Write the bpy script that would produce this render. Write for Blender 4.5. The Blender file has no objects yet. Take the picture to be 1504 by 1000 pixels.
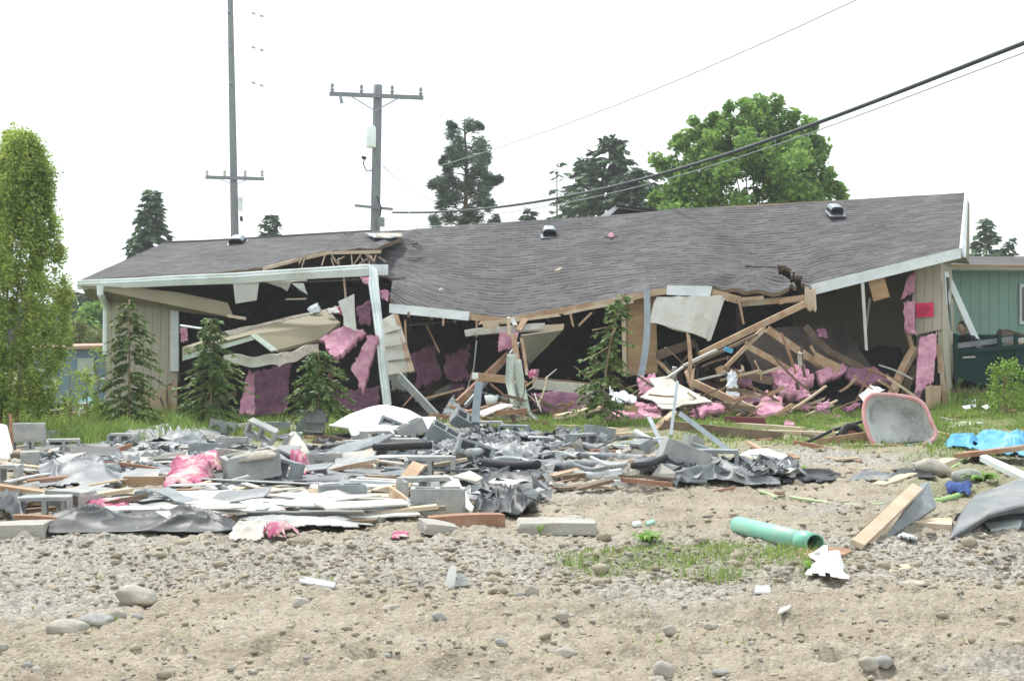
import bpy, bmesh, math, random
import numpy as np
from mathutils import Vector, Matrix, Euler, noise
R = math.radians
# ------------------------------------------------------------------ camera, world, sun, exposure
F = 2300.0                 # focal length in photograph pixels
CH = 1.4                   # eye height
HY = 490.0                 # horizon row in the photograph
sc = bpy.context.scene
cam_d = bpy.data.cameras.new('camera'); cam = bpy.data.objects.new('camera', cam_d)
sc.collection.objects.link(cam); sc.camera = cam
cam.location = (0, 0, CH); cam.rotation_euler = (R(90), 0, 0)
cam_d.sensor_width = 36; cam_d.lens = 36 * F / 1504; cam_d.shift_y = -(500 - HY) / 1504
cam_d.clip_start = 0.1; cam_d.clip_end = 3000
SUN_EL, SUN_AZ = 56, 118       # azimuth of the sun measured from +X towards +Y (it stands left of the view axis, a bit behind the house)
world = bpy.data.worlds.new('World'); sc.world = world; world.use_nodes = True
wn = world.node_tree.nodes; wl = world.node_tree.links
bg = wn['Background']; sky = wn.new('ShaderNodeTexSky'); sky.sky_type = 'NISHITA'; sky.sun_disc = False
sky.sun_elevation = R(SUN_EL); sky.sun_rotation = R(90 - SUN_AZ); sky.air_density = 1.0; sky.dust_density = 4.0
mixw = wn.new('ShaderNodeMix'); mixw.data_type = 'RGBA'
cl = wn.new('ShaderNodeTexNoise'); cl.inputs['Scale'].default_value = 1.6; cl.inputs['Detail'].default_value = 5
tcw = wn.new('ShaderNodeTexCoord'); wl.new(tcw.outputs['Generated'], cl.inputs['Vector'])
crw = wn.new('ShaderNodeValToRGB'); crw.color_ramp.elements[0].position = 0.3; crw.color_ramp.elements[0].color = (8.0, 8.8, 9.0, 1)
crw.color_ramp.elements[1].position = 0.7; crw.color_ramp.elements[1].color = (9.8, 10.5, 10.6, 1)
wl.new(cl.outputs['Fac'], crw.inputs['Fac'])
mixw.inputs['Factor'].default_value = 0.9
wl.new(sky.outputs['Color'], mixw.inputs['A']); wl.new(crw.outputs['Color'], mixw.inputs['B'])
wl.new(mixw.outputs['Result'], bg.inputs['Color']); bg.inputs['Strength'].default_value = 0.072
sun_d = bpy.data.lights.new('sun', 'SUN'); sun_d.energy = 2.2; sun_d.angle = R(7); sun_d.color = (1, 0.975, 0.93)
sun = bpy.data.objects.new('sun', sun_d); sc.collection.objects.link(sun)
_s = Vector((math.cos(R(SUN_AZ)) * math.cos(R(SUN_EL)), math.sin(R(SUN_AZ)) * math.cos(R(SUN_EL)), math.sin(R(SUN_EL))))
sun.rotation_euler = _s.to_track_quat('Z', 'Y').to_euler(); sun.location = _s * 50
sc.view_settings.view_transform = 'Standard'; sc.view_settings.look = 'None'
sc.view_settings.exposure = 1.1; sc.view_settings.gamma = 1

# ------------------------------------------------------------------ helpers
def sm(a, b, t):
    t = max(0.0, min(1.0, (t - a) / (b - a))); return t * t * (3 - 2 * t)
def nz(x, y, z=0.0): return noise.noise(Vector((x, y, z)))
MOUNDS = [(1.25, 14.3, 0.7, 0.15), (1.9, 15.2, .9, 0.19), (0.9, 13.2, 0.55, 0.07), (3.4, 14.2, 1.0, 0.07), (4.7, 14.3, 0.9, 0.09),
          (5.0, 11.0, 0.5, 0.06), (2.0, 21.0, 0.9, 0.12), (-3.9, 6.6, 0.9, 0.06), (1.6, 7.0, 1.2, 0.04), (3.0, 10.9, 0.8, 0.05), (3.2, 17.6, 0.7, 0.08)]
def gh(x, y):
    z = 0.028 * max(-9, min(9, x)) * sm(15, 25, y)
    for mx, my, r, h in MOUNDS:
        d2 = ((x - mx) ** 2 + (y - my) ** 2 * 0.6) / (r * r)
        if d2 < 9: z += h * math.exp(-d2)
    z += 0.035 * nz(x * 0.5, y * 0.5, 3) * (1 - sm(30, 60, y))
    return z
def W(px, py, D): return Vector(((px - 752) / F * D, D, CH - (py - HY) / F * D))
def gp(px, py):
    """point of the ground that the photograph shows at this pixel"""
    D = CH * F / max(12, (py - HY))
    for _ in range(12):
        z = gh((px - 752) / F * D, D); D = 0.5 * D + 0.5 * (CH - z) * F / max(12, (py - HY))
    x = (px - 752) / F * D
    return Vector((x, D, gh(x, D)))
def gd(px, D):
    x = (px - 752) / F * D; return Vector((x, D, gh(x, D)))
def pt(p):
    return p if isinstance(p, Vector) else (W(*p) if len(p) == 3 else gp(*p))

class MB:
    def __init__(s): s.v = []; s.f = []; s.m = []; s.uv = {}
    def add(s, vs, fs, mi=0):
        b = len(s.v); s.v += [tuple(v) for v in vs]
        for f in fs: s.f.append(tuple(b + i for i in f)); s.m.append(mi)
        return s
    def box(s, c, size, rot=None, mi=0):
        M = rot if rot is not None else Matrix.Identity(3)
        c = Vector(c); hx, hy, hz = size[0] / 2, size[1] / 2, size[2] / 2
        vs = [c + M @ Vector((x, y, z)) for x in (-hx, hx) for y in (-hy, hy) for z in (-hz, hz)]
        return s.add(vs, [(0, 1, 3, 2), (4, 6, 7, 5), (0, 4, 5, 1), (2, 3, 7, 6), (0, 2, 6, 4), (1, 5, 7, 3)], mi)
    def beam(s, p0, p1, w, t, up=(0, 0, 1), seg=3, bow=0.0, jag=0.0, mi=0, rnd=None, w1=None, t1=None):
        """bar from p0 to p1, w = size along 'up', t = size sideways"""
        rnd = rnd or random
        p0 = Vector(p0); p1 = Vector(p1); d = (p1 - p0).normalized(); up = Vector(up)
        if abs(d.dot(up.normalized())) > 0.97: up = Vector((0, 1, 0)) if abs(d.y) < 0.9 else Vector((1, 0, 0))
        sd = d.cross(up).normalized(); u = sd.cross(d).normalized()
        w1 = w if w1 is None else w1; t1 = t if t1 is None else t1
        vs = []; b1 = rnd.uniform(-1, 1) * bow; b2 = rnd.uniform(-1, 1) * bow
        for i in range(seg + 1):
            k = i / seg; c = p0.lerp(p1, k) + (u * b1 + sd * b2) * 4 * k * (1 - k)
            for a, b in ((-1, -1), (1, -1), (1, 1), (-1, 1)):
                q = c + sd * (a * (t + (t1 - t) * k) / 2) + u * (b * (w + (w1 - w) * k) / 2)
                if jag and (i == 0 or i == seg): q += d * rnd.uniform(-jag, jag)
                vs.append(q)
        fs = []
        for i in range(seg):
            for k in range(4):
                a = i * 4 + k; b = i * 4 + (k + 1) % 4; fs.append((a, b, b + 4, a + 4))
        fs += [(3, 2, 1, 0), tuple(seg * 4 + k for k in range(4))]
        return s.add(vs, fs, mi)
    def tube(s, pts, r, n=8, mi=0, caps=True, r1=None, hollow=0):
        pts = [Vector(p) for p in pts]; m = len(pts)
        rr = r if callable(r) else (lambda k: r + ((r1 if r1 is not None else r) - r) * k)
        vs = []; prev = None
        for i, p in enumerate(pts):
            d = (pts[min(i + 1, m - 1)] - pts[max(i - 1, 0)])
            d = d.normalized() if d.length > 1e-9 else Vector((0, 0, 1))
            a = prev - d * prev.dot(d) if prev is not None else d.orthogonal()
            if a.length < 1e-6: a = d.orthogonal()
            a.normalize(); prev = a; b = d.cross(a); q = rr(i / (m - 1))
            for k in range(n):
                t = 2 * math.pi * k / n; vs.append(p + (a * math.cos(t) + b * math.sin(t)) * q)
        fs = [(i * n + k, i * n + (k + 1) % n, (i + 1) * n + (k + 1) % n, (i + 1) * n + k) for i in range(m - 1) for k in range(n)]
        if caps: fs += [tuple(range(n - 1, -1, -1)), tuple((m - 1) * n + k for k in range(n))]
        return s.add(vs, fs, mi)
    def lathe(s, prof, c=(0, 0, 0), n=20, rot=None, mi=0):
        M = rot if rot is not None else Matrix.Identity(3); c = Vector(c)
        vs = [c + M @ Vector((r * math.cos(2 * math.pi * k / n), r * math.sin(2 * math.pi * k / n), z)) for r, z in prof for k in range(n)]
        fs = [(i * n + k, i * n + (k + 1) % n, (i + 1) * n + (k + 1) % n, (i + 1) * n + k) for i in range(len(prof) - 1) for k in range(n)]
        return s.add(vs, fs, mi)
    def solid(s, P, t, hole=None, uvf=None, nrm=None, m_top=0, m_bot=0, m_side=0):
        """sheet from a grid of points P[i][j], thickness t below it"""
        ni, nj = len(P), len(P[0])
        if nrm is None:
            nrm = (P[-1][-1] - P[0][0]).cross(P[0][-1] - P[-1][0]).normalized()
        base = len(s.v)
        for i in range(ni):
            for j in range(nj): s.v.append(tuple(P[i][j]))
        for i in range(ni):
            for j in range(nj): s.v.append(tuple(P[i][j] - nrm * t))
        A = lambda i, j: base + i * nj + j
        B = lambda i, j: base + ni * nj + i * nj + j
        ok = lambda i, j: 0 <= i < ni - 1 and 0 <= j < nj - 1 and not (hole and hole(i, j))
        def fa(f, m, uv=None):
            s.f.append(f); s.m.append(m)
            if uv: s.uv[len(s.f) - 1] = uv
        for i in range(ni - 1):
            for j in range(nj - 1):
                if not ok(i, j): continue
                uv = [uvf(i, j), uvf(i + 1, j), uvf(i + 1, j + 1), uvf(i, j + 1)] if uvf else None
                fa((A(i, j), A(i + 1, j), A(i + 1, j + 1), A(i, j + 1)), m_top, uv)
                fa((B(i, j + 1), B(i + 1, j + 1), B(i + 1, j), B(i, j)), m_bot)
                for di, dj, e in ((-1, 0, ((i, j), (i, j + 1))), (1, 0, ((i + 1, j + 1), (i + 1, j))), (0, -1, ((i + 1, j), (i, j))), (0, 1, ((i, j + 1), (i + 1, j + 1)))):
                    if not ok(i + di, j + dj):
                        p, q = e; fa((A(*p), A(*q), B(*q), B(*p)), m_side)
        return s
    def plate(s, pts, t, jag=0.0, step=0.12, mi=0, seed=0, dirn=None, mside=None):
        """flat sheet with the given outline; t its thickness"""
        rnd = random.Random(seed + 7)
        pts = [Vector(p) for p in pts]; c = sum(pts, Vector()) / len(pts)
        n = Vector()
        for i in range(len(pts)): n += (pts[i] - c).cross(pts[(i + 1) % len(pts)] - c)
        n.normalize()
        out = []
        for i, p in enumerate(pts):
            q = pts[(i + 1) % len(pts)]; k = max(1, int((q - p).length / step)) if jag else 1
            e = (q - p).normalized().cross(n) if (q - p).length > 1e-6 else Vector()
            for a in range(k):
                out.append(p.lerp(q, a / k) + (e * rnd.uniform(-jag, jag) if a else Vector()))
        m = len(out); h = n * t / 2
        b = len(s.v); s.v += [tuple(p + h) for p in out] + [tuple(p - h) for p in out]
        s.f += [tuple(b + i for i in range(m)), tuple(b + m + i for i in range(m - 1, -1, -1))]; s.m += [mi, mi]
        for i in range(m):
            j = (i + 1) % m; s.f.append((b + i, b + m + i, b + m + j, b + j)); s.m.append(mi if mside is None else mside)
        return s

def slab(q, nx, ny, t, disp=None, rag=0.0, seed=0, mb=None, m_side=0, m_bot=0):
    """bent / crumpled sheet over four corners"""
    q = [pt(p) for p in q]; mb = mb or MB()
    n = (q[2] - q[0]).cross(q[3] - q[1]).normalized()
    if n.z < -0.05 or (abs(n.z) <= 0.05 and n.y > 0): n = -n
    P = []
    for i in range(nx + 1):
        row = []
        for j in range(ny + 1):
            u, v = i / nx, j / ny
            p = (q[0].lerp(q[1], u)).lerp(q[3].lerp(q[2], u), v)
            if disp: p = p + disp(u, v, p, n)
            row.append(p)
        P.append(row)
    hole = None
    if rag:
        def hole(i, j):
            u, v = (i + .5) / nx, (j + .5) / ny
            e = min(u, 1 - u, v, 1 - v); return e < rag * (0.5 + nz(u * 7 + seed * 3.1, v * 7, seed))
    return mb.solid(P, t, hole=hole, nrm=n, m_side=m_side, m_bot=m_bot)

ORI = {}
def link(name, mb, mats, L, parent=None, smooth=False):
    me = bpy.data.meshes.new(name)
    L = Vector(L)
    me.from_pydata([(v[0] - L.x, v[1] - L.y, v[2] - L.z) for v in mb.v], [], mb.f)
    mats = mats if isinstance(mats, (list, tuple)) else [mats]
    for m in mats: me.materials.append(m)
    if len(mats) > 1: me.polygons.foreach_set('material_index', mb.m)
    if mb.uv:
        l = me.uv_layers.new(name='uv')
        for fi, uv in mb.uv.items():
            for k, li in enumerate(me.polygons[fi].loop_indices): l.data[li].uv = uv[k]
    if smooth: me.polygons.foreach_set('use_smooth', [True] * len(me.polygons))
    me.update()
    o = bpy.data.objects.new(name, me); sc.collection.objects.link(o)
    if parent is None: o.location = L
    else: o.parent = parent
    ORI[o] = L
    return o
def tag(o, label=None, cat=None, group=None, kind=None):
    if label: o['label'] = label
    if cat: o['category'] = cat
    if group: o['group'] = group
    if kind: o['kind'] = kind
    return o
def solo(name, label, cat, mb, mats, group=None, smooth=False, kind=None):
    a = np.array(mb.v); L = Vector(((a[:, 0].min() + a[:, 0].max()) / 2, (a[:, 1].min() + a[:, 1].max()) / 2, a[:, 2].min()))
    return tag(link(name, mb, mats, L, None, smooth), label, cat, group, kind)
def thing(name, label, cat, L, group=None):
    o = bpy.data.objects.new(name, None); sc.collection.objects.link(o); o.location = Vector(L); o.empty_display_size = 0.2
    ORI[o] = Vector(L); return tag(o, label, cat, group)
def part(parent, name, mb, mats, label=None, smooth=False):
    o = link(name, mb, mats, ORI[parent], parent, smooth)
    if label: o['label'] = label
    return o

# ------------------------------------------------------------------ materials
MAT = {}
def mat(name, col, rough=0.8, col2=None, scale=4.0, bump=0.3, bscale=30.0, spec=0.3, metal=0.0, island=0.0, trans=0.0, stretch=None, dirt=None, dscale=1.5, coat=0, ramp=(0.35, 0.65)):
    if name in MAT: return MAT[name]
    m = bpy.data.materials.new(name); m.use_nodes = True; nt = m.node_tree; n = nt.nodes; l = nt.links
    b = n['Principled BSDF']; b.inputs['Roughness'].default_value = rough; b.inputs['Metallic'].default_value = metal
    b.inputs['Specular IOR Level'].default_value = spec
    if coat: b.inputs['Coat Weight'].default_value = coat
    tc = n.new('ShaderNodeTexCoord'); src = tc.outputs['Object']
    if stretch:
        mp = n.new('ShaderNodeMapping'); mp.inputs['Scale'].default_value = stretch; l.new(src, mp.inputs['Vector']); src = mp.outputs['Vector']
    t1 = n.new('ShaderNodeTexNoise'); t1.inputs['Scale'].default_value = scale; t1.inputs['Detail'].default_value = 6; t1.inputs['Roughness'].default_value = 0.65
    l.new(src, t1.inputs['Vector'])
    cr = n.new('ShaderNodeValToRGB'); cr.color_ramp.elements[0].position = ramp[0]; cr.color_ramp.elements[1].position = ramp[1]
    c2 = col2 or tuple(c * 0.75 for c in col)
    cr.color_ramp.elements[0].color = (*c2, 1); cr.color_ramp.elements[1].color = (*col, 1)
    l.new(t1.outputs['Fac'], cr.inputs['Fac']); out = cr.outputs['Color']
    if dirt:
        t3 = n.new('ShaderNodeTexNoise'); t3.inputs['Scale'].default_value = dscale; t3.inputs['Detail'].default_value = 8; t3.inputs['Roughness'].default_value = 0.7
        l.new(tc.outputs['Object'], t3.inputs['Vector'])
        r3 = n.new('ShaderNodeValToRGB'); r3.color_ramp.elements[0].position = 0.48; r3.color_ramp.elements[1].position = 0.66
        l.new(t3.outputs['Fac'], r3.inputs['Fac'])
        mx = n.new('ShaderNodeMix'); mx.data_type = 'RGBA'; l.new(r3.outputs['Color'], mx.inputs['Factor']); l.new(out, mx.inputs['A']); mx.inputs['B'].default_value = (*dirt, 1)
        out = mx.outputs['Result']
    if island:
        g = n.new('ShaderNodeNewGeometry'); hs = n.new('ShaderNodeHueSaturation')
        mr = n.new('ShaderNodeMapRange'); mr.inputs['To Min'].default_value = 1 - island; mr.inputs['To Max'].default_value = 1 + island
        l.new(g.outputs['Random Per Island'], mr.inputs['Value']); l.new(mr.outputs['Result'], hs.inputs['Value']); l.new(out, hs.inputs['Color']); out = hs.outputs['Color']
    l.new(out, b.inputs['Base Color'])
    if bump:
        t2 = n.new('ShaderNodeTexNoise'); t2.inputs['Scale'].default_value = bscale; t2.inputs['Detail'].default_value = 5
        l.new(src, t2.inputs['Vector']); bp = n.new('ShaderNodeBump'); bp.inputs['Strength'].default_value = bump; bp.inputs['Distance'].default_value = 0.02
        l.new(t2.outputs['Fac'], bp.inputs['Height']); l.new(bp.outputs['Normal'], b.inputs['Normal'])
    if trans:
        tr = n.new('ShaderNodeBsdfTranslucent'); l.new(out, tr.inputs['Color']); mxs = n.new('ShaderNodeMixShader'); mxs.inputs['Fac'].default_value = trans
        l.new(b.outputs['BSDF'], mxs.inputs[1]); l.new(tr.outputs['BSDF'], mxs.inputs[2]); l.new(mxs.outputs['Shader'], n['Material Output'].inputs['Surface'])
    MAT[name] = m; return m

M_conc = mat('concrete', (.40, .41, .40), .9, (.28, .29, .29), 5, .5, 60, dirt=(.45, .42, .36), dscale=3)
M_conc_d = mat('damp_concrete', (.30, .32, .33), .9, (.2, .22, .23), 5, .5, 60)
M_slabc = mat('dirty_concrete', (.42, .40, .36), .9, (.33, .31, .28), 3, .6, 40)
M_wood = mat('raw_lumber', (.47, .33, .21), .75, (.34, .21, .13), 3, .25, 20, stretch=(1, 1, 1), dirt=(.5, .42, .33))
M_woodp = mat('pale_lumber', (.60, .50, .37), .75, (.46, .35, .24), 3, .25, 20, dirt=(.5, .43, .34))
M_woodr = mat('reddish_lumber', (.36, .20, .13), .75, (.25, .13, .08), 3, .25, 20, dirt=(.42, .3, .22))
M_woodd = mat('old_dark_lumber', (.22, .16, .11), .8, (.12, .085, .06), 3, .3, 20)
M_ply = mat('plywood', (.45, .30, .17), .75, (.33, .20, .11), 2, .2, 25, stretch=(1, 1, 4))
M_white = mat('white_painted_wood', (.74, .77, .78), .5, (.56, .59, .60), 2.5, .1, 20)
M_gut = mat('white_gutter_metal', (.78, .84, .83), .4, (.70, .76, .76), 2, .05, 10, spec=.5, dirt=(.55, .58, .55), dscale=1.2)
M_sheet = mat('white_sheet', (.84, .84, .82), .6, (.76, .76, .74), 2, .2, 12)
M_gyp = mat('gypsum_board', (.58, .57, .52), .85, (.48, .46, .41), 3, .25, 25, dirt=(.42, .37, .30), dscale=2)
M_gypw = mat('white_gypsum', (.56, .56, .53), .85, (.43, .42, .39), 4, .25, 25, dirt=(.55, .52, .46), dscale=3)
M_beige = mat('beige_paint', (.44, .40, .31), .8, (.36, .33, .25), 2, .2, 25)
M_olive = mat('olive_wall_panel', (.23, .20, .13), .7, (.19, .165, .105), 2, .15, 25)
M_plaster = mat('torn_plaster', (.62, .56, .50), .95, (.42, .36, .31), 12, .8, 30)
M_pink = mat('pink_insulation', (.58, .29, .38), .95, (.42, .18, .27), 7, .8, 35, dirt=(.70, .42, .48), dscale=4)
M_pinkd = mat('dark_pink_insulation', (.30, .15, .21), .95, (.18, .08, .13), 5, .8, 35)  # darker copy of the pink insulation, mostly for pieces deeper inside
M_pinkp = mat('pink_paper', (.40, .07, .17), .7, (.30, .045, .12), 4, .2, 20, dirt=(.55, .48, .42), dscale=5)
M_blackp = mat('black_plastic', (.016, .018, .023), .5, (.009, .010, .013), 4, .15, 12, spec=.3, dirt=(.05, .055, .06), dscale=3)
M_greyp = mat('dusty_plastic', (.15, .165, .185), .5, (.08, .09, .10), 3, .2, 10, spec=.4, dirt=(.27, .275, .27), dscale=1.6)
M_palep = mat('dusty_grey_plastic', (.24, .25, .26), .5, (.16, .175, .185), 2, .2, 8, spec=.5, dirt=(.42, .40, .36), dscale=1.3)
M_clear = mat('clear_film', (.62, .65, .68), .3, (.48, .51, .55), 5, .4, 12, spec=.6)
M_pipe = mat('grey_conduit', (.14, .155, .175), .45, (.10, .11, .13), 3, .1, 12, spec=.5, dirt=(.30, .30, .29), dscale=2.5)
M_pipel = mat('pale_pipe', (.45, .47, .47), .45, (.35, .37, .37), 3, .1, 12)
M_rub = mat('black_rubber', (.03, .03, .034), .6, None, 4, .1, 20)
M_green = mat('green_pvc', (.22, .52, .40), .45, (.17, .44, .33), 3, .08, 12, spec=.4, dirt=(.36, .47, .38), dscale=2)
M_steel = mat('grey_steel', (.30, .34, .37), .5, (.22, .25, .28), 4, .1, 20, metal=.2)
M_ggreen = mat('green_siding', (.24, .39, .31), .7, (.21, .35, .28), 2, .1, 20)
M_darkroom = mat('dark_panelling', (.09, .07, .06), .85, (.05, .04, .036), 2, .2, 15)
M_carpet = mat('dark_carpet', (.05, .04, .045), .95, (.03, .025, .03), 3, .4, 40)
M_bark = mat('bark', (.20, .15, .10), .9, (.11, .085, .06), 10, .6, 30)
M_barkl = mat('light_bark', (.40, .30, .20), .9, (.27, .19, .13), 8, .5, 30)
M_pole = mat('weathered_pole', (.25, .26, .28), .85, (.17, .175, .19), 4, .4, 10, stretch=(6, 6, .7))
M_cable = mat('cable_sheath', (.05, .06, .065), .5, None, 2, 0)
M_cablel = mat('thin_wire', (.34, .38, .38), .5, None, 2, 0)
M_tarp = mat('blue_tarp', (.10, .38, .60), .5, (.06, .28, .48), 5, .3, 14)
M_card = mat('cardboard', (.46, .35, .23), .85, (.38, .28, .18), 4, .15, 20)
M_glass = mat('dark_window_glass', (.03, .035, .04), .08, None, 2, 0, spec=.8)
M_red = mat('red_notice_paper', (.70, .03, .12), .6, (.62, .02, .10), 3, .05, 10)
M_ink = mat('faded_ink', (.25, .02, .05), .7, None, 3, 0)
M_rust = mat('rusty_metal', (.26, .15, .09), .8, (.15, .09, .06), 5, .4, 25)
M_tubin = mat('cement_coated_tub', (.68, .69, .67), .8, (.52, .53, .52), 4, .6, 25, dirt=(.32, .32, .31), dscale=3)
M_tubred = mat('faded_red_paint', (.60, .30, .29), .6, (.48, .20, .19), 6, .15, 20, dirt=(.52, .34, .32), dscale=4)
M_liner = mat('dark_grey_liner', (.14, .155, .165), .42, (.10, .11, .12), 3, .1, 14, spec=.5, dirt=(.25, .25, .24), dscale=2.2)
M_truckg = mat('dark_green_paint', (.012, .05, .045), .7, (.008, .032, .03), 2, .05, 10, spec=.2)
M_blueg = mat('blue_grey_siding', (.23, .32, .40), .7, (.19, .27, .35), 2, .1, 12)
M_fen = mat('yellow_pipe_plastic', (.56, .44, .18), .5, (.46, .35, .14), 4, .1, 20)
M_curt = mat('pale_green_curtain', (.52, .57, .50), .85, (.40, .45, .39), 6, .3, 25)
M_rock = mat('rock', (.42, .39, .33), .85, (.28, .26, .23), 4, .5, 25, dirt=(.5, .44, .35), dscale=4)
M_rockg = mat('grey_rock', (.34, .34, .33), .85, (.22, .22, .215), 4, .5, 25, dirt=(.44, .41, .34), dscale=4)
M_skin = mat('skin', (.58, .40, .32), .6, (.5, .3, .22), 4, .05, 20)
M_hair = mat('brown_hair', (.07, .045, .03), .7, None, 20, .3, 60)
M_shirt = mat('black_shirt', (.03, .035, .045), .85, None, 4, .2, 30)
M_jean = mat('dark_trousers', (.05, .06, .09), .85, None, 4, .2, 30)
def leafmat(name, c, c2, island=.35, trans=.35, rough=.6):
    return mat(name, c, rough, c2, 1.2, 0, 10, spec=.25, island=island, trans=trans)
M_pop = leafmat('poplar_leaf', (.42, .50, .13), (.27, .38, .09), trans=.5)
M_map = leafmat('maple_leaf', (.26, .40, .10), (.15, .27, .065), trans=.45)
M_fir = leafmat('fir_needle', (.13, .19, .10), (.085, .135, .08), .3, .2)
M_pine = leafmat('pine_needle', (.12, .165, .11), (.08, .12, .085), .3, .2)
M_ced = leafmat('cedar_spray', (.19, .27, .085), (.10, .17, .05), .35, .3)
M_shr = leafmat('shrub_leaf', (.28, .42, .07), (.16, .28, .05))
M_grass = leafmat('grass_blade', (.27, .37, .09), (.18, .26, .07), .4, .4)

def siding_mat(name, c, c2, pitch=0.2, gw=0.06):
    m = mat(name, c, .75, c2, 1.5, 0); nt = m.node_tree; n = nt.nodes; l = nt.links; b = n['Principled BSDF']
    tc = n.new('ShaderNodeTexCoord'); sp = n.new('ShaderNodeSeparateXYZ'); l.new(tc.outputs['Object'], sp.inputs[0])
    a = n.new('ShaderNodeMath'); a.operation = 'SUBTRACT'; l.new(sp.outputs['X'], a.inputs[0]); l.new(sp.outputs['Y'], a.inputs[1])
    d = n.new('ShaderNodeMath'); d.operation = 'DIVIDE'; l.new(a.outputs[0], d.inputs[0]); d.inputs[1].default_value = pitch
    fr = n.new('ShaderNodeMath'); fr.operation = 'FRACT'; l.new(d.outputs[0], fr.inputs[0])
    lt = n.new('ShaderNodeMath'); lt.operation = 'GREATER_THAN'; l.new(fr.outputs[0], lt.inputs[0]); lt.inputs[1].default_value = gw
    bp = n.new('ShaderNodeBump'); bp.inputs['Distance'].default_value = 0.015; bp.inputs['Strength'].default_value = 1; l.new(lt.outputs[0], bp.inputs['Height'])
    l.new(bp.outputs['Normal'], b.inputs['Normal'])
    old = b.inputs['Base Color'].links[0].from_socket
    mx = n.new('ShaderNodeMix'); mx.data_type = 'RGBA'; l.new(lt.outputs[0], mx.inputs['Factor']); mx.inputs['A'].default_value = (c[0] * .55, c[1] * .55, c[2] * .55, 1)
    l.new(old, mx.inputs['B']); l.new(mx.outputs['Result'], b.inputs['Base Color']); return m
M_sidb = siding_mat('beige_grooved_siding', (.42, .38, .30), (.36, .33, .26), .18, .07)
M_sidg = siding_mat('green_grooved_siding', (.25, .37, .31), (.21, .33, .28), .2, .05)

def shingle_mat():
    m = bpy.data.materials.new('asphalt_shingles'); m.use_nodes = True; nt = m.node_tree; n = nt.nodes; l = nt.links; b = n['Principled BSDF']
    b.inputs['Roughness'].default_value = .9; b.inputs['Specular IOR Level'].default_value = .2
    uv = n.new('ShaderNodeUVMap'); uv.uv_map = 'uv'
    wn_ = n.new('ShaderNodeTexNoise'); wn_.inputs['Scale'].default_value = 1.3; wn_.inputs['Detail'].default_value = 3; l.new(uv.outputs[0], wn_.inputs['Vector'])
    va = n.new('ShaderNodeVectorMath'); va.operation = 'MULTIPLY_ADD'; l.new(wn_.outputs['Color'], va.inputs[0]); va.inputs[1].default_value = (.02, .008, 0); l.new(uv.outputs[0], va.inputs[2])
    br = n.new('ShaderNodeTexBrick'); br.inputs['Scale'].default_value = 1; br.inputs['Brick Width'].default_value = .30; br.inputs['Row Height'].default_value = .14
    br.inputs['Mortar Size'].default_value = .004; br.inputs['Mortar Smooth'].default_value = .25; br.inputs['Bias'].default_value = -.1
    br.inputs['Color1'].default_value = (.088, .084, .088, 1); br.inputs['Color2'].default_value = (.125, .12, .125, 1); br.inputs['Mortar'].default_value = (.08, .072, .075, 1)
    l.new(va.outputs[0], br.inputs['Vector'])
    t = n.new('ShaderNodeTexNoise'); t.inputs['Scale'].default_value = 60; t.inputs['Detail'].default_value = 4; l.new(uv.outputs[0], t.inputs['Vector'])
    t2 = n.new('ShaderNodeTexNoise'); t2.inputs['Scale'].default_value = .7; t2.inputs['Detail'].default_value = 6; l.new(uv.outputs[0], t2.inputs['Vector'])
    ad = n.new('ShaderNodeMath'); ad.operation = 'ADD'; l.new(t.outputs['Fac'], ad.inputs[0]); l.new(t2.outputs['Fac'], ad.inputs[1])
    mr = n.new('ShaderNodeMapRange'); mr.inputs['From Min'].default_value = .6; mr.inputs['From Max'].default_value = 1.4; mr.inputs['To Min'].default_value = .6; mr.inputs['To Max'].default_value = 1.45
    l.new(ad.outputs[0], mr.inputs['Value'])
    hs = n.new('ShaderNodeHueSaturation'); l.new(br.outputs['Color'], hs.inputs['Color']); l.new(mr.outputs['Result'], hs.inputs['Value']); 
    def mth(op, a, c=None):
        x = n.new('ShaderNodeMath'); x.operation = op
        for k, q in enumerate((a, c)):
            if q is None: continue
            if isinstance(q, (int, float)): x.inputs[k].default_value = q
            else: l.new(q, x.inputs[k])
        return x.outputs[0]
    sx = n.new('ShaderNodeSeparateXYZ'); l.new(va.outputs[0], sx.inputs[0])
    row = mth('DIVIDE', sx.outputs['Y'], .14); fr = mth('FRACT', row); line = mth('GREATER_THAN', fr, .66)
    cb = n.new('ShaderNodeCombineXYZ'); fl = mth('FLOOR', row); l.new(mth('FLOOR', mth('ADD', mth('DIVIDE', sx.outputs['X'], .17), mth('MULTIPLY', fl, .37))), cb.inputs[0]); l.new(fl, cb.inputs[1])
    wnz = n.new('ShaderNodeTexWhiteNoise'); wnz.noise_dimensions = '2D'; l.new(cb.outputs[0], wnz.inputs['Vector'])
    dash = mth('GREATER_THAN', wnz.outputs['Value'], .5)
    q2 = n.new('ShaderNodeMath'); q2.operation = 'MULTIPLY_ADD'; l.new(dash, q2.inputs[0]); q2.inputs[1].default_value = .55; q2.inputs[2].default_value = .14
    amt = mth('MULTIPLY', line, q2.outputs[0])
    md = n.new('ShaderNodeMix'); md.data_type = 'RGBA'; l.new(amt, md.inputs['Factor']); l.new(hs.outputs['Color'], md.inputs['A']); md.inputs['B'].default_value = (.012, .01, .012, 1)  # near-black dashes paint the shadow line under each shingle course
    l.new(md.outputs['Result'], b.inputs['Base Color'])
    bp = n.new('ShaderNodeBump'); bp.invert = True; bp.inputs['Distance'].default_value = .02; bp.inputs['Strength'].default_value = .8; l.new(br.outputs['Fac'], bp.inputs['Height']); l.new(bp.outputs['Normal'], b.inputs['Normal'])
    return m
M_shing = shingle_mat()
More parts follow.
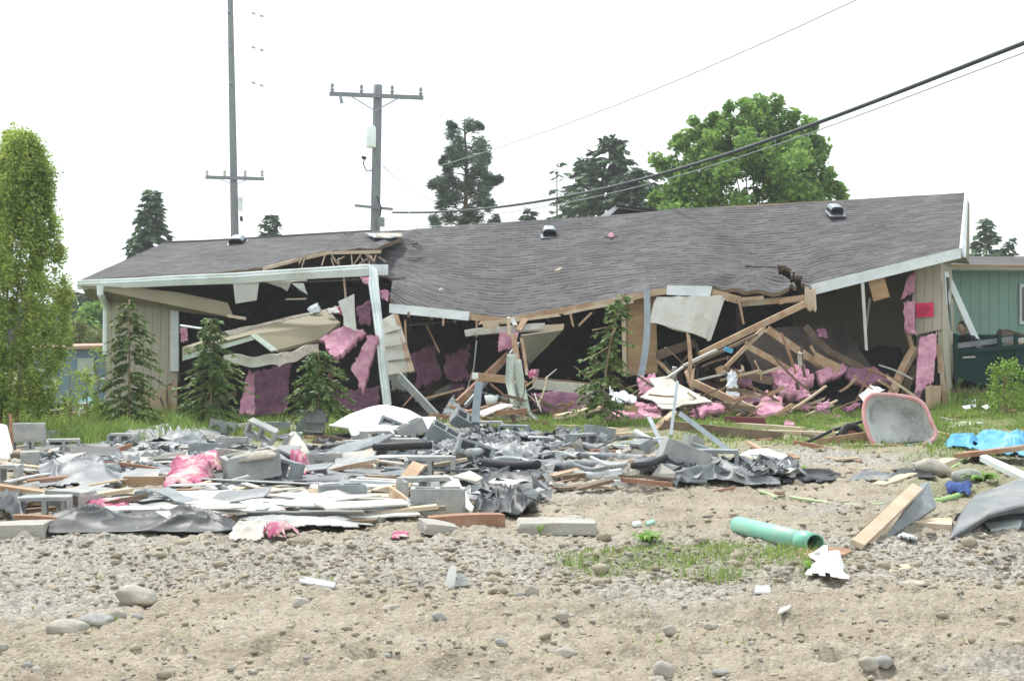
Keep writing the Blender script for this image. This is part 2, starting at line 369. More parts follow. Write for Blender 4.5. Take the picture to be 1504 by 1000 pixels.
# ------------------------------------------------------------------ ground
def lawn(x, y):
    """0 bare dirt .. 1 lawn"""
    px = 752 + x / y * F
    a = sm(19.5, 21.5, y + 1.6 * nz(x * .7, y * .4, 9)) * (1 if px < 420 or px > 780 else .45)
    a = max(a, sm(860, 1000, px) * sm(16.5, 19.5, y + 2.0 * nz(x * .9, y * .5, 4)) * .55)
    a = max(a, sm(1300, 1360, px) * sm(11.5, 13.5, y + 2.0 * nz(x * 1.3, y * .9, 14)) * .5)
    d = ((x - 1.15) / 1.1) ** 2 + ((y - 9.55) / .75) ** 2
    a = max(a, .55 * sm(1.2, .2, d + .9 * nz(x * 3, y * 3, 1)))
    return a
def build_ground():
    ys = [-60, -20, 0, 3, 4.3]; y = 5.0
    while y < 30: ys.append(y); y *= 1.0042
    while y < 420: ys.append(y); y *= 1.09
    nx = 560; vs = []; lw = []; gr = []
    for y in ys:
        hw = (0.43 * y + 1.2) if 0 < y < 60 else (28 + abs(y - 60) * 1.6 if y >= 60 else 30)
        if y < 4: hw = 30 if y <= 0 else 6
        for i in range(nx + 1):
            s = 2 * i / nx - 1; x = s * hw
            if y > 29 or abs(s) > .985: x = s * hw * (1 if abs(s) < .98 else 1 + (abs(s) - .98) * 20)
            z = gh(x, y)
            if 4 < y < 30 and abs(s) < .97:
                a = sm(4.3, 6, y)
                z += a * (.035 * nz(x * 1.1, y * 2.2, 1) + .03 * abs(nz(x * 2.6, y * 5, 2)) + .042 * nz(x * 6, y * 7, 6) * (.4 + abs(nz(x * .8, y * .8, 31)) * 2)
                          + (.026 * nz(x * 19, y * 19, 3) + (.012 * nz(x * 50, y * 50, 5) if y < 14 else 0)))
                z += a * .045 * nz(x * .35, y * 3.2, 20) * sm(11, 8, y)
            vs.append((x, y, z)); lw.append(lawn(x, max(y, 1)) if y < 40 else .8)
            px = 752 + x / max(y, 1) * F
            gr.append(max(sm(.05, .35, nz(x * .6, y * .5, 40)), sm(330, 150, px) * sm(9, 9.8, y) * sm(11.4, 10.6, y), sm(8.2, 9, y) * sm(11.5, 10, y) * .8))
    n1 = nx + 1
    fs = [(j * n1 + i, j * n1 + i + 1, (j + 1) * n1 + i + 1, (j + 1) * n1 + i) for j in range(len(ys) - 1) for i in range(nx)]
    me = bpy.data.meshes.new('ground'); me.from_pydata(vs, [], fs)
    for nm, a in (('lawn', lw), ('gravel', gr)):
        at = me.attributes.new(nm, 'FLOAT', 'POINT'); at.data.foreach_set('value', a)
    me.polygons.foreach_set('use_smooth', [True] * len(fs))
    m = bpy.data.materials.new('dirt_ground'); m.use_nodes = True; nt = m.node_tree; n = nt.nodes; l = nt.links; b = n['Principled BSDF']
    b.inputs['Roughness'].default_value = .95; b.inputs['Specular IOR Level'].default_value = .15
    tc = n.new('ShaderNodeTexCoord'); P = tc.outputs['Object']
    def no(s, d=6, r=.6):
        t = n.new('ShaderNodeTexNoise'); t.inputs['Scale'].default_value = s; t.inputs['Detail'].default_value = d; t.inputs['Roughness'].default_value = r; l.new(P, t.inputs['Vector']); return t.outputs['Fac']
    def ramp(f, *st):
        r = n.new('ShaderNodeValToRGB'); e = r.color_ramp.elements
        while len(e) < len(st): e.new(.5)
        for k, (p, c) in enumerate(st): e[k].position = p; e[k].color = (*c, 1)
        l.new(f, r.inputs['Fac']); return r.outputs['Color']
    def mix(f, a, c):
        x = n.new('ShaderNodeMix'); x.data_type = 'RGBA'; l.new(f, x.inputs['Factor']); l.new(a, x.inputs['A']); l.new(c, x.inputs['B']); return x.outputs['Result']
    dirt = ramp(no(1.3, 10, .7), (.3, (.225, .185, .135)), (.48, (.325, .278, .21)), (.62, (.385, .335, .262)), (.75, (.47, .418, .34)))
    vo = n.new('ShaderNodeTexVoronoi'); vo.inputs['Scale'].default_value = 38; l.new(P, vo.inputs['Vector'])
    sp = n.new('ShaderNodeSeparateColor'); l.new(vo.outputs['Color'], sp.inputs[0])
    grav = ramp(sp.outputs[0], (0, (.19, .18, .165)), (.5, (.31, .30, .275)), (1, (.48, .47, .43)))
    at = n.new('ShaderNodeAttribute'); at.attribute_name = 'gravel'
    mm = n.new('ShaderNodeMath'); mm.operation = 'MULTIPLY'; l.new(at.outputs['Fac'], mm.inputs[0]); mm.inputs[1].default_value = .75
    c = mix(mm.outputs[0], dirt, grav)
    vo2 = n.new('ShaderNodeTexVoronoi'); vo2.inputs['Scale'].default_value = 90; l.new(P, vo2.inputs['Vector'])
    sp2 = n.new('ShaderNodeSeparateColor'); l.new(vo2.outputs['Color'], sp2.inputs[0])
    fl = ramp(sp2.outputs[1], (.8, (0, 0, 0)), (.86, (.8, .8, .8)))
    c = mix(fl, c, ramp(sp2.outputs[0], (0, (.17, .15, .13)), (1, (.5, .46, .40))))
    la = n.new('ShaderNodeAttribute'); la.attribute_name = 'lawn'
    c = mix(la.outputs['Fac'], c, ramp(no(8, 6), (.35, (.12, .14, .055)), (.65, (.20, .23, .09))))
    l.new(c, b.inputs['Base Color'])
    bp = n.new('ShaderNodeBump'); bp.inputs['Distance'].default_value = .02; bp.inputs['Strength'].default_value = .7; l.new(no(45, 8, .7), bp.inputs['Height'])
    bp2 = n.new('ShaderNodeBump'); bp2.invert = True; bp2.inputs['Distance'].default_value = .012; bp2.inputs['Strength'].default_value = .7; l.new(vo.outputs['Distance'], bp2.inputs['Height']); l.new(bp.outputs['Normal'], bp2.inputs['Normal'])
    l.new(bp2.outputs['Normal'], b.inputs['Normal'])
    me.materials.append(m); o = bpy.data.objects.new('ground', me); sc.collection.objects.link(o); tag(o, kind='structure')
build_ground()

# ------------------------------------------------------------------ the wrecked house
def DE(px): return 28.5 - 3.3 * (px - 118) / 1297
def DR(px): return 32.7 - 3.4 * (px - 240) / 1178
house = thing('house', 'collapsed single storey beige house with sagging grey shingle roof and its front torn open', 'house', gd(760, 29))
def pl(tab, u):
    k = u * (len(tab) - 1); i = min(int(k), len(tab) - 2); f = k - i
    return tuple(a + (b - a) * f for a, b in zip(tab[i], tab[i + 1]))
def smooth_tab(tab, key='u'):
    return tab
def roof(ctrl, nx, ny, bend, hole_px=None, label=None, uvshift=None):
    """ctrl: (ridge px, ridge py, eave px, eave py, eave depth)"""
    # resample by x so that columns are even
    xs = [0]
    for a, b in zip(ctrl, ctrl[1:]): xs.append(xs[-1] + max(4, abs(b[2] - a[2]) * .5 + abs(b[0] - a[0]) * .5))
    def at(u):
        d = u * xs[-1]; i = 0
        while i < len(xs) - 2 and xs[i + 1] < d: i += 1
        f = (d - xs[i]) / (xs[i + 1] - xs[i]); return tuple(p + (q - p) * f for p, q in zip(ctrl[i], ctrl[i + 1]))
    P = []
    for i in range(nx + 1):
        u = i / nx
        c = [at(max(0, min(1, u + e)))for e in (-.012, 0, .012)]; c = c[1] if i in (0, nx) else tuple(sum(k) / 3 for k in zip(*c))
        A = W(c[0], c[1], DR(c[0])); B = W(c[2], c[3], c[4]); row = []
        for j in range(ny + 1):
            v = j / ny; p = A.lerp(B, v); row.append(p + bend(u, v, p))
        P.append(row)
    hole = None
    if hole_px:
        def hole(i, j):
            q = (P[i][j] + P[i + 1][j + 1]) / 2; a = 752 + q.x / q.y * F; b = HY - (q.z - CH) / q.y * F
            return hole_px(a, b)
    def uvf(i, j):
        p = P[i][j]; sh = uvshift(i / nx, j / ny) if uvshift else 0
        return (p.x / .98, (P[i][0] - p).length + sh)
    mb = MB().solid(P, .07, hole, uvf, Vector((0, -.29, .957)), 0, 1, 1)
    o = part(house, 'roof', mb, [M_shing, M_woodd], label, smooth=False)
    return P
def bendL(u, v, p):
    e = Vector((0, 0, .035 * nz(p.x * .8, v * 3, 2) + .012 * nz(p.x * 3, v * 9, 5)))
    if v > .8 and u > .45: e.z += .03 * nz(p.x * 6, v * 5, 8)
    if u > .75: e.z += .05 * nz(p.x * 3, v * 4, 11)
    if u in (0,) or v == 0: e *= .2
    return e
roofL = roof([(240, 357, 118, 411, 28.45), (300, 355, 200, 407, 28.3), (370, 351, 300, 402, 28.0), (430, 347, 385, 393, 27.9), (460, 345, 430, 380, 28.9),
      (500, 343, 482, 368, 29.6), (545, 340, 545, 366, 29.3), (590, 338, 590, 350, 30.3)], 120, 30, bendL, lambda a, b: a > 560 and b > 344 + 5 * nz(a * .15, b * .1, 3) and b < 350, 'torn left roof slope lifted above the gutter')
def bendR(u, v, p):
    e = Vector((0, 0, .025 * nz(p.x * .7, v * 2.5, 22) + .012 * nz(p.x * 3, v * 7, 25)))
    a = 752 + p.x / p.y * F; b = HY - (p.z - CH) / p.y * F
    k = max(0, 1 - u / .11) ** 1.5
    e.x -= .68 * k * math.exp(-((v - .33) / .2) ** 2)
    e.z += .10 * k * math.sin(v * 9) + .05 * max(0, 1 - u / .2) * nz(p.x * 4, v * 6, 4)
    if 1020 < a < 1190 and b > 375:
        f = sm(1020, 1075, a) * sm(1192, 1165, a) * sm(385, 412, b)
        e.z += f * (.09 + .03 * math.sin(a * .09 + b * .05) + .09 * nz(a * .035, b * .06, 2))
    if v == 0: e *= .3
    e.z += .03 * (v > .93) * nz(p.x * 5, 0, 7)
    return e
def holeR(a, b):
    j = 5 * nz(a * .12, b * .12, 5)
    if 1143 < a < 1178 and abs(b - (394 + (a - 1143) * .62 + j)) < 8.5 + 8 * nz(a * .2, b * .2, 9): return True
    if 1160 < a < 1182 and 418 + j < b < 440: return True
    if 1095 < a < 1160 and abs(b - (391.5 + (a - 1095) * .03)) < 1.2: return True
    if a < 575 and b > 392 + j and a < 560 + j + (b - 392) * .3: return True
    return False
roofR = roof([(592, 338, 572, 448, 27.3), (640, 334, 630, 453, 27.2), (700, 329, 690, 460, 27.0), (760, 325, 740, 467, 26.9), (810, 322, 800, 457, 26.75),
      (880, 318, 880, 442, 26.55), (950, 312, 950, 426, 26.4), (990, 306, 1000, 422, 26.3), (1045, 304, 1050, 425, 26.1), (1100, 303, 1100, 436, 26), (1170, 298, 1180, 433, 25.8),
      (1190, 297, 1197, 419, 25.75), (1300, 290, 1300, 392, 25.45), (1418, 283, 1413, 366, 25.2)], 420, 110, bendR, holeR, 'long sagging right roof slope',
      uvshift=lambda u, v: .9 * max(0, 1 - u / .14) ** 2 * sm(.05, .5, v) + .35 * math.exp(-((u - .62) / .035) ** 2) * sm(.7, .95, v))
# rear slope, seen only from elsewhere; closes the roof
P = []
for i in range(41):
    px = 240 + (1418 - 240) * i / 40
    col = roofL[-1][0] if 560 < px < 600 else None
    y = np.interp(px, [240, 590, 800, 950, 990, 1418], [357, 338, 322.5, 312, 306, 283])
    A = W(px, y + 1.2, DR(px)); B = A + Vector((.6, 4.3, -1.35)); P.append([A.lerp(B, k / 4) for k in range(5)])
mb = MB().solid(P, .07, None, lambda i, j: (P[i][j].x, j * 1.1), Vector((0, .3, .95)), 0, 1, 1)
part(house, 'roof', mb, [M_shing, M_ply], 'rear roof slope')
mb = MB()
mb.tube([W(a, b - 0.6, DR(a) + .02) for a, b in ((240, 357), (300, 355), (370, 351), (430, 347), (500, 343), (545, 340.5))], .03, 5)
part(house, 'ridge_cap', mb, M_shing)
# sagged sheathing edge under the torn left slope
tor = [(387, 395, 27.95), (430, 383.5, 28.7), (482, 371.5, 29.3), (560, 370, 29.2)]
for a, b in zip(tor, tor[1:]): part(house, 'sheathing_edge', MB().beam(W(*a), W(*b), .06, .03, jag=.03), M_woodp)
mb = MB().plate([W(535, 343, 31.2), W(590, 343, 30.9), W(592, 347, 30.4), W(572, 350, 30.2), W(548, 349, 30.4)], .02, .03)
mb2 = MB().plate([W(551, 344.6, 30.85), W(592, 343.2, 30.75), W(586, 348.2, 30.3), W(572, 346.8, 30.5), W(566, 349.8, 30.3), W(556, 348, 30.4)], .03, .05, .05)
part(house, 'bare_sheathing', mb2, M_woodp, 'splintered pale wood at the tear in the ridge')
part(house, 'flashing', mb, M_steel)
for a, b, c, d in ((505, 343.5, 520, 344.5), (588, 352, 612, 358), (604, 358, 622, 366), (536, 381, 552, 388), (546, 396, 580, 404), (556, 406, 596, 408)):
    D = 28.8 if b > 370 else 30
    part(house, 'lifted_shingle', MB().plate([W(a, b, D), W((a + c) / 2, b - 2.5, D), W(c, d, D - .1), W((a + c) / 2, d + 2, D - .15)], .015, .03, .08), M_shing)
# white trim
def trim(name, pts, t=.03, m=M_white, lab=None, jag=0):
    return part(house, name, MB().plate([W(*p) for p in pts], t, jag), m, lab)
trim('fascia', [(572, 446, 27.22), (690, 458, 26.93), (688, 471, 26.9), (572, 459.5, 27.2)], lab='white fascia length under the sagging roof')
trim('fascia', [(980, 419.5, 26.3), (1046, 420.5, 26.08), (1043, 436, 26.05), (979, 433, 26.28)], lab='short white fascia piece')
trim('fascia', [(1191, 418, 25.7), (1411, 364, 25.12), (1412, 379, 25.1), (1196, 433, 25.68)], lab='long white fascia rising to the right corner')
trim('fascia', [(527, 388, 28.0), (570, 388.5, 27.9), (570, 404, 27.9), (527, 405, 28.0)], lab='white fascia end beside the bent gutter')
trim('barge_board', [(1411, 364, 25.08), (1418.5, 282, 29.3), (1420, 291, 29.3), (1417, 378, 25.08)], .04)
trim('gable_end', [(1413, 373, 25.2), (1419, 292, 29.2), (1422, 300, 29.6), (1422, 388, 28.4), (1396, 386, 26.4)], .05, M_olive)
# bare wood eave
ev = [(690, 465, 26.97), (740, 471.5, 26.85), (800, 461, 26.7), (880, 447, 26.5), (953, 431, 26.35), (980, 427, 26.3)]
for a, b in zip(ev, ev[1:]): part(house, 'eave_board', MB().beam(W(*a), W(*b), .11, .04, seg=2, jag=.015), M_wood)
for a, b in ((705, 820), (830, 930)):
    part(house, 'eave_board', MB().beam(W(a, np.interp(a, [690, 740, 980], [473, 477, 433]), 26.6), W(b, np.interp(b, [690, 740, 980], [473, 477, 434]), 26.4), .05, .03, jag=.05, bow=.02), M_woodp)
for q in ((1046, 430, 26.1, 1086, 441, 25.95, .13), (1085, 440, 25.9, 1119, 437, 25.9, .06), (1090, 446, 26.2, 1185, 438, 25.9, .10)):
    part(house, 'eave_board', MB().beam(W(*q[:3]), W(*q[3:6]), q[6], .04, jag=.03), M_wood)
mb = MB()
for k in range(5): part(house, 'splintered_board', MB().beam(W(1184 + k * 3, 424 + k * .4, 25.5 - k * .02), W(1184.5 + k * 3.3, 453 + (k * 7) % 5, 25.45 - .02 * k), .035, .035, jag=.04), M_woodp)
# gutter: moulded channel, then folded down
gut = [(115, 412), (200, 408), (262, 404.5), (320, 402), (345, 401), (400, 397), (470, 392.5), (530, 389), (541, 388)]
def gutter(pts, hs, D, up=True):
    mb = MB(); prof = [(0, .0), (.05, -.005), (.065, -.02), (.055, -.045), (.085, -.07), (.075, -.10), (.03, -.185), (0, -.19)]
    return prof
mb = MB(); prof = [(0, 0), (.07, .0), (.085, -.02), (.07, -.045), (.10, -.075), (.085, -.10), (.04, -.185), (-.01, -.19)]
vs = []
for px, py in gut:
    D = DE(px) + (0 if px < 400 else .05); o_ = W(px, py, D); s_ = np.interp(px, [115, 300, 541], [.88, 1.0, 1.08])
    for a, b in prof: vs.append(o_ + Vector((0, -a * s_, b * s_ + .008 * nz(px * .1, b * 9, 1))))
n_ = len(prof); mb.add(vs, [(i * n_ + k, i * n_ + k + 1, (i + 1) * n_ + k + 1, (i + 1) * n_ + k) for i in range(len(gut) - 1) for k in range(n_ - 1)] + [tuple(range(n_))])
gu = part(house, 'gutter', mb, M_gut, 'long white gutter above the torn opening')
mb = MB(); vs = []
down = [(538, 391, 544, 405, 27.85), (541, 388, 553, 395, 27.8), (542.5, 405, 555, 402, 27.7), (541, 418, 556, 416, 27.6), (547, 460, 560, 456, 27.3), (552, 500, 565, 498, 26.9), (557, 550, 570, 548, 26.5), (563, 597, 575, 594, 26.1)]
for a, b, c, d, D in down:
    p, q = W(a, b, D), W(c, d, D - .02)
    for k, (s, dep) in enumerate(((0, 0), (.12, .05), (.22, .05), (.3, .02), (.45, .06), (.62, .03), (.8, .07), (1, .01), (1, -.03), (0, -.03))):
        vs.append(p.lerp(q, s) + Vector((0, -dep, 0)))
mb.add(vs, [(i * 10 + k, i * 10 + (k + 1) % 10, (i + 1) * 10 + (k + 1) % 10, (i + 1) * 10 + k) for i in range(len(down) - 1) for k in range(10)] + [tuple(range(10)), tuple(70 + k for k in range(9, -1, -1))])
part(gu, 'hanging_gutter_end', mb, M_gut, 'white gutter end folded down to the ground')
mb = MB().tube([W(147, 420, 28.2), W(147, 431, 28.2), W(150, 437, 28.4), W(155, 446, 28.85), W(156, 455, 28.95), W(155.5, 500, 28.95), W(155.5, 520, 28.95)], .06, 8)
part(house, 'downspout', mb, M_gut)
# soffit board
mb = MB().plate([W(119, 420, 28.4), W(185, 421, 28.3), W(262, 430, 28.2), W(334, 445, 28.0), W(343, 466, 27.8), W(285, 460, 28.25), W(200, 446, 28.75), W(131, 440, 29.0)], .02)
sf = part(house, 'soffit', mb, M_olive, 'loose soffit board hanging below the gutter')
part(sf, 'vent_grille', MB().plate([W(227, 440, 28.28), W(262, 443, 28.2), W(269, 449, 28.1), W(235, 445.5, 28.2)], .03), M_darkroom)
part(house, 'soffit_batten', MB().beam(W(336, 464, 27.8), W(362, 468, 27.7), .05, .04, jag=.03), M_woodp)
# left wall
mb = MB().plate([W(158, 436, 28.95), W(252, 440, 28.75), W(262, 470, 28.75), W(262, 560, 28.75), W(248, 565, 28.75), W(247, 618, 28.75), W(212, 620, 28.8), W(158, 618, 28.95)], .1, 0)
wl_ = part(house, 'wall', mb, M_sidb, 'left front wall of grooved beige siding')
mb = MB().plate([W(158, 436, 28.96), W(158, 618, 28.96), W(186, 606, 35.3), W(186, 440, 35.3)], .08)
part(house, 'wall', mb, M_sidb, 'left end wall')
part(wl_, 'corner_trim', MB().beam(W(256.5, 455, 28.66), W(256.5, 545, 28.66), .045, .15, up=(0, 1, 0)), M_white)
part(wl_, 'bare_stud', MB().beam(W(257, 560, 28.7), W(256, 612, 28.7), .1, .1, jag=.04).beam(W(250, 566, 28.72), W(249, 610, 28.72), .06, .06, jag=.04), M_wood)
part(wl_, 'patch_board', MB().plate([W(208, 573, 28.68), W(243, 571, 28.66), W(246, 606, 28.62), W(232, 611, 28.6), W(225, 618, 28.6), W(209, 603, 28.65)], .03), M_card)
# right wall corner
mb = MB().plate([W(1343, 396, 25.9), W(1378, 387, 25.75), W(1385, 420, 25.72), W(1384, 484, 25.72), W(1372, 486, 25.74), W(1345, 492, 25.85), W(1339, 455, 25.9)], .08)
wr = part(house, 'wall', mb, M_sidb, 'right front wall remnant with the red notice')
part(wr, 'notice', MB().plate([W(1345, 445.5, 25.76), W(1371, 444, 25.68), W(1371.5, 465, 25.68), W(1346, 466, 25.76)], .006), M_red, 'red notice sheet')
mb = MB()
for k in range(5):
    y = 449 + k * 3.2; a, b = ((1352, 1364), (1349, 1367), (1350, 1366), (1349, 1362), (1351, 1360))[k]
    mb.plate([W(a, y, 25.66), W(b, y - .6, 25.655), W(b, y + .5, 25.655), W(a, y + 1.1, 25.66)], .004)
part([c for c in sc.objects if c.name.startswith('notice')][0], 'faded_lettering', mb, M_ink)
mb = MB().plate([W(1378, 386, 25.75), W(1394, 384, 28.3), W(1404, 582, 28.3), W(1390, 598, 26.0), W(1387, 560, 25.9), W(1382, 520, 25.75)], .08)
we = part(house, 'wall', mb, M_sidb, 'leaning right end wall with a narrow window')
we_n = Vector((.97, -.2, 0)) * .06
def onend(a, b): return W(a, b, np.interp(a, [1378, 1386, 1394, 1404], [25.72, 26.9, 28.1, 28.3]))
wf = part(we, 'window', MB().plate([onend(1381.5, 399), onend(1387.5, 400), onend(1394.5, 508), onend(1391, 512), onend(1387, 500)], .14), M_white)
part(wf, 'pane', MB().plate([onend(1383.2, 407), onend(1386.5, 408), onend(1391, 500), onend(1388.5, 494)], .18), M_glass)
mb = MB()
for k, (a, b, c, d) in enumerate(((1380, 512, 1384, 560), (1383, 530, 1387, 592), (1376, 505, 1380, 545), (1386, 560, 1388, 600))):
    part(we, 'exposed_stud', MB().beam(W(a, b, 25.6), W(c, d, 25.55), .07, .04, up=(1, 0, 0), jag=.06, bow=.03), M_wood)
part(house, 'wall', MB().beam(gd(170, 36.5) + Vector((0, 0, 1.1)), gd(1398, 33) + Vector((0, 0, 1.1)), 2.3, .1), M_sidb, 'rear wall')
# interior
P = [[gd(165 + (1390 - 165) * i / 40, DE(165 + (1390 - 165) * i / 40) + .8 + 7 * j / 6) + Vector((0, 0, .06)) for j in range(7)] for i in range(41)]
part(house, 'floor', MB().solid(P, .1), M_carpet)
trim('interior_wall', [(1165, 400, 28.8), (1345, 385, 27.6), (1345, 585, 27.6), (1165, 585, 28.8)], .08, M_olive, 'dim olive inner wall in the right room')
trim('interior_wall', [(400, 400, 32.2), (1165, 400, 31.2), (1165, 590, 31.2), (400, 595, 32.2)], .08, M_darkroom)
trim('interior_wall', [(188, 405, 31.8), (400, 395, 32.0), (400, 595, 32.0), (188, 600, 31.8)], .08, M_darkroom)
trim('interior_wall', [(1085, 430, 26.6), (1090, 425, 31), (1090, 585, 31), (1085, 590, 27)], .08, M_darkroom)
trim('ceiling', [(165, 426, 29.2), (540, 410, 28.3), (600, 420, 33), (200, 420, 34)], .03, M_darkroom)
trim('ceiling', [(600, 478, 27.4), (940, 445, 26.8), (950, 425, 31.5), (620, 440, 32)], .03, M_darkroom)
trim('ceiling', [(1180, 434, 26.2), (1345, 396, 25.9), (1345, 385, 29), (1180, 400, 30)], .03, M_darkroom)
mb = MB()
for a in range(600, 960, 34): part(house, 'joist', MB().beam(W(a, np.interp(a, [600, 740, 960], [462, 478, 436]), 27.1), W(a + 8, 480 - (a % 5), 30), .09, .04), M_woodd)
trim('door', [(920, 441, 26.7), (963, 433, 26.6), (966, 548, 26.6), (922, 552, 26.7)], .04, M_ply, 'orange brown wooden panel behind the grey strap')
trim('door_frame', [(913, 446, 26.68), (919, 445, 26.66), (921, 552, 26.66), (915, 552, 26.68)], .06, M_woodp)
trim('hanging_drywall', [(965, 436, 26.35), (1062, 434, 25.95), (1052, 468, 25.8), (1040, 499, 25.7), (1018, 490, 25.8), (1000, 487, 25.9), (975, 478, 26.0), (952, 474, 26.1)], .02, M_gyp, 'large grey drywall sheet hanging under the eave', .02)
trim('hanging_trim', [(1059, 438, 25.75), (1065, 437, 25.75), (1044, 500, 25.6), (1038, 501, 25.6)], .03, M_gypw, 'white strip hanging beside the drywall')
trim('hanging_trim', [(1264.5, 415, 25.5), (1269, 414, 25.5), (1274.5, 515, 25.45), (1270.5, 514, 25.45)], .03, M_gypw, 'thin white stick hanging in the right room')
trim('hanging_trim', [(1276, 438, 26.5), (1279, 438, 26.5), (1272, 490, 26.5), (1269.5, 490, 26.5)], .03, M_gyp)
trim('hanging_plywood', [(1275, 411, 25.6), (1298, 405, 25.5), (1307, 436, 25.5), (1283, 443, 25.6)], .02, M_ply, 'tan wood offcut hanging in the right room')
trim('hanging_drywall', [(342, 413, 27.9), (381, 411, 27.9), (377, 441, 27.9), (346, 446, 27.9)], .02, M_gypw, 'pale square drywall piece hanging below the gutter')
trim('hanging_drywall', [(386, 413, 28.4), (452, 409, 28.3), (450, 413, 28.3), (428, 414, 28.3), (422, 428, 28.3), (405, 420, 28.4)], .02, M_gyp, 'torn drywall flap hanging below the gutter', .02)
trim('hanging_drywall', [(428, 416, 28.3), (446, 416, 28.3), (452, 433, 28.2), (440, 427, 28.3)], .01, M_curt, 'thin curled flap below the gutter', .015)
trim('hanging_trim', [(420, 438.5, 28.3), (450, 437.5, 28.3), (450, 440, 28.3), (420, 440.6, 28.3)], .02, M_woodp)
for a, b, c, d, D in ((505, 408, 508, 440, 27.9), (595, 470, 597, 520, 27.2), (651, 468, 651, 478, 26.9), (622, 468, 645, 517, 28.0), (700, 470, 700, 495, 26.9), (1085, 440, 1092, 475, 25.9), (838, 462, 842, 480, 26.5), (850, 478, 868, 460, 26.4)):
    part(house, 'broken_batten', MB().beam(W(a, b, D), W(c, d, D), .035, .035, up=(1, 0, 0), jag=.02), M_wood)
mb = MB().tube([W(700, 500, 26.6), W(696, 540, 26.5), W(684, 578, 26.4)], .012, 5)
part(house, 'dangling_cable', mb, M_cablel)
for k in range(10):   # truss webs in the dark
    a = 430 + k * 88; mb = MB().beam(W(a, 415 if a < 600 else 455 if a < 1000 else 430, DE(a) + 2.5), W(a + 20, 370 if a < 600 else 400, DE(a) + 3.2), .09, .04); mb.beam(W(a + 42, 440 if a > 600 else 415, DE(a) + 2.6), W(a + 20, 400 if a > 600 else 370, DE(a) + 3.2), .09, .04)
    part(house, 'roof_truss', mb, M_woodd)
mb = MB()
rn = random.Random(5)
for k in range(17):
    a = 440 + 120 * rn.random() ** .6; mb = MB().beam(W(a, rn.uniform(374, 380), 28.9), W(a + rn.uniform(-14, 14), rn.uniform(384, 396), 28.4), .03, .02, jag=.02); part(house, 'splinter', mb, M_woodd)
# roof vents
def vent(px, py, w, h, D, m=M_steel):
    mb = MB(); c = W(px, py, D); s = w * D / F
    t = part(house, 'roof_vent', MB().box(c + Vector((0, .05, .02)), (s * 1.0, .42, .05), Euler((R(17), 0, 0)).to_matrix()), M_rub)
    prof = []
    for i in range(9):
        u = i / 8 * 2 - 1; prof.append([c + Vector((u * s * .5, -.18 + .4 * j / 6, ( .03 + .07 * (1 - u ** 6) * (1 - .25 * (j / 3 - 1) ** 2) + .10 * j / 6))) for j in range(7)])
    part(t, 'hood', MB().solid(prof, .05, m_side=1), [M_steel, M_rub], smooth=False)
    part(t, 'flange', MB().box(c + Vector((0, .0, -.02)), (s * 1.35, .5, .012), Euler((R(17), 0, 0)).to_matrix()), M_steel)
vent(348, 357, 20, 8, 31.6); vent(807, 344, 19, 12, 30.3); vent(1227, 312, 18, 12, 28.9)
# rear cross gable showing above the ridge
gb = MB(); g0 = DR(920)
gb.plate([W(880, 319, g0 + .6), W(906, 301, g0 + .6), W(966, 309, g0 + .6), W(966, 313, g0 + .6), W(908, 306, g0 + .6), W(893, 319, g0 + .6)], .06)
part(house, 'rear_gable_trim', gb, M_white)
part(house, 'rear_gable', MB().plate([W(890, 319, g0 + .75), W(907, 303, g0 + .75), W(966, 311, g0 + .75), W(966, 316, g0 + .75)], .05), M_darkroom)
gb = MB().solid([[W(905, 300.3, g0 + .4), W(905, 300.3, g0 + .4) + Vector((0, 4, .0))], [W(968, 308, g0 + .4), W(968, 308, g0 + .4) + Vector((0, 4, 0))]], .04)
part(house, 'rear_gable_roof', gb, M_rub)
# rubble inside the house: an uncountable heap of broken stuff
def heap(px0, px1, d0, d1, top, m, seed, nm='rubble_heap'):
    P = []; nx = int((px1 - px0) / 5); ny = 16
    for i in range(nx + 1):
        px = px0 + (px1 - px0) * i / nx; row = []
        for j in range(ny + 1):
            v = j / ny; D = DE(px) + d0 + (d1 - d0) * v; p = gd(px, D)
            e = min(1, 6 * i / nx, 6 * (1 - i / nx)) * min(1, 3.2 * v)
            h = top(px) * e * (.75 + .6 * nz(px * .03, v * 3, seed)) + .09 * e * nz(px * .12, v * 9, seed + 3) + .05 * e * nz(px * .35, v * 20, seed + 5)
            p.z += max(.01, h); row.append(p)
        P.append(row)
    return MB().solid(P, .02, nrm=Vector((0, 0, 1)))
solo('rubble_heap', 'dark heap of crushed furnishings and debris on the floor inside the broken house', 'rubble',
     heap(560, 1345, .1, 3.2, lambda p: .28 + .5 * sm(1050, 1180, p) * sm(1400, 1200, p), M_carpet, 3), M_carpet, kind='stuff')
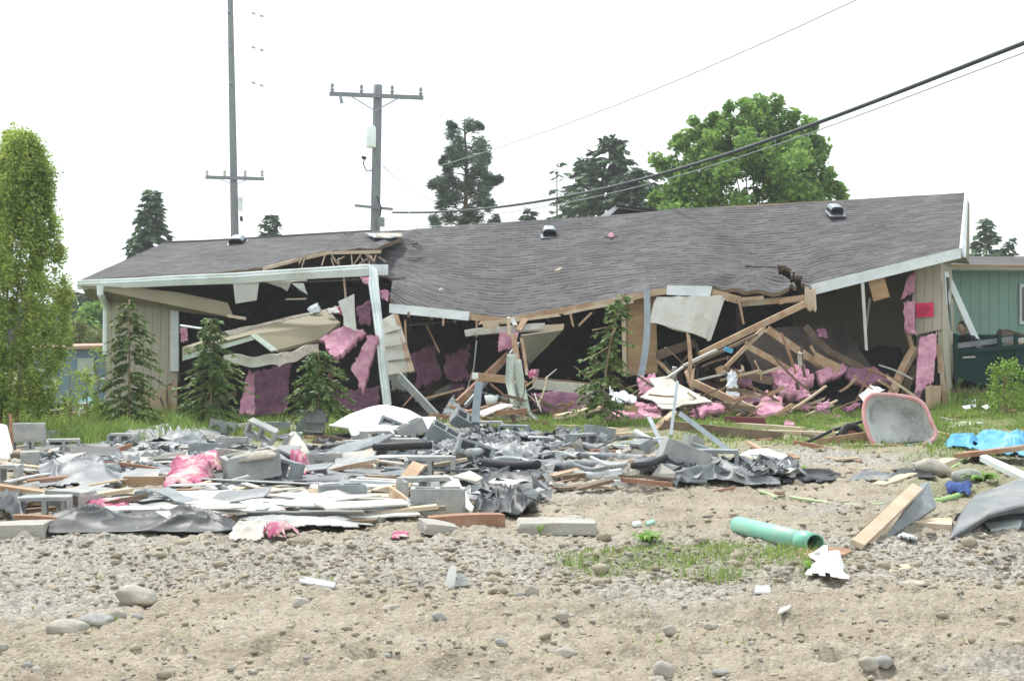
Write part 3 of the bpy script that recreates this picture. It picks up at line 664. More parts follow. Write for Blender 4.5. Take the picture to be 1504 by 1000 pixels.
# ------------------------------------------------------------------ loose wreckage: builders
RN = random.Random(11)
def P3(a, lift=0.0):
    p = pt(a)
    return p + Vector((0, 0, lift)) if len(a) == 2 else p
def board(label, a, b, w=.09, t=.04, m=None, up=(0, 0, 1), jag=.02, bow=.01, group=None, name='board', cat='board'):
    """a, b: pixel on the ground, or pixel and distance"""
    p, q = P3(a, w / 2), P3(b, w / 2)
    return solo(name, label, cat, MB().beam(p, q, w, t, up, 4, bow, jag, rnd=RN), m or M_wood, group)
def flat(label, pts, t=.015, m=None, jag=.0, name='drywall_sheet', cat='sheet', lift=.02, group=None):
    return solo(name, label, cat, MB().plate([P3(p, lift) for p in pts], t, jag, seed=len(label)), m or M_gyp, group)
def pipe(label, pts, r=.03, m=None, name='pipe', cat='pipe', lift=None, n=10, k=6, hollow=False):
    q = [P3(p, r if lift is None else lift) for p in pts]; out = []
    for i in range(len(q) - 1):   # Catmull-Rom through the points
        a, b, c, d = q[max(i - 1, 0)], q[i], q[i + 1], q[min(i + 2, len(q) - 1)]
        for s in range(k):
            u = s / k; out.append(.5 * ((2 * b) + (c - a) * u + (2 * a - 5 * b + 4 * c - d) * u * u + (3 * b - a - 3 * c + d) * u ** 3))
    out.append(q[-1])
    return solo(name, label, cat, MB().tube(out, r, n), m or M_pipe, smooth=True)
def fluff(label, quad, t=.1, amp=.06, fr=3.0, nx=26, ny=18, m=None, rag=.10, seed=1, name='insulation_batt', cat='insulation', group=None, parent=None):
    amp *= .8
    def d(u, v, p, n):
        return n * (amp * (nz(p.x * fr, p.z * fr + p.y, seed) + .45 * nz(p.x * fr * 3.1, p.z * fr * 3.1, seed + 4) + .3 * nz(p.x * fr * 9, p.z * fr * 9, seed + 8) + .25 * nz(p.x * fr * 21, p.z * fr * 21, seed + 9))) + \
               Vector((nz(p.z * 4, p.y, seed + 2), 0, nz(p.x * 4, p.y, seed + 6))) * amp * .8
    if m in (None, M_pink, M_pinkd): nx = int(nx * 1.8); ny = int(ny * 1.8); t *= .8
    mb = slab([P3(a, .03) for a in quad], nx, ny, t, d, rag, seed)
    if parent: return part(parent, name, mb, m or M_pink, label, smooth=True)
    return solo(name, label, cat, mb, m or M_pink, group, smooth=True)
def crumple(label, quad, nx=60, ny=40, amp=.08, fr=2.0, sx=1.0, sy=1.0, m=None, rag=.12, seed=1, name='plastic_sheet', cat='plastic sheet', lift=.02, base=0.0, t=.004):
    """sheet lying in folds over the ground; corners are ground pixels"""
    q = [pt(a) for a in quad]; mb = MB(); P = []
    for i in range(nx + 1):
        row = []
        for j in range(ny + 1):
            u, v = i / nx, j / ny; p = (q[0].lerp(q[1], u)).lerp(q[3].lerp(q[2], u), v)
            p.x += .10 * nz(p.y * 2, u * 2, seed + 9); p.y += .12 * nz(p.x * 2, v * 2, seed + 5)
            g = gh(p.x, p.y) + .03
            wx = p.x + .25 * nz(p.x * 1.1, p.y * 1.1, seed + 21); wy = p.y + .35 * nz(p.x * 1.3, p.y * .8, seed + 25)
            a = 1 - abs(nz(wx * fr * sx * .8, wy * fr * sy * .8, seed)) * 2.2; b = 1 - abs(nz(wx * fr * sx * 2 + 5, wy * fr * sy * 1.3, seed + 3)) * 2.4
            e = min(1, 4 * min(u, 1 - u, v, 1 - v) + .1)
            z = amp * .6 * e * (max(0, a) ** 2.2 * .85 + .28 * max(0, b) ** 2 + .5 * max(0, nz(p.x * .9, p.y * .9, seed + 11) + .1)) + base * e
            p.z = max(g, g + lift + z - .02); row.append(p)
        P.append(row)
    def hole(i, j):
        u, v = (i + .5) / nx, (j + .5) / ny; return rag and min(u, 1 - u, v, 1 - v) < rag * (.45 + 1.1 * nz(u * 6 + seed * 3.1, v * 6, seed))
    mb.solid(P, t, hole, nrm=Vector((0, 0, 1)))
    return solo(name, label, cat, mb, m or M_greyp, smooth=True)
def block_mesh(seed=0, L=.39, Wd=.19, H=.19, half=False, solid=False):
    rnd = random.Random(seed); mb = MB()
    xs = [0, .035, .177, .213, .355, .39] if not half else [0, .035, .155, .19]
    ys = [0, .032, .158, .19]; zs = [0, H / 2, H]
    if solid: xs = [0, L / 2, L]; ys = [0, Wd / 2, Wd]
    nx, ny = len(xs) - 1, len(ys) - 1
    full = lambda i, j: 0 <= i < nx and 0 <= j < ny and (solid or not (j == 1 and i % 2 == 1))
    idx = {}
    def V(i, j, k):
        if (i, j, k) not in idx:
            p = Vector((xs[i] - xs[-1] / 2, ys[j] - ys[-1] / 2, zs[k]))
            o = .004 * nz(p.x * 30 + seed, p.y * 30, p.z * 30)
            if i in (0, nx) and j in (0, ny) and k in (0, 2) and rnd.random() < .6: p *= rnd.uniform(.84, .985)
            idx[(i, j, k)] = len(mb.v); mb.v.append(tuple(p + Vector((o, o, o))))
        return idx[(i, j, k)]
    def fa(*a): mb.f.append(tuple(V(*q) for q in a)); mb.m.append(0)
    for i in range(nx):
        for j in range(ny):
            if not full(i, j): continue
            fa((i, j, 2), (i + 1, j, 2), (i + 1, j + 1, 2), (i, j + 1, 2)); fa((i, j, 0), (i, j + 1, 0), (i + 1, j + 1, 0), (i + 1, j, 0))
            for k in (0, 1):
                if not full(i - 1, j): fa((i, j, k), (i, j, k + 1), (i, j + 1, k + 1), (i, j + 1, k))
                if not full(i + 1, j): fa((i + 1, j, k), (i + 1, j + 1, k), (i + 1, j + 1, k + 1), (i + 1, j, k + 1))
                if not full(i, j - 1): fa((i, j, k), (i + 1, j, k), (i + 1, j, k + 1), (i, j, k + 1))
                if not full(i, j + 1): fa((i, j + 1, k), (i, j + 1, k + 1), (i + 1, j + 1, k + 1), (i + 1, j + 1, k))
    return mb
def block(label, px, py, rot=(0, 0, 0), up=0.0, s=1.0, half=False, m=None, seed=None, sink=.01, solid=None):
    mb = block_mesh(seed if seed is not None else int(px), half=half, solid=bool(solid), **(solid or {}))
    Mx = Euler([R(a) for a in rot]).to_matrix(); g = gp(px, py)
    vs = [Mx @ (Vector(v) * s) for v in mb.v]; mn = min(v.z for v in vs); fy = min(v.y for v in vs)
    mb.v = [tuple(v + g + Vector((0, -fy, -mn - sink + up))) for v in vs]
    o = solo('cinder_block' if not solid else 'concrete_slab', label, 'cinder block' if not solid else 'concrete slab', mb, m or M_conc)
    bv = o.modifiers.new('worn_edges', 'BEVEL'); bv.width = .004; bv.segments = 2; bv.limit_method = 'ANGLE'; bv.angle_limit = R(50)
    return o
EX = (90, 0, 0)      # cores facing the viewer
# ------------------------------------------------------------------ cinder blocks and slabs
block('frontmost cinder block at the left edge, on its side, two big openings facing us', 54, 767, (90, 0, 12))
block('cinder block right behind the frontmost one at the left edge, tilted back', 105, 758, (90, 0, -30))
block('cinder block alone on the pale plastic at left with two square openings', 84, 668, (90, 0, 18))
block('cinder block on the ground at the far left rear, open side to us', 36, 668, (90, 0, 8), seed=3)
block('cinder block stacked on top at the far left rear', 36, 668, (0, 0, 20), up=.19, seed=4)
block('damp grey cinder block behind the far left pair', 60, 652, (0, 0, -10), m=M_conc_d)
block('cinder block at the left edge with one small opening', 10, 712, (90, 0, 0), half=True)
block('low pale concrete curb slab at the left edge in front', 12, 796, (0, 0, 4), solid=dict(L=.42, Wd=.3, H=.12), m=M_slabc)
block('half block standing upright at the left edge beside the white sheet', 26, 690, (0, 90, 15), half=True)
block('cinder block with a plain side to us left of the tipped up one', 338, 664, (0, 0, 3))
block('cinder block tipped up on a corner with both openings seen through, left of centre', 384, 662, (100, 24, -6), up=.06)
block('half block tucked behind the tipped up block', 428, 664, (0, 0, 25), half=True, m=M_conc_d)
block('cinder block heaped with sand on its top, left of centre', 366, 716, (4, -10, 22), up=.02, s=1.3)
block('damp cinder block leaning on the sand topped one', 415, 712, (80, 12, -28), up=.0, m=M_conc_d)
block('pale broken cinder block behind the sand topped one', 338, 690, (0, 6, 16), m=M_slabc)
block('cinder block with small slots lying in the middle heap under the white sheet', 585, 672, (90, 0, 4), s=1.15)
block('cinder block with slots just behind the front grey pair', 632, 706, (90, 0, -2), s=1.25)
block('cinder block with plain front under the white triangular board', 642, 756, (0, 0, 3), s=1.1)
block('ribbed cinder block behind the plain fronted one', 614, 738, (90, 0, 24), s=1.1)
block('cinder block with a narrow slot beside the grass behind the tilted grey panel', 545, 655, (90, 0, 30), half=False)
block('tilted cinder block leaning by the large white sheet, opening to the left', 578, 648, (70, 20, -15), m=M_conc_d)
block('hollow block lying against the lower edge of the large white sheet', 606, 650, (0, -25, 20))
block('dark grey block stack, lower block in front of the small trees', 455, 640, (0, 0, 2), m=M_conc_d)
block('dark grey block on top of its stack in front of the small trees', 460, 640, (0, 0, -6), up=.19, m=M_conc_d, seed=9)
block('low grey block left of the dark stack by the grass', 405, 638, (0, 0, 8), m=M_conc_d)
block('grey block on the grass edge near the left small tree', 322, 640, (0, 12, 12))
block('pale slab fragment near the left small tree', 357, 636, (10, 0, -20), solid=dict(L=.5, Wd=.3, H=.10), m=M_slabc)
block('block turned on its corner on the black plastic at centre rear', 676, 640, (40, 30, 20), m=M_conc_d)
block('cinder block with rough top behind the black plastic at centre', 716, 638, (90, 0, 10))
block('cinder block with two openings at the end of the black plastic at centre', 757, 645, (90, 0, -14), m=M_conc_d)
block('cinder block upright among the grey pipes', 848, 660, (90, 0, 42), m=M_conc_d)
block('half block standing on end among the grey pipes', 936, 675, (0, 70, 35), half=True, m=M_conc_d)
block('cinder block with two dark openings beside the bent steel strap', 1055, 694, (90, 0, -8), s=1.1, m=M_conc_d)
block('grey block leaning under the long pale plank', 1000, 700, (0, 22, 10), s=1.1)
block('small grey block behind the long pale plank', 1016, 668, (0, 20, 30), half=True)
block('long flat concrete slab half sunk in the dirt at front centre', 818, 784, (0, 0, -1), solid=dict(L=.56, Wd=.34, H=.09), m=M_slabc)
block('broken lump of pale concrete at the front edge of the heap', 640, 789, (5, 8, 20), solid=dict(L=.24, Wd=.2, H=.08), m=M_slabc)
block('grey foam-like block at left behind the pink paper', 208, 742, (0, 0, -5), s=.65, half=True, m=M_conc_d)
# sand on the block
mb = MB(); c = gp(366, 716) + Vector((0, .17, .262)); P = [[c + Vector(((i / 14 - .5) * .46, (j / 8 - .5) * .26, .05 * (1 - (i / 7 - 1) ** 4) * (1 - (j / 4 - 1) ** 4) + .012 * nz(i * .7, j * .8, 3) + .0705 * (i / 14 - .5))) for j in range(9)] for i in range(15)]
solo('sand_pile', 'small heap of brown sand on top of the cinder block left of centre', 'sand', mb.solid(P, .03, nrm=Vector((0, 0, 1))), M_rock, smooth=True)

# ------------------------------------------------------------------ plastic sheeting over the field
crumple('wide pale dusty plastic sheet lying nearly flat at left behind the block pair', [(60, 690), (330, 690), (350, 648), (40, 652)], 120, 70, .03, .9, .5, 1.6, M_palep, .06, 2)
crumple('grey plastic sheet in soft peaks at left in front of the lone block', [(40, 722), (190, 728), (175, 676), (60, 678)], 90, 50, .20, 1.6, 1, 1, M_greyp, .1, 5)
crumple('black plastic mound of folds at the back edge of the field left of the blocks', [(150, 655), (345, 656), (330, 638), (165, 640)], 110, 40, .24, 1.4, .8, 1.4, M_greyp, .08, 8)
crumple('pale strip of plastic with straight ridges behind the brown lumber at left', [(150, 712), (350, 708), (345, 684), (160, 684)], 90, 40, .05, 1.2, .3, 2, M_palep, .05, 12)
crumple('dusty plastic spread under the white siding pieces at left front', [(120, 768), (420, 772), (400, 722), (120, 724)], 130, 60, .05, 1.3, .7, 1.4, M_palep, .08, 15)
crumple('shiny black plastic roll folded along the front edge at left', [(48, 792), (355, 788), (345, 764), (50, 770)], 170, 36, .15, 2.0, .8, 1.1, M_blackp, .0, 17, base=.03)
crumple('black plastic flap at the far left front beside the blocks', [(0, 768), (46, 778), (40, 740), (-30, 728)], 40, 30, .18, 2, 1, 1, M_blackp, .12, 19, base=.05)
crumple('grey white plastic at the front edge left of the brown board', [(345, 780), (560, 780), (545, 760), (350, 760)], 100, 30, .07, 1.8, .6, 1.6, M_palep, .12, 23)
crumple('tangle of torn black plastic in the middle behind the pipes', [(585, 690), (860, 690), (800, 636), (620, 634)], 170, 120, .20, 1.9, 1, 1, M_greyp, .10, 27)
crumple('second layer of shiny black plastic in the centre tangle', [(630, 672), (800, 676), (770, 640), (640, 640)], 120, 70, .22, 2.3, 1, 1, M_blackp, .14, 29)
crumple('black plastic heap behind the white bucket', [(690, 742), (800, 742), (790, 690), (700, 690)], 80, 60, .24, 2.0, 1, 1, M_blackp, .14, 31)
crumple('black plastic bag lump in front of the white bucket', [(692, 770), (790, 764), (782, 734), (700, 738)], 70, 40, .20, 3, 1, 1, M_blackp, .12, 33, base=.04)
crumple('grey plastic crumpled along the right end of the long plank', [(965, 716), (1150, 716), (1140, 688), (975, 690)], 130, 50, .17, 2.6, 1, 1, M_greyp, .10, 35)
crumple('flat black plastic tail right of the crumpled grey plastic', [(1105, 712), (1232, 712), (1226, 696), (1110, 694)], 70, 24, .08, 2, 1, 1.5, M_blackp, .14, 37)
crumple('black plastic folds behind the tilted grey panel', [(465, 655), (600, 655), (590, 640), (470, 640)], 80, 30, .13, 2.4, 1, 1, M_blackp, .12, 39)
crumple('grey plastic scraps under the sand topped block', [(300, 740), (620, 746), (600, 690), (330, 700)], 130, 60, .06, 2, 1, 1, M_greyp, .1, 41)
crumple('black plastic strip at the far right by the bent liner', [(1310, 706), (1380, 706), (1375, 694), (1315, 694)], 40, 16, .06, 2, 1, 1, M_blackp, .12, 43)

# ------------------------------------------------------------------ sheets
solo('white_sheet', 'large bright white sheet draped on rubble in front of the folded gutter', 'sheet',
     MB().solid([[P3((483 + 158 * u, 0, 20)).lerp(Vector(), 0) * 0 + (lambda a, b, s: a.lerp(b, s))(W(483 + 160 * u, 636 - (12 if u < .2 else 0) + 12 * math.sin(u * 2.6) - (14 * u), 20.6), W(492 + 148 * u, 622 - 27 * math.sin(min(1, u * 1.15) * 2.75) + 2 * nz(u * 5, 0, 1), 21.8), v) + Vector((0, 0, .03 * nz(u * 4, v * 4, 4))) for v in [j / 14 for j in range(15)]] for u in [i / 34 for i in range(35)]], .02, nrm=Vector((0, -.5, .86))), M_sheet, smooth=True)
flat('light grey torn drywall sheet on the rubble under the hanging drywall', [(953, 556, 24.2), (978, 553, 24.3), (1012, 572, 23.8), (1046, 590, 23.2), (1020, 593, 23.1), (1003, 594, 23.0), (988, 601, 22.9), (972, 600, 23.0), (958, 588, 23.4), (940, 583, 23.6), (962, 568, 24)], m=M_gyp, jag=.02)
flat('white triangular board propped on blocks at front centre', [(652, 697, 13.4), (672, 703, 13.3), (704, 760, 12.3), (690, 752, 12.35), (646, 712, 13.2)], m=M_gypw, jag=.008)
flat('pale board corner lying over the white triangular board', [(665, 700, 13.3), (690, 692, 13.6), (709, 702, 13.4), (700, 708, 13.2)], m=M_gyp)
flat('dark grey splint of panel beneath the white triangular board', [(612, 716, 13.4), (655, 700, 13.6), (672, 706, 13.4), (640, 719, 13.3)], m=M_conc_d)
flat('long tilted dark grey panel above the blocks left of centre', [(446, 676, 16.2), (500, 655, 17), (562, 640, 17.6), (580, 638, 17.8), (556, 652, 17.3), (508, 668, 16.6), (470, 678, 16.1)], .03, M_conc_d)
flat('rough concrete underside panel below the tilted grey panel', [(480, 694, 15.8), (505, 670, 16.4), (552, 665, 16.6), (553, 690, 15.9), (520, 697, 15.6)], .08, M_conc, .03, 'concrete_sheet', 'concrete')
flat('pale curved shell of broken board beside the tipped block', [(414, 672, 17.3), (428, 640, 17.6), (434, 635, 17.7), (450, 655, 17.5), (458, 674, 17.2), (440, 676, 17.1)], .02, M_gyp)
flat('dark grey panel leaning behind the tan boards at right', [(1292, 800, 10.5), (1300, 790, 10.6), (1352, 712, 11.6), (1364, 709, 11.6), (1374, 746, 11.3), (1330, 775, 10.9)], .03, M_conc_d, name='grey_sheet')
flat('tan box side leaning at right in front of the dark grey panel', [(1251, 803, 10.35), (1254, 790, 10.4), (1338, 716, 11.4), (1349, 720, 11.35), (1318, 748, 10.9), (1266, 803, 10.3)], .03, M_card, name='wood_sheet')
flat('narrow dark board lying behind the leaning panels at right', [(1340, 776), (1398, 780), (1398, 770), (1342, 767)], .05, M_woodp, name='board', cat='board')
crumple('white torn cloth lying in front of the green pipe', [(1186, 852), (1264, 858), (1212, 826), (1186, 822)], 50, 30, .10, 3, 1, 1, M_sheet, .03, 95, 'white_cloth', 'cloth', base=.05)
flat('rust brown flat board under the mouth of the green pipe', [(1165, 826), (1240, 820), (1250, 812), (1180, 806)], .015, M_woodr, .02, 'board', 'board')
flat('white crumpled paper lying behind the grey block at right of centre', [(1083, 676, 17.2), (1100, 662, 17.4), (1125, 660, 17.5), (1163, 672), (1140, 682), (1096, 684)], .03, M_gypw, .05)
flat('small upright white chip of board standing in the gravel at front centre', [(654, 862, 8.72), (658, 838, 8.74), (663, 829, 8.74), (671, 831, 8.74), (669, 850, 8.73), (667, 862, 8.72)], .02, M_sheet, .004, 'board_chip', 'board chip')
flat('grey concrete chip beside the upright white chip', [(668, 864, 8.7), (674, 844, 8.75), (682, 846, 8.75), (690, 862, 8.7)], .05, M_conc, 0, 'concrete_chip', 'concrete chip')
flat('thin splinter of brown wood in the dirt at front right of centre', [(1070, 886), (1117, 900), (1117, 896), (1074, 883)], .012, M_woodd, 0, 'wood_splinter', 'splinter')
flat('clear plastic scrap in the dirt below the left rocks line', [(440, 860), (490, 868), (493, 862), (443, 852)], .01, M_clear, .01, 'plastic_scrap', 'plastic scrap')
flat('clear plastic scrap in the dirt left of the yellow pipe', [(1108, 876), (1132, 876), (1130, 866), (1110, 866)], .01, M_clear, .02, 'plastic_scrap', 'plastic scrap')
flat('white paper scrap on the dirt at front right', [(1142, 908), (1160, 900), (1162, 894), (1146, 899)], .01, M_gypw, .01, 'paper_scrap', 'paper')
flat('pale flat wood scrap in the dirt at far right front', [(1306, 846), (1338, 841), (1334, 835), (1308, 838)], .02, M_woodp, 0, 'wood_scrap', 'wood scrap')
flat('pale metal plate lying at the right edge behind the grey liner', [(1439, 673, 14.6), (1448, 671, 14.7), (1512, 700, 14.0), (1505, 707, 13.9)], .05, M_gut, 0, 'metal_plate', 'metal plate')
flat('flat black mat at right behind the grey liner', [(1380, 705, 15.0), (1468, 707, 14.9), (1476, 694, 15.6), (1382, 693, 15.6)], .05, M_rub, 0, 'rubber_mat', 'mat')
flat('white upright board leaning at the far left edge of the field', [(-6, 672, 17.8), (12, 676, 17.5), (18, 660, 17.7), (10, 625, 18.1), (-4, 622, 18.1)], .03, M_sheet, 0)
flat('brown narrow stake beside the white board at the far left', [(14, 652, 18), (20, 654, 18), (17, 608, 18.1), (13, 607, 18.1)], .03, M_woodr, .01, 'stake', 'stake')
flat('reddish wood triangle of split board at the left edge', [(16, 692, 16.0), (42, 672, 16.2), (40, 690, 15.9), (30, 697, 15.8)], .02, M_woodr, .02, 'wood_scrap', 'wood scrap')
# heap of thin pale siding at left front: pieces nothing tells apart
for k in range(34):
    a = RN.uniform(255, 590); b = RN.uniform(722, 772); ln = RN.uniform(.25, 1.1); w = RN.uniform(.06, .2)
    g = gp(a, b); an = RN.gauss(0, .35) + (math.pi / 2 if RN.random() < .12 else 0); d = Vector((math.cos(an), math.sin(an), 0)); e = Vector((-d.y, d.x, 0))
    z = RN.uniform(.02, .10); tl = RN.uniform(-.05, .06); tt = RN.uniform(-.05, .06)
    q = [g + d * s * ln / 2 + e * r * w / 2 + Vector((0, 0, z + s * tl / 2 + r * tt / 2)) for s, r in ((-1, -1), (1, -1), (1, 1), (-1, 1))]
    m = RN.choice([M_gypw, M_gypw, M_gypw, M_white, M_gyp, M_woodp])
    solo('siding_strip', 'thin pale broken strip in the flat heap of siding at left front', 'siding strip', MB().plate(q, .012, .012, .1, seed=k), m, 'thin broken siding strips in the flat heap at left front')
for k, (a, b, c, d, e, f, g_, h, lab) in enumerate((
    (255, 733, 330, 718, 380, 728, 300, 742, 'broad white board lying flat behind the siding strips at left'), (300, 742, 378, 726, 415, 733, 345, 748, 'second broad white board overlapping at left'),
    (390, 742, 470, 732, 560, 742, 480, 752, 'long white board lying flat at centre left of the heap'), (270, 758, 320, 748, 352, 754, 318, 762, 'white scrap of board in front of the broad boards at left'),
    (460, 760, 590, 754, 600, 762, 480, 770, 'pale dusty board flat near the open tan box'))):
    z = .05 + .015 * k
    flat(lab, [(a, b), (c, d), (e, f), (g_, h)], .014, M_gypw, .015, lift=z)

# ------------------------------------------------------------------ lumber on the ground in front
B = board
B('short thick brown board at front centre edge of the heap', (630, 777), (737, 772), .09, .14, M_woodr)
B('long brown board along the front edge at left under the black plastic', (52, 776), (300, 777), .06, .09, M_woodr, bow=.01)
B('thin reddish board continuing the front edge towards the centre', (300, 772), (520, 766), .03, .09, M_wood)
B('tan board stub left of the pink paper', (182, 714), (242, 714), .09, .04, M_wood)
B('reddish slat on the pink scrap by the front left blocks', (136, 756), (202, 754), .05, .06, M_woodr)
B('reddish slat lying at far left behind the front blocks', (10, 728), (84, 712), .03, .09, M_woodr)
B('pale reddish slat at the far left edge of the field', (-10, 722), (56, 726), .04, .08, M_wood)
B('short pale slat at left behind the front blocks', (66, 722), (112, 722), .02, .07, M_woodp)
B('tan board leaning on the pink paper left of the sand topped block', (294, 706, 15.3), (336, 678, 15.6), .03, .12, M_wood, up=(0, -1, .4))
B('thin tan board in front of the damp block left of centre', (396, 716), (488, 716), .05, .08, M_wood)
B('pale slat in front of the sand topped block', (404, 732), (492, 730), .05, .09, M_woodp)
B('reddish board half hidden under the tipped up block', (330, 668), (384, 666), .05, .12, M_woodr)
B('side of an open tan wooden box at front centre left', (572, 728, 12.8), (608, 760, 12.1), .14, .02, M_wood, up=(.3, -.3, 1))
B('second side of the open tan box at front centre left', (576, 722, 13.2), (614, 752, 12.5), .12, .02, M_woodp, up=(-.5, -.3, 1))
B('tan slat rising from the open box towards the block', (586, 722, 13.3), (615, 682, 14.0), .03, .12, M_wood, up=(0, -1, .3))
B('long pale plank with reddish edge running right across the field centre', (938, 678, 17.0), (1150, 694, 16.4), .07, .10, M_white)
B('reddish lower plank under the long pale plank', (942, 684, 16.9), (1112, 697, 16.4), .05, .05, M_woodr)
B('thick reddish board at the right of the white crumpled paper', (1141, 664, 18), (1235, 678, 16.9), .06, .12, M_woodr)
B('pale board behind the thick reddish one near the wheelbarrow', (1165, 654, 18.4), (1250, 672, 17.5), .12, .03, M_woodr)
B('thin splintered board pointing up beside the white crumpled paper', (1140, 672), (1100, 650, 18.2), .03, .06, M_wood, jag=.06)
B('long pale board on the grass in front of the right rubble', (1020, 624), (1180, 634), .06, .10, M_woodp)
B('dark weathered beam lying on the ground right of centre', (975, 630), (1150, 648), .12, .08, M_woodd)
B('pale splintered board crossing the dark beam', (1100, 636), (1268, 642), .05, .12, M_woodp, jag=.08)
B('narrow pale board in front of the wheelbarrow handles', (1110, 652), (1200, 654), .03, .06, M_woodp)
B('pale board lying left of the dark beam', (800, 628), (905, 634), .05, .10, M_woodp)
B('wide tan board flat between the pipes and the grass', (905, 636), (985, 622), .04, .14, M_wood)
B('short tan board propped up among the boards at right of the small tree', (960, 634), (990, 606, 22), .04, .09, M_wood)
B('reddish board under the fallen pale boards in the centre', (660, 636), (760, 642), .04, .08, M_woodr)
B('tan board beside the mound of dirt in the centre', (805, 718), (878, 704), .05, .10, M_woodr)
B('pale short board tilted against the dirt mound', (868, 694), (880, 712), .02, .10, M_woodp)
B('reddish board under the pipes in the centre', (570, 686), (660, 692), .05, .10, M_woodr)
B('thick tan board under the wheelbarrow handle at left', (1200, 652, 19.2), (1285, 640, 19.3), .12, .05, M_wood)
B('reddish narrow board crossing behind the wheelbarrow', (1375, 640), (1440, 650), .06, .06, M_wood)
B('long thin red brown board on the grass at right behind the wheelbarrow', (1395, 617), (1492, 606), .05, .05, M_woodr)
B('white topped flat board beside the red brown one', (1395, 628), (1440, 622), .02, .10, M_white)
B('large tan board lying on the blue tarp at right', (1412, 668, 17.0), (1512, 656, 16.6), .05, .55, M_woodr)
B('pale wide board pointing up to the right near the dirt mound', (1289, 715, 13.6), (1396, 676, 15.0), .05, .13, M_woodp)
B('tan board leaning steeply over the box side at right', (1258, 800, 10.2), (1346, 716, 11.2), .035, .085, M_woodp, up=(.3, -.5, 1))
B('thin splinter leaning beside the tan boards at right', (1278, 800, 10.3), (1312, 752, 10.8), .03, .03, M_woodp)
B('thin stick standing up from the white sheet beside the folded gutter', (592, 596, 21.5), (609, 576, 21.5), .012, .012, M_wood)
B('white thin slat behind the large white sheet', (630, 612), (756, 616), .02, .10, M_gypw)
B('pale slat beside the white slat at centre rear', (650, 625), (742, 621), .02, .14, M_gyp)
B('pale board at the edge of the grass right of centre', (1045, 617), (1130, 622), .04, .08, M_woodp)
B('weathered board lying near the wheelbarrow wheel', (1180, 640), (1240, 652), .04, .06, M_woodd)
B('short tan board scrap in front of the right wall', (1395, 605), (1440, 600), .04, .10, M_woodp)

# ------------------------------------------------------------------ wreckage leaning in and before the house
H = lambda *a, **k: board(*a, **k)
H('long rafter slanting down from the roof break to the left', (1028, 521, 24.7), (1183, 446, 25.2), .10, .05, M_wood)
H('dark underside batten below the long slanting rafter', (1000, 542, 24.6), (1110, 492, 25.0), .04, .10, M_woodd)
H('thin pale metal edge strip below the slanting rafter', (975, 557, 24.2), (1004, 538, 24.4), .025, .05, M_gypw)
H('pale edge strip rising towards the slanting rafter', (1004, 537, 24.4), (1052, 514, 24.6), .03, .06, M_gypw)
H('short board ending at the roof break beside the splintered bundle', (1146, 444, 25.4), (1180, 436, 25.4), .07, .04, M_wood)
H('first truss rib under the slanting rafter', (1096, 508, 25.0), (1162, 545, 25.3), .10, .05, M_wood)
H('second truss rib in the right room, longest of the parallel ribs', (1128, 484, 25.4), (1212, 541, 25.6), .12, .05, M_wood)
H('third truss rib in the right room beside the dark void', (1182, 478, 26.0), (1222, 520, 25.8), .10, .05, M_woodd)
H('lower length of the third truss rib running down right', (1218, 516, 25.8), (1290, 553, 25.4), .10, .05, M_woodd)
H('tan board tab lying across the ribs in the right room', (1196, 524, 25.4), (1232, 542, 25.3), .16, .03, M_wood)
H('tan brace rising left from the ribs', (1058, 548, 24.8), (1105, 500, 25.0), .06, .05, M_wood)
H('upper brace beside the slanting rafter', (1098, 506, 25.0), (1124, 482, 25.1), .08, .04, M_woodp)
H('horizontal tan beam in the right rubble', (1056, 543, 24.5), (1135, 560, 24.6), .13, .05, M_woodd)
H('pale thin batten over the horizontal beam', (1010, 562, 24.1), (1090, 544, 24.3), .03, .03, M_gypw)
H('square cut tan stub at the left end of the horizontal beam', (1054, 546, 24.3), (1064, 542, 24.2), .12, .06, M_wood)
H('pale stick in front of the right rubble pointing up right', (1162, 602, 23.6), (1213, 567, 24.2), .03, .03, M_woodp)
H('long beam sloping down right in the right rubble', (1018, 562, 24.0), (1110, 603, 23.2), .11, .06, M_wood)
H('dark beam parallel below the sloping beam', (1050, 592, 23.4), (1108, 600, 23.1), .07, .06, M_woodd)
H('short reddish beam standing up by the grey drywall sheet', (1008, 546, 24.2), (1018, 574, 24.0), .05, .05, M_wood, up=(1, 0, 0), jag=.05)
H('splinter beside the short standing beam', (1019, 540, 24.2), (1017, 566, 24.0), .04, .04, M_wood, up=(1, 0, 0), jag=.06)
H('tan brace in the middle gap under the hanging drywall', (966, 522, 25.9), (1020, 504, 26.4), .14, .06, M_woodd)
H('second tan brace low in the middle gap', (966, 530, 26), (985, 550, 25.6), .05, .04, M_wood)
H('curved brown board leaning against the right wall, outer one', (1344, 512, 25.7), (1309, 583, 24.9), .10, .12, M_wood, bow=.06)
H('curved brown board leaning against the right wall, inner one', (1346, 540, 25.8), (1327, 588, 25.2), .08, .10, M_woodd, bow=.05)
H('upright brown stud beside the pink strip at the right wall', (1331, 482, 25.9), (1342, 520, 25.8), .06, .07, M_wood, up=(1, 0, 0))
H('pale leaning stick in the right room near the wheelbarrow', (1272, 588, 24.5), (1279, 566, 24.7), .03, .04, M_woodp)
H('reddish leaning beam in the centre gap', (672, 592, 25.0), (748, 520, 25.8), .11, .06, M_woodr)
H('dark grey metal edged strip beside the leaning beam in the centre', (684, 595, 25.2), (762, 505, 26.0), .05, .05, M_steel)
H('horizontal broken beam in the centre, left length', (694, 552, 24.7), (762, 559, 24.6), .12, .06, M_wood)
H('horizontal broken pale beam in the centre, right length', (784, 564, 24.7), (868, 572, 24.4), .15, .05, M_gyp, jag=.05)
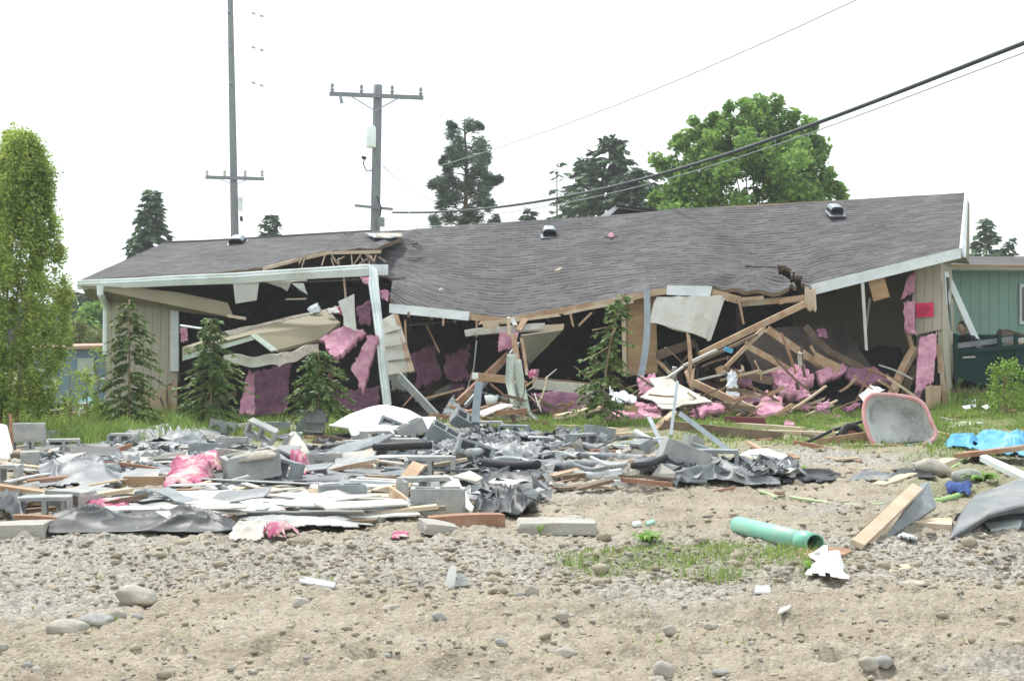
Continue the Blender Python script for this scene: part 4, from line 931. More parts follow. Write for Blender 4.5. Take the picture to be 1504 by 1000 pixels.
H('thin brown board on top of the pale right beam', (785, 556, 24.75), (880, 566, 24.5), .03, .08, M_woodd)
H('vertical split board in the centre tangle, left', (754, 492, 25.6), (762, 555, 25.2), .09, .05, M_wood, up=(1, 0, 0), jag=.05)
H('vertical split board in the centre tangle, right', (766, 498, 25.5), (774, 550, 25.2), .05, .05, M_wood, up=(1, 0, 0), jag=.05)
H('short brown board angled under the broken header', (762, 486, 25.7), (772, 468, 25.9), .09, .04, M_wood, up=(1, 0, 0))
H('white stub of header batten hanging in the centre', (752, 468, 25.9), (757, 478, 25.8), .07, .04, M_gypw, up=(1, 0, 0))
H('pale stick hanging down from the eave centre', (747, 466, 25.5), (748, 492, 25.4), .05, .03, M_woodp, up=(1, 0, 0))
H('tan board end in the centre rubble', (683, 606, 23.6), (738, 592, 23.9), .04, .12, M_woodr)
H('grey drywall offcut over the tan board end', (702, 610, 23.3), (745, 594, 23.6), .02, .35, M_gyp)
H('leaning grey board behind the folded gutter', (586, 552, 25.4), (642, 612, 24.2), .14, .04, M_conc_d)
H('pale bundle of boards at the right of the centre rubble', (818, 612, 22.8), (880, 599, 23.2), .06, .15, M_woodp)
H('reddish board in the small rubble behind the dirt', (730, 606, 23.0), (775, 602, 23.2), .07, .05, M_woodr)
H('tan scrap on the pink strip left of the grey drywall', (918, 600, 23.0), (938, 601, 23.0), .10, .03, M_wood)
for k in range(40):   # splintered lath nothing tells apart
    a = RN.choice([RN.uniform(985, 1180), RN.uniform(1010, 1110), RN.uniform(640, 860)]); D = RN.uniform(22.6, 24.6); g = gd(a, D)
    h = RN.uniform(.03, .42 if a > 960 else .2); an = RN.uniform(-.9, .9); L_ = RN.uniform(.15, .6); d = Vector((math.cos(an) * .8, RN.uniform(-.5, .5), math.sin(an) * .5)) * L_ / 2
    c = g + Vector((0, 0, h + abs(d.z))); w = RN.uniform(.02, .06)
    solo('lath_piece', 'short splintered length of wood in the rubble before the broken front', 'wood scrap', MB().beam(c - d, c + d, w, w * .8, jag=.04, bow=.02, rnd=RN), RN.choice([M_wood, M_woodp, M_woodd, M_woodr, M_gypw]), 'short splintered lengths of wood in the rubble')
for k in range(95):
    a = RN.choice([RN.gauss(1070, 55), RN.gauss(1100, 70), RN.uniform(640, 880), RN.gauss(775, 40), RN.uniform(1130, 1330)]); D = RN.uniform(23.2, 25.6); g = gd(a, D)
    h = RN.uniform(.0, .85 if 980 < a < 1180 else .5) ; an = RN.choice([RN.uniform(.2, .8), RN.uniform(-.9, -.2), RN.uniform(-.4, .4), RN.uniform(1, 2)]); L_ = RN.uniform(.2, .9); d = Vector((math.cos(an) * .9, RN.uniform(-.4, .4), math.sin(an) * .8)) * L_ / 2
    c = g + Vector((0, 0, h + abs(d.z))); w = RN.uniform(.012, .045)
    solo('lath_piece', 'thin broken slat or splinter caught in the wreckage of the open front', 'wood scrap', MB().beam(c - d, c + d, w, w * RN.uniform(.6, 2), jag=.04, bow=.03, rnd=RN), RN.choice([M_wood, M_woodp, M_woodd, M_woodd, M_woodr, M_gypw, M_wood]), 'thin broken slats caught in the wreckage of the open front')
for k in range(46):   # flat scraps strewn over the field
    a = RN.uniform(640, 1400); b = RN.uniform(625, 730) if a < 1200 else RN.uniform(615, 700); g = gp(a, b)
    an = RN.uniform(0, 6.3); L_ = RN.uniform(.06, .28); d = Vector((math.cos(an), math.sin(an), RN.uniform(-.1, .25))) * L_ / 2
    w = RN.uniform(.03, .09)
    solo('wood_scrap', 'small scrap of pale broken wood lying on the dirt', 'wood scrap', MB().beam(g - d + Vector((0, 0, .03)), g + d + Vector((0, 0, .03)), .02, w, jag=.02, rnd=RN), RN.choice([M_wood, M_woodp, M_woodp, M_gypw, M_gyp, M_woodr]), 'small scraps of broken wood strewn on the dirt')
for k in range(34):   # dim pieces deeper inside
    a = RN.choice([RN.uniform(600, 760), RN.uniform(780, 930), RN.uniform(970, 1090), RN.uniform(280, 540)]); D = DE(a) + RN.uniform(1.6, 3.4); g = gd(a, D)
    L_ = RN.uniform(.4, 1.3); an = RN.uniform(.2, 2.9); d = Vector((math.cos(an), RN.uniform(-.4, .4), math.sin(an) * .7)) * L_ / 2; c = g + Vector((0, 0, abs(d.z) + RN.uniform(0, .25)))
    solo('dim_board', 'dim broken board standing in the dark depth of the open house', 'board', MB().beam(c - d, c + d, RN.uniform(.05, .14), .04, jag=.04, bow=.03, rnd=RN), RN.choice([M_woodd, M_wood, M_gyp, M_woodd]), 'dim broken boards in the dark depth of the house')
TORN = [M_blackp, M_greyp, M_greyp, M_palep, M_palep, M_pipe, M_conc_d]
def torn(a, b, s, m, label, group, hh=.08):
    g = gp(a, b); an = RN.uniform(0, 6.28); n_ = RN.choice([4, 5, 6]) ; w_ = RN.randint(3, 4); d = Vector((math.cos(an), math.sin(an), RN.uniform(-.2, .25))); e = Vector((-math.sin(an), math.cos(an), RN.uniform(-.3, .3)))
    P = [[g + d * ((i / n_ - .5) * s) + e * ((j / w_ - .5) * s * RN.uniform(.35, .7)) + Vector((RN.gauss(0, .012), RN.gauss(0, .012), .04 + hh * RN.random() ** 2 + .04 * s)) for j in range(w_ + 1)] for i in range(n_ + 1)]
    return solo('plastic_scrap', label, 'plastic scrap', MB().solid(P, .004, lambda i, j: RN.random() < .04, nrm=Vector((0, 0, 1))), m, group)
for k in range(200):
    a = min(835, max(590, RN.gauss(700, 65))); b = RN.uniform(636, 684) if k % 3 else RN.uniform(690, 745)
    if b > 684: a = RN.gauss(738, 26)
    torn(a, b, RN.uniform(.12, .42), RN.choice(TORN), 'torn scrap of dark plastic in the tangle at the centre of the field', 'torn plastic scraps in the centre tangle')
for k in range(46): torn(RN.uniform(965, 1160), RN.uniform(690, 712), RN.uniform(.2, .45), RN.choice(TORN), 'torn scrap of plastic under the right end of the long plank', 'torn plastic scraps under the long plank', .09)
for k in range(60): torn(RN.uniform(20, 600), RN.uniform(642, 700), RN.uniform(.15, .4), RN.choice(TORN), 'torn scrap of plastic between the blocks of the left half', 'torn plastic scraps among the left blocks', .07)
for k in range(110):   # broken board pieces over the field
    a = RN.uniform(-10, 960); b = RN.uniform(640, 775) if a < 620 else RN.uniform(640, 735); g = gp(a, b)
    an = RN.gauss(0, .5); L_ = RN.uniform(.12, .7); d = Vector((math.cos(an), math.sin(an), RN.uniform(-.15, .22))) * L_ / 2; c = g + Vector((0, 0, .04 + abs(d.z)))
    solo('board_piece', 'broken piece of board or slat among the blocks and plastic of the debris field', 'board piece', MB().beam(c - d, c + d, RN.uniform(.015, .05), RN.uniform(.03, .13), jag=.025, bow=.01, rnd=RN), RN.choice([M_wood, M_woodp, M_woodr, M_gypw, M_gyp, M_woodd, M_white]), 'broken board pieces in the debris field')
for k in range(70):   # concrete chunks
    a = RN.uniform(0, 1090); b = RN.uniform(642, 770) if a < 640 else RN.uniform(640, 712); g = gp(a, b); s = RN.uniform(.03, .12)
    q = [Vector((RN.uniform(-1, 1), RN.uniform(-1, 1), RN.uniform(-.6, .8))).normalized() * s * RN.uniform(.7, 1.2) for _ in range(12)]
    bm = bmesh.new(); [bm.verts.new(v) for v in q]; bmesh.ops.convex_hull(bm, input=bm.verts); bm.verts.index_update()
    mb = MB().add([v.co + g + Vector((0, 0, s * .5)) for v in bm.verts], [tuple(v.index for v in f.verts) for f in bm.faces]); bm.free()
    solo('concrete_chunk', 'small broken chunk of grey concrete block in the debris field', 'concrete chunk', mb, RN.choice([M_conc, M_conc_d, M_slabc]), 'broken concrete chunks in the debris field')
for k in range(22):   # bent pipes strewn through the tangle
    a = RN.uniform(430, 960); b = RN.uniform(650, 712) if a > 600 else RN.uniform(660, 705); w = RN.uniform(25, 90); s_ = RN.uniform(-14, 14); z = RN.uniform(.05, .2)
    q = [gp(a - w / 2, b + s_ / 2), gp(a, b + RN.uniform(-4, 4)), gp(a + w / 2, b - s_ / 2)]
    pipe('grey or black pipe length lying loose in the tangle of plastic and pipes', [p + Vector((0, 0, z + RN.uniform(-.03, .06))) for p in q], RN.choice([.012, .02, .03, .042]), RN.choice([M_pipe, M_rub, M_pipel, M_pipe]), 'loose_pipe')['group'] = 'loose pipe lengths in the tangle'
for k in range(30):   # thin pale sheets
    a = RN.uniform(30, 620); b = RN.uniform(660, 765); g = gp(a, b); L_ = RN.uniform(.25, .8); w = RN.uniform(.12, .4); an = RN.gauss(0, .5); d = Vector((math.cos(an), math.sin(an), RN.uniform(-.1, .12))) * L_ / 2; e = Vector((-math.sin(an), math.cos(an), RN.uniform(-.15, .3))) * w / 2; z = Vector((0, 0, .06 + abs(d.z) + abs(e.z)))
    solo('thin_sheet', 'thin pale sheet of broken board lying loose in the left half of the field', 'sheet', MB().plate([g + z - d - e, g + z + d - e * RN.uniform(.4, 1), g + z + d * RN.uniform(.6, 1) + e, g + z - d + e], .01, .02, .1, seed=k), RN.choice([M_gypw, M_greyp, M_conc, M_conc_d, M_palep, M_card, M_blackp]), 'thin pale board sheets in the left half of the field')
for k in range(8):   # more blocks tumbled in the middle distance
    a, b, lab = ((470, 690, 'grey block lying behind the thick grey conduit'), (520, 668, 'block with openings between the conduit and the slotted blocks'), (645, 660, 'half sunk grey block at the left of the centre tangle'), (300, 672, 'grey block lying flat right of the pale plastic'),
              (180, 655, 'grey block behind the peaks of plastic at left'), (690, 690, 'block tumbled on edge in the front of the centre tangle'), (880, 650, 'grey block right of the upright one among the pipes'), (500, 742, 'low block under the siding strips near the open tan box'))[k]
    block(lab, a, b, [(0, 0, 20), (90, 0, 30), (20, 30, 0), (0, 0, -8), (90, 0, -15), (60, 20, 10), (0, 10, 40), (0, 0, 12)][k], m=RN.choice([M_conc, M_conc_d]), sink=.03)
# fallen wall panel in the left bay
t = thing('fallen_wall_panel', 'large olive brown wall panel fallen slantwise in the left bay with a trimmed window opening', 'wall panel', W(400, 600, 27))
part(t, 'panel', MB().plate([W(268, 512, 26.9), W(335, 490, 27.3), (W(420, 468, 27.7)), W(480, 456, 28), W(500, 476, 27.3), W(470, 500, 27), W(407, 516, 26.7), W(372, 493, 26.95), W(318, 506, 26.8), W(268, 524, 26.8)], .06), M_olive)
def fluffp(quad, t_, amp, m, nx=40, ny=6, seed=1, nm='torn_plaster', lab=None):
    return fluff(lab, quad, t_, amp, 5, nx, ny, m, .0, seed, nm, parent=t)
fluffp([(314, 490, 27.0), (470, 457, 27.8), (470, 465, 27.8), (316, 499, 27.0)], .14, .03, M_plaster, 50, 6, 3, lab='torn pale plaster along the upper edge')
part(t, 'window_trim', MB().plate([W(268, 522, 26.7), W(376, 492, 26.9), W(376, 498, 26.88), W(268, 530, 26.7)], .03), M_curt)
part(t, 'window_trim', MB().plate([W(368, 493, 26.9), W(377, 491, 26.9), W(408, 514, 26.6), W(398, 516, 26.6)], .03), M_curt)
part(t, 'lower_edge', slab([W(328, 522, 26.8), W(408, 522, 26.5), W(410, 538, 26.5), W(328, 536, 26.8)], 20, 4, .10, lambda u, v, p, n: Vector((0, 0, .03 * math.sin(u * 9))) + n * .02 * nz(p.x * 6, p.z * 6, 1)), M_gyp)
part(t, 'lower_edge', slab([W(406, 522, 26.5), W(468, 503, 26.8), W(468, 516, 26.8), W(410, 539, 26.5)], 20, 4, .12, lambda u, v, p, n: Vector((0, 0, .02 * math.sin(u * 11))) + n * .02 * nz(p.x * 6, p.z * 6, 1)), M_plaster)
part(t, 'brace_rod', MB().tube([W(265, 478, 27.5), W(305, 484, 27.3)], .02, 6), M_gut)
flat('white pointed drywall piece standing above the pink batt in the left bay', [(497, 443, 27.2), (520, 432, 27.1), (523, 487, 26.8), (505, 478, 26.9), (505, 466, 27)], .02, M_gypw, .01)
flat('pale tiled panel hanging beside the folded gutter', [(562, 470, 26.3), (578, 461, 26.4), (592, 488, 26.2), (607, 545, 25.9), (570, 551, 25.9), (566, 520, 26.1)], .04, M_gyp, 0, 'tiled_sheet', 'panel')
o = [x for x in sc.objects if x.name.startswith('tiled_sheet')][-1]
part(o, 'backing_edge', MB().plate([W(579, 461, 26.37), W(585, 463, 26.37), W(609, 545, 25.87), (W(601, 547, 25.87))], .05), M_wood, 'raw wooden edge')
part(o, 'tile_joint', MB().beam(W(566, 490, 26.18), W(590, 483, 26.15), .008, .05), M_woodd); part(o, 'tile_joint', MB().beam(W(566, 510, 26.05), W(598, 505, 26.0), .008, .05), M_woodd); part(o, 'tile_joint', MB().beam(W(570, 530, 25.97), W(603, 526, 25.92), .008, .05), M_woodd)
t = thing('broken_header', 'broken pale header with white plaster hanging across the centre opening', 'beam', W(760, 600, 25.8))
part(t, 'header_core', MB().beam(W(690, 488, 25.9), W(828, 480, 26.0), .10, .14, jag=.05), M_woodp)
fluff('torn white plaster', [(682, 484, 25.75), (800, 474, 25.9), (800, 484, 25.9), (684, 494, 25.75)], .06, .03, 6, 50, 6, M_gypw, 0, 5, 'torn_plaster', parent=t)
part(t, 'wood_block', MB().beam(W(710, 480, 25.6), W(732, 476, 25.6), .09, .06, jag=.02), M_wood)
flat('grey ceiling panel hanging diagonally in the centre opening', [(765, 492, 26.3), (826, 484, 26.5), (800, 512, 27.0), (778, 534, 27.3), (768, 520, 26.8)], .02, M_gyp, .01)
# curtain shred
mb = MB()
for k, (a, b, c, d, e, f) in enumerate(((752, 520, 748, 560, 756, 598), (758, 528, 766, 570, 775, 606), (750, 560, 762, 592, 790, 618), (738, 592, 755, 598, 768, 604))):
    A, Bp, C = W(a, b, 24.3), W(c, d, 24.2), W(e, f, 23.8)
    P = [[(A.lerp(Bp, u * 2) if u < .5 else Bp.lerp(C, u * 2 - 1)) + Vector(((v - .5) * .16 * (1 - .4 * u), .04 * math.sin(v * 8 + k), 0)) for v in (0, .25, .5, .75, 1)] for u in [i / 12 for i in range(13)]]
    mb.solid(P, .006, nrm=Vector((0, -1, 0)))
solo('curtain_shred', 'pale green torn cloth strips hanging in the centre of the opening', 'cloth', mb, M_curt, smooth=True)
# plywood roof deck lying in the right room
flat('brown plywood roof deck collapsed face down in the right room', [(1090, 510, 25.6), (1140, 482, 26.2), (1236, 476, 26.9), (1280, 540, 26.0), (1200, 556, 25.6), (1110, 552, 25.4)], .03, M_darkroom, 0, 'roof_deck', 'plywood')
fluff('dark woven mattress or rug hump in the back of the right room', [(1210, 520, 27.4), (1325, 500, 27.2), (1335, 560, 26.6), (1230, 570, 26.8)], .3, .12, 1.5, 24, 14, M_carpet, .1, 6, 'dark_cushion', 'cushion')
crumple('crumpled striped grey fabric in the back of the right room', [(1165, 596), (1215, 594), (1222, 586), (1170, 586)], 40, 30, .1, 5, 1, 1, M_conc_d, .1, 51, 'grey_fabric', 'fabric', base=.05)
# insulation
FL = fluff
FL('pink batt bent over at the right end of the fallen wall panel', [(468, 500, 26.9), (512, 470, 27.2), (541, 486, 26.9), (492, 530, 26.4)], .12, .05, 3, seed=2)
FL('long pink batt hanging left of the folded gutter', [(514, 543, 26.6), (540, 488, 26.9), (556, 490, 26.8), (532, 578, 26.3)], .12, .05, 3, seed=3)
FL('pink strip hanging below the fallen wall panel', [(366, 540, 27.0), (374, 545, 27.0), (375, 610, 26.7), (346, 612, 26.6)], .10, .05, 4, 14, 24, seed=4)
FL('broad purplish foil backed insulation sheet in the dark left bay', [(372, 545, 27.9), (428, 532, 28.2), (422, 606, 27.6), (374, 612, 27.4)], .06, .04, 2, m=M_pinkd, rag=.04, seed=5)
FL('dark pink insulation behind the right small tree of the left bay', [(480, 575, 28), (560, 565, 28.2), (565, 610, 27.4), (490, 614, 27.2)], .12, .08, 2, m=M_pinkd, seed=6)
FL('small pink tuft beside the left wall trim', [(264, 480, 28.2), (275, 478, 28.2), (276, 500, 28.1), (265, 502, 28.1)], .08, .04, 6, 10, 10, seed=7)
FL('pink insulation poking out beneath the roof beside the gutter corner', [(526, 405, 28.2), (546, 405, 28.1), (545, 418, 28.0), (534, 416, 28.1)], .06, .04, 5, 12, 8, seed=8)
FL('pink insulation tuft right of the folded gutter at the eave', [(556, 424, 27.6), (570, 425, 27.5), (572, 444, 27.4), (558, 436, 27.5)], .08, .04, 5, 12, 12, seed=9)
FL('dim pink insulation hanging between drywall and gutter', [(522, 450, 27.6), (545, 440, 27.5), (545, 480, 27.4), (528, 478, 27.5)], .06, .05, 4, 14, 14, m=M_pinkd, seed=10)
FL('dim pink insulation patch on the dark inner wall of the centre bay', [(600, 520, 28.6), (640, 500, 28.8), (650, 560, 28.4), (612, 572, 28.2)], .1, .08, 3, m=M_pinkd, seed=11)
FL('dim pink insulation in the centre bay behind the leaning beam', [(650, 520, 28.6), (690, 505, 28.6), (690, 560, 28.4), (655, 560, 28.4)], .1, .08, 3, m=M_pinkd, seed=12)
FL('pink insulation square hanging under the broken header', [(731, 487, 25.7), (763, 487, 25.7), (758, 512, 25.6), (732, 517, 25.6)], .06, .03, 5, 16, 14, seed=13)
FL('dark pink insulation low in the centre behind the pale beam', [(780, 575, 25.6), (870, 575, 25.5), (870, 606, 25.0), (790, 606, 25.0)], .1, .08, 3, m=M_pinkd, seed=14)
FL('pink square batt on the horizontal beam in the centre', [(778, 541, 25.3), (792, 540, 25.3), (790, 556, 25.2), (778, 554, 25.2)], .05, .02, 5, 10, 10, m=M_pinkd, seed=15)
FL('pink clump under the grey strap beside the slender tree', [(934, 552, 24.9), (962, 545, 24.9), (966, 575, 24.5), (938, 580, 24.4)], .15, .09, 4, 22, 20, seed=16)
FL('long pink roll lying on the grass left of the grey drywall', [(884, 602, 23.3), (972, 602, 23.2), (974, 612, 22.9), (886, 611, 22.9)], .12, .05, 4, 40, 8, seed=17)
FL('pink clump on top of the long pink roll', [(930, 590, 23.5), (970, 590, 23.5), (972, 604, 23.2), (932, 604, 23.2)], .1, .08, 5, 22, 12, seed=18)
FL('pink batt end under the right edge of the grey drywall', [(1020, 592, 23.3), (1062, 590, 23.2), (1066, 600, 23.0), (1026, 608, 22.9)], .1, .05, 4, 22, 12, seed=19)
FL('large round pink mass in the right rubble', [(1128, 546, 25.0), (1180, 536, 25.2), (1205, 552, 24.9), (1140, 584, 24.3)], .2, .12, 3, 34, 26, seed=20)
FL('pink tail falling from the large pink mass to the grass', [(1126, 572, 24.3), (1152, 584, 23.9), (1156, 604, 23.3), (1104, 614, 23.0)], .1, .07, 4, 26, 20, seed=21)
FL('pink drift along the foot of the truss ribs', [(1196, 545, 25.2), (1240, 530, 25.6), (1246, 544, 25.4), (1206, 562, 25.0)], .12, .08, 4, 26, 14, seed=22)
FL('pink drift in the middle of the right room floor', [(1240, 536, 25.5), (1305, 546, 25.2), (1310, 560, 25.0), (1245, 562, 25.0)], .12, .09, 4, 30, 14, m=M_pinkd, seed=23)
FL('small pink tuft on the long rib of the right room', [(1198, 484, 25.8), (1212, 480, 25.8), (1216, 496, 25.7), (1202, 496, 25.7)], .05, .04, 7, 10, 10, m=M_pinkd, seed=24)
FL('dark pink clump left of the white shred in the right rubble', [(1084, 544, 24.7), (1108, 548, 24.7), (1108, 564, 24.4), (1084, 562, 24.4)], .1, .06, 5, 16, 12, m=M_pinkd, seed=25)
FL('pink patches low behind the beams of the right rubble', [(1084, 576, 24.4), (1130, 574, 24.4), (1130, 592, 24.0), (1088, 590, 24.0)], .08, .07, 5, 24, 12, m=M_pinkd, seed=26)
FL('thin pink strip down the broken edge of the right wall, upper part', [(1334, 402, 25.8), (1345, 400, 25.75), (1344, 430, 25.7), (1322, 442, 25.75)], .08, .05, 5, 12, 20, seed=27)
FL('pink strip down the broken edge of the right wall, lower part', [(1324, 440, 25.75), (1344, 438, 25.7), (1347, 492, 25.6), (1330, 488, 25.65)], .10, .05, 5, 14, 26, seed=28)
FL('broad pink batt hanging below the red notice to the ground', [(1350, 494, 25.5), (1378, 484, 25.4), (1372, 560, 25.0), (1342, 590, 24.7)], .12, .04, 4, 20, 40, seed=29, rag=.06)
FL('pink insulation scrap on the ground left of the wheelbarrow', [(1190, 616), (1235, 618), (1238, 612), (1196, 610)], .05, .03, 6, 20, 8, m=M_pinkd, seed=30)
FL('pale pink square lying in the grass in front of the pink tail', [(1150, 626), (1168, 627), (1167, 618), (1152, 617)], .04, .02, 6, 8, 8, m=M_pink, seed=31)
for k in range(14):
    a = RN.choice([RN.uniform(600, 930), RN.uniform(560, 760), RN.uniform(970, 1180), RN.uniform(280, 560)]); b = RN.uniform(490, 590); D = DE(a) + RN.uniform(1.2, 2.6); w = RN.uniform(12, 34); h = RN.uniform(14, 36)
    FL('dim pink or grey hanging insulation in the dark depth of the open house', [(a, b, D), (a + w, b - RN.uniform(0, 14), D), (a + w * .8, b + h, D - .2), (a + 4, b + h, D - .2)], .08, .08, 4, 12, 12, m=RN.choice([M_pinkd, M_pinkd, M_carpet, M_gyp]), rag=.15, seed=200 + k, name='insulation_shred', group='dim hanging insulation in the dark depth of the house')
for k in range(26):
    a = RN.choice([RN.uniform(880, 1060), RN.uniform(1080, 1330)]); D = RN.uniform(22.9, 24.8); g = gd(a, D) + Vector((0, 0, RN.uniform(.02, .25 if a > 1080 else .1))); w = RN.uniform(.1, .35); h = RN.uniform(.06, .16)
    an = RN.uniform(-.5, .5); d = Vector((math.cos(an) * w, RN.uniform(-.1, .1), math.sin(an) * w)); e = Vector((RN.uniform(-.05, .05), .12, h))
    FL('torn shred of pink insulation among the boards of the right rubble', [g, g + d, g + d + e, g + e], .04, .05, 6, 12, 8, m=RN.choice([M_pink, M_pinkd]), rag=.22, seed=100 + k, name='insulation_shred', group='torn pink shreds in the right rubble')
# cloth, film, paper
FL('white film shred hanging in the right rubble', [(1068, 546, 24.2), (1082, 545, 24.2), (1087, 590, 23.8), (1066, 586, 23.8)], .02, .05, 6, 12, 26, m=M_clear, seed=40, name='film_shred', cat='plastic film')
FL('grey white film bundle by the slender tree', [(893, 568, 24.0), (938, 582, 23.8), (936, 594, 23.5), (898, 592, 23.5)], .04, .08, 6, 22, 14, m=M_clear, seed=41, name='film_shred', cat='plastic film')
FL('grey crumpled tent of cloth in the centre left rubble', [(645, 608, 24.0), (668, 580, 24.3), (680, 600, 24.1), (672, 612, 23.9)], .03, .06, 6, 16, 16, m=M_conc_d, seed=42, name='cloth_heap', cat='cloth')
FL('pale blue white film on top of the fallen wall panel', [(450, 452, 27.8), (466, 444, 27.8), (472, 456, 27.7), (455, 462, 27.7)], .04, .04, 7, 12, 12, m=M_clear, seed=43, name='film_shred', cat='plastic film')
FL('white plaster scraps between the film and the pointed drywall', [(476, 452, 27.6), (500, 448, 27.6), (502, 460, 27.4), (482, 460, 27.5)], .03, .04, 7, 16, 10, m=M_gypw, seed=44, name='plaster_scrap', cat='plaster')
FL('red pink paper scrap beside the pointed drywall', [(494, 450, 27.3), (505, 447, 27.3), (510, 462, 27.2), (500, 462, 27.2)], .02, .03, 7, 10, 10, m=M_pinkp, seed=45, name='paper_scrap', cat='paper')
crumple('magenta and cream torn paper bag in front of the sand topped block', [(238, 724), (318, 722), (312, 700), (244, 702)], 60, 40, .22, 1.8, 1, 1, M_pinkp, .12, 61, 'torn_paper_bag', 'paper', base=.08)
crumple('second magenta paper standing behind the torn bag', [(284, 708), (330, 706), (326, 690), (290, 690)], 40, 30, .2, 1.6, 1, 1, M_pinkp, .12, 62, 'torn_paper_bag', 'paper', base=.08)
crumple('pink and cream paper scraps beside the front left blocks', [(112, 766), (196, 768), (188, 744), (120, 746)], 60, 40, .09, 4, 1, 1, M_pinkp, .14, 63, 'torn_paper_bag', 'paper', base=.03)
crumple('magenta paper at the front edge of the heap, brightest scrap', [(392, 798), (440, 798), (436, 784), (394, 784)], 40, 26, .11, 4, 1, 1, M_pinkp, .12, 64, 'torn_paper_bag', 'paper', base=.05)
crumple('cream and brown torn paper left of the brightest magenta scrap', [(328, 798), (392, 799), (388, 782), (334, 784)], 50, 26, .09, 4, 1, 1, M_gyp, .14, 65, 'torn_paper', 'paper', base=.02)
crumple('magenta paper scrap behind the damp block left of centre', [(432, 706), (456, 706), (452, 690), (434, 690)], 24, 20, .2, 4, 1, 1, M_pinkp, .1, 66, 'torn_paper_bag', 'paper', base=.08)
crumple('pink paper scrap lying in the dirt at front centre left', [(574, 796), (602, 796), (600, 788), (576, 788)], 20, 12, .04, 5, 1, 1, M_pinkp, .14, 67, 'torn_paper', 'paper')
crumple('bright blue tarp heaped at right behind the tan board, left part', [(1384, 662), (1440, 664), (1436, 650), (1390, 650)], 50, 30, .14, 3, 1, 1, M_tarp, .12, 68, 'blue_tarp', 'tarp', base=.05)
crumple('bright blue tarp running under the large tan board at right', [(1425, 664), (1515, 680), (1520, 650), (1434, 646)], 80, 40, .18, 2.2, 1, 1, M_tarp, .08, 69, 'blue_tarp', 'tarp', base=.06)
crumple('dark blue cloth knot in front of the rubber mat', [(1384, 730), (1428, 732), (1424, 722), (1390, 720)], 40, 20, .07, 5, 1, 1, mat('navy_cloth', (.04, .08, .25), .8), .14, 70, 'blue_cloth', 'cloth', base=.03)
crumple('black plastic sack on the dirt right of the mound', [(1243, 712), (1318, 712), (1312, 700), (1250, 700)], 50, 20, .07, 3, 1, 1, M_greyp, .14, 71)
# ------------------------------------------------------------------ pipes, hoses, straps
pipe('thick grey conduit curving down from the tipped block to the right', [(388, 655, 17.6), (405, 668, 17.0), (440, 690, 16.1), (500, 704, 15.3), (545, 709, 15.0), (569, 711, 14.9)], .045, M_pipe)
pipe('black rubber tube lying along the top of the thick grey conduit', [(392, 655, 17.5), (420, 668, 16.8), (455, 682, 16.3), (470, 692, 16.0)], .03, M_rub)
pipe('grey tube lying behind the thick conduit ending at the tipped block', [(384, 663, 17.4), (400, 678, 16.7), (432, 692, 16.0), (462, 694, 15.9)], .025, M_pipel)
pipe('grey pipe running left from the centre behind the slotted block', [(552, 686), (598, 684)], .05, M_pipe)
pipe('pale pipe length between the two dark pipe lengths in the centre', [(598, 684), (660, 684)], .035, M_pipel)
pipe('dark grey pipe in the centre in front of the plastic tangle', [(660, 686), (740, 686), (790, 682), (815, 670)], .045, M_pipe)
pipe('long grey pipe nearest us in the right centre', [(800, 692), (870, 690), (960, 696)], .045, M_pipe)
pipe('long grey pipe behind the nearest one ending at the pale plank', [(825, 676), (900, 678), (945, 684)], .05, M_pipe)
pipe('dark conduit running right behind the upright block', [(765, 650), (820, 652), (890, 668)], .045, M_pipe)
pipe('straight grey pipe at the back of the pipe bundle', [(805, 650), (838, 649)], .05, M_pipe)
pipe('thin grey pipe right of the upright block', [(865, 656), (900, 658), (935, 664)], .025, M_pipe)
pipe('pale grey pipe slanting down beside the black plastic', [(778, 660, 18.7), (800, 672, 17.6)], .045, M_pipel)
pipe('pale blue grey pipe in front of the pipe bundle', [(845, 708), (880, 706), (914, 702)], .045, M_pipel)
pipe('short pale pipe behind the nearest long pipe', [(840, 684), (905, 690)], .03, M_pipel)
pipe('pale pipe end under the blocks at right centre', [(872, 664), (912, 676)], .03, M_pipe)
pipe('white elbow of pipe standing beside the half block on end', [(908, 664, 17.5), (912, 672, 17.4)], .03, M_sheet)
pipe('thin green hose loop behind the bent steel strap', [(955, 654), (985, 650), (1010, 656), (990, 664), (950, 662)], .012, M_green, 'hose', 'hose')
pipe('second thin green hose strand near the half block', [(870, 644), (920, 656), (960, 656)], .012, M_green, 'hose', 'hose')
pipe('grey hose arching over the black plastic in the centre', [(708, 700, 15), (725, 676, 15.4), (750, 673, 15.5), (775, 678, 15.4), (790, 692, 15.1)], .022, M_pipel, 'hose', 'hose')
pipe('black cable loop hanging left of the hose arch', [(695, 668, 15.6), (700, 684, 15.3), (716, 694, 15.0), (728, 700, 14.8)], .01, M_rub, 'cable', 'cable')
pipe('black cable coil on the heap behind the bucket', [(736, 704, 14.9), (748, 694, 15.1), (752, 704, 14.8), (744, 712, 14.7)], .012, M_rub, 'cable', 'cable')
pipe('black hose rising over the plastic right of the bucket', [(778, 712), (800, 704, 14.9), (818, 704, 14.8), (828, 712)], .022, M_rub, 'hose', 'hose')
pipe('dark hose lying on the dirt right of the bucket', [(770, 716), (800, 720), (808, 726)], .02, M_pipe, 'hose', 'hose')
pipe('thin dark rod on the dirt below the bucket hose', [(775, 722), (808, 740)], .012, M_rub, 'rod', 'rod')
pipe('black ring of hose in the centre tangle', [(793, 672, 16.4), (796, 660, 16.7), (808, 658, 16.7), (812, 668, 16.5), (800, 672, 16.4)], .02, M_rub, 'hose', 'hose')
pipe('curved grey hose lying over the front of the pipe bundle', [(702, 686), (712, 696), (730, 698)], .03, M_pipe, 'hose', 'hose')
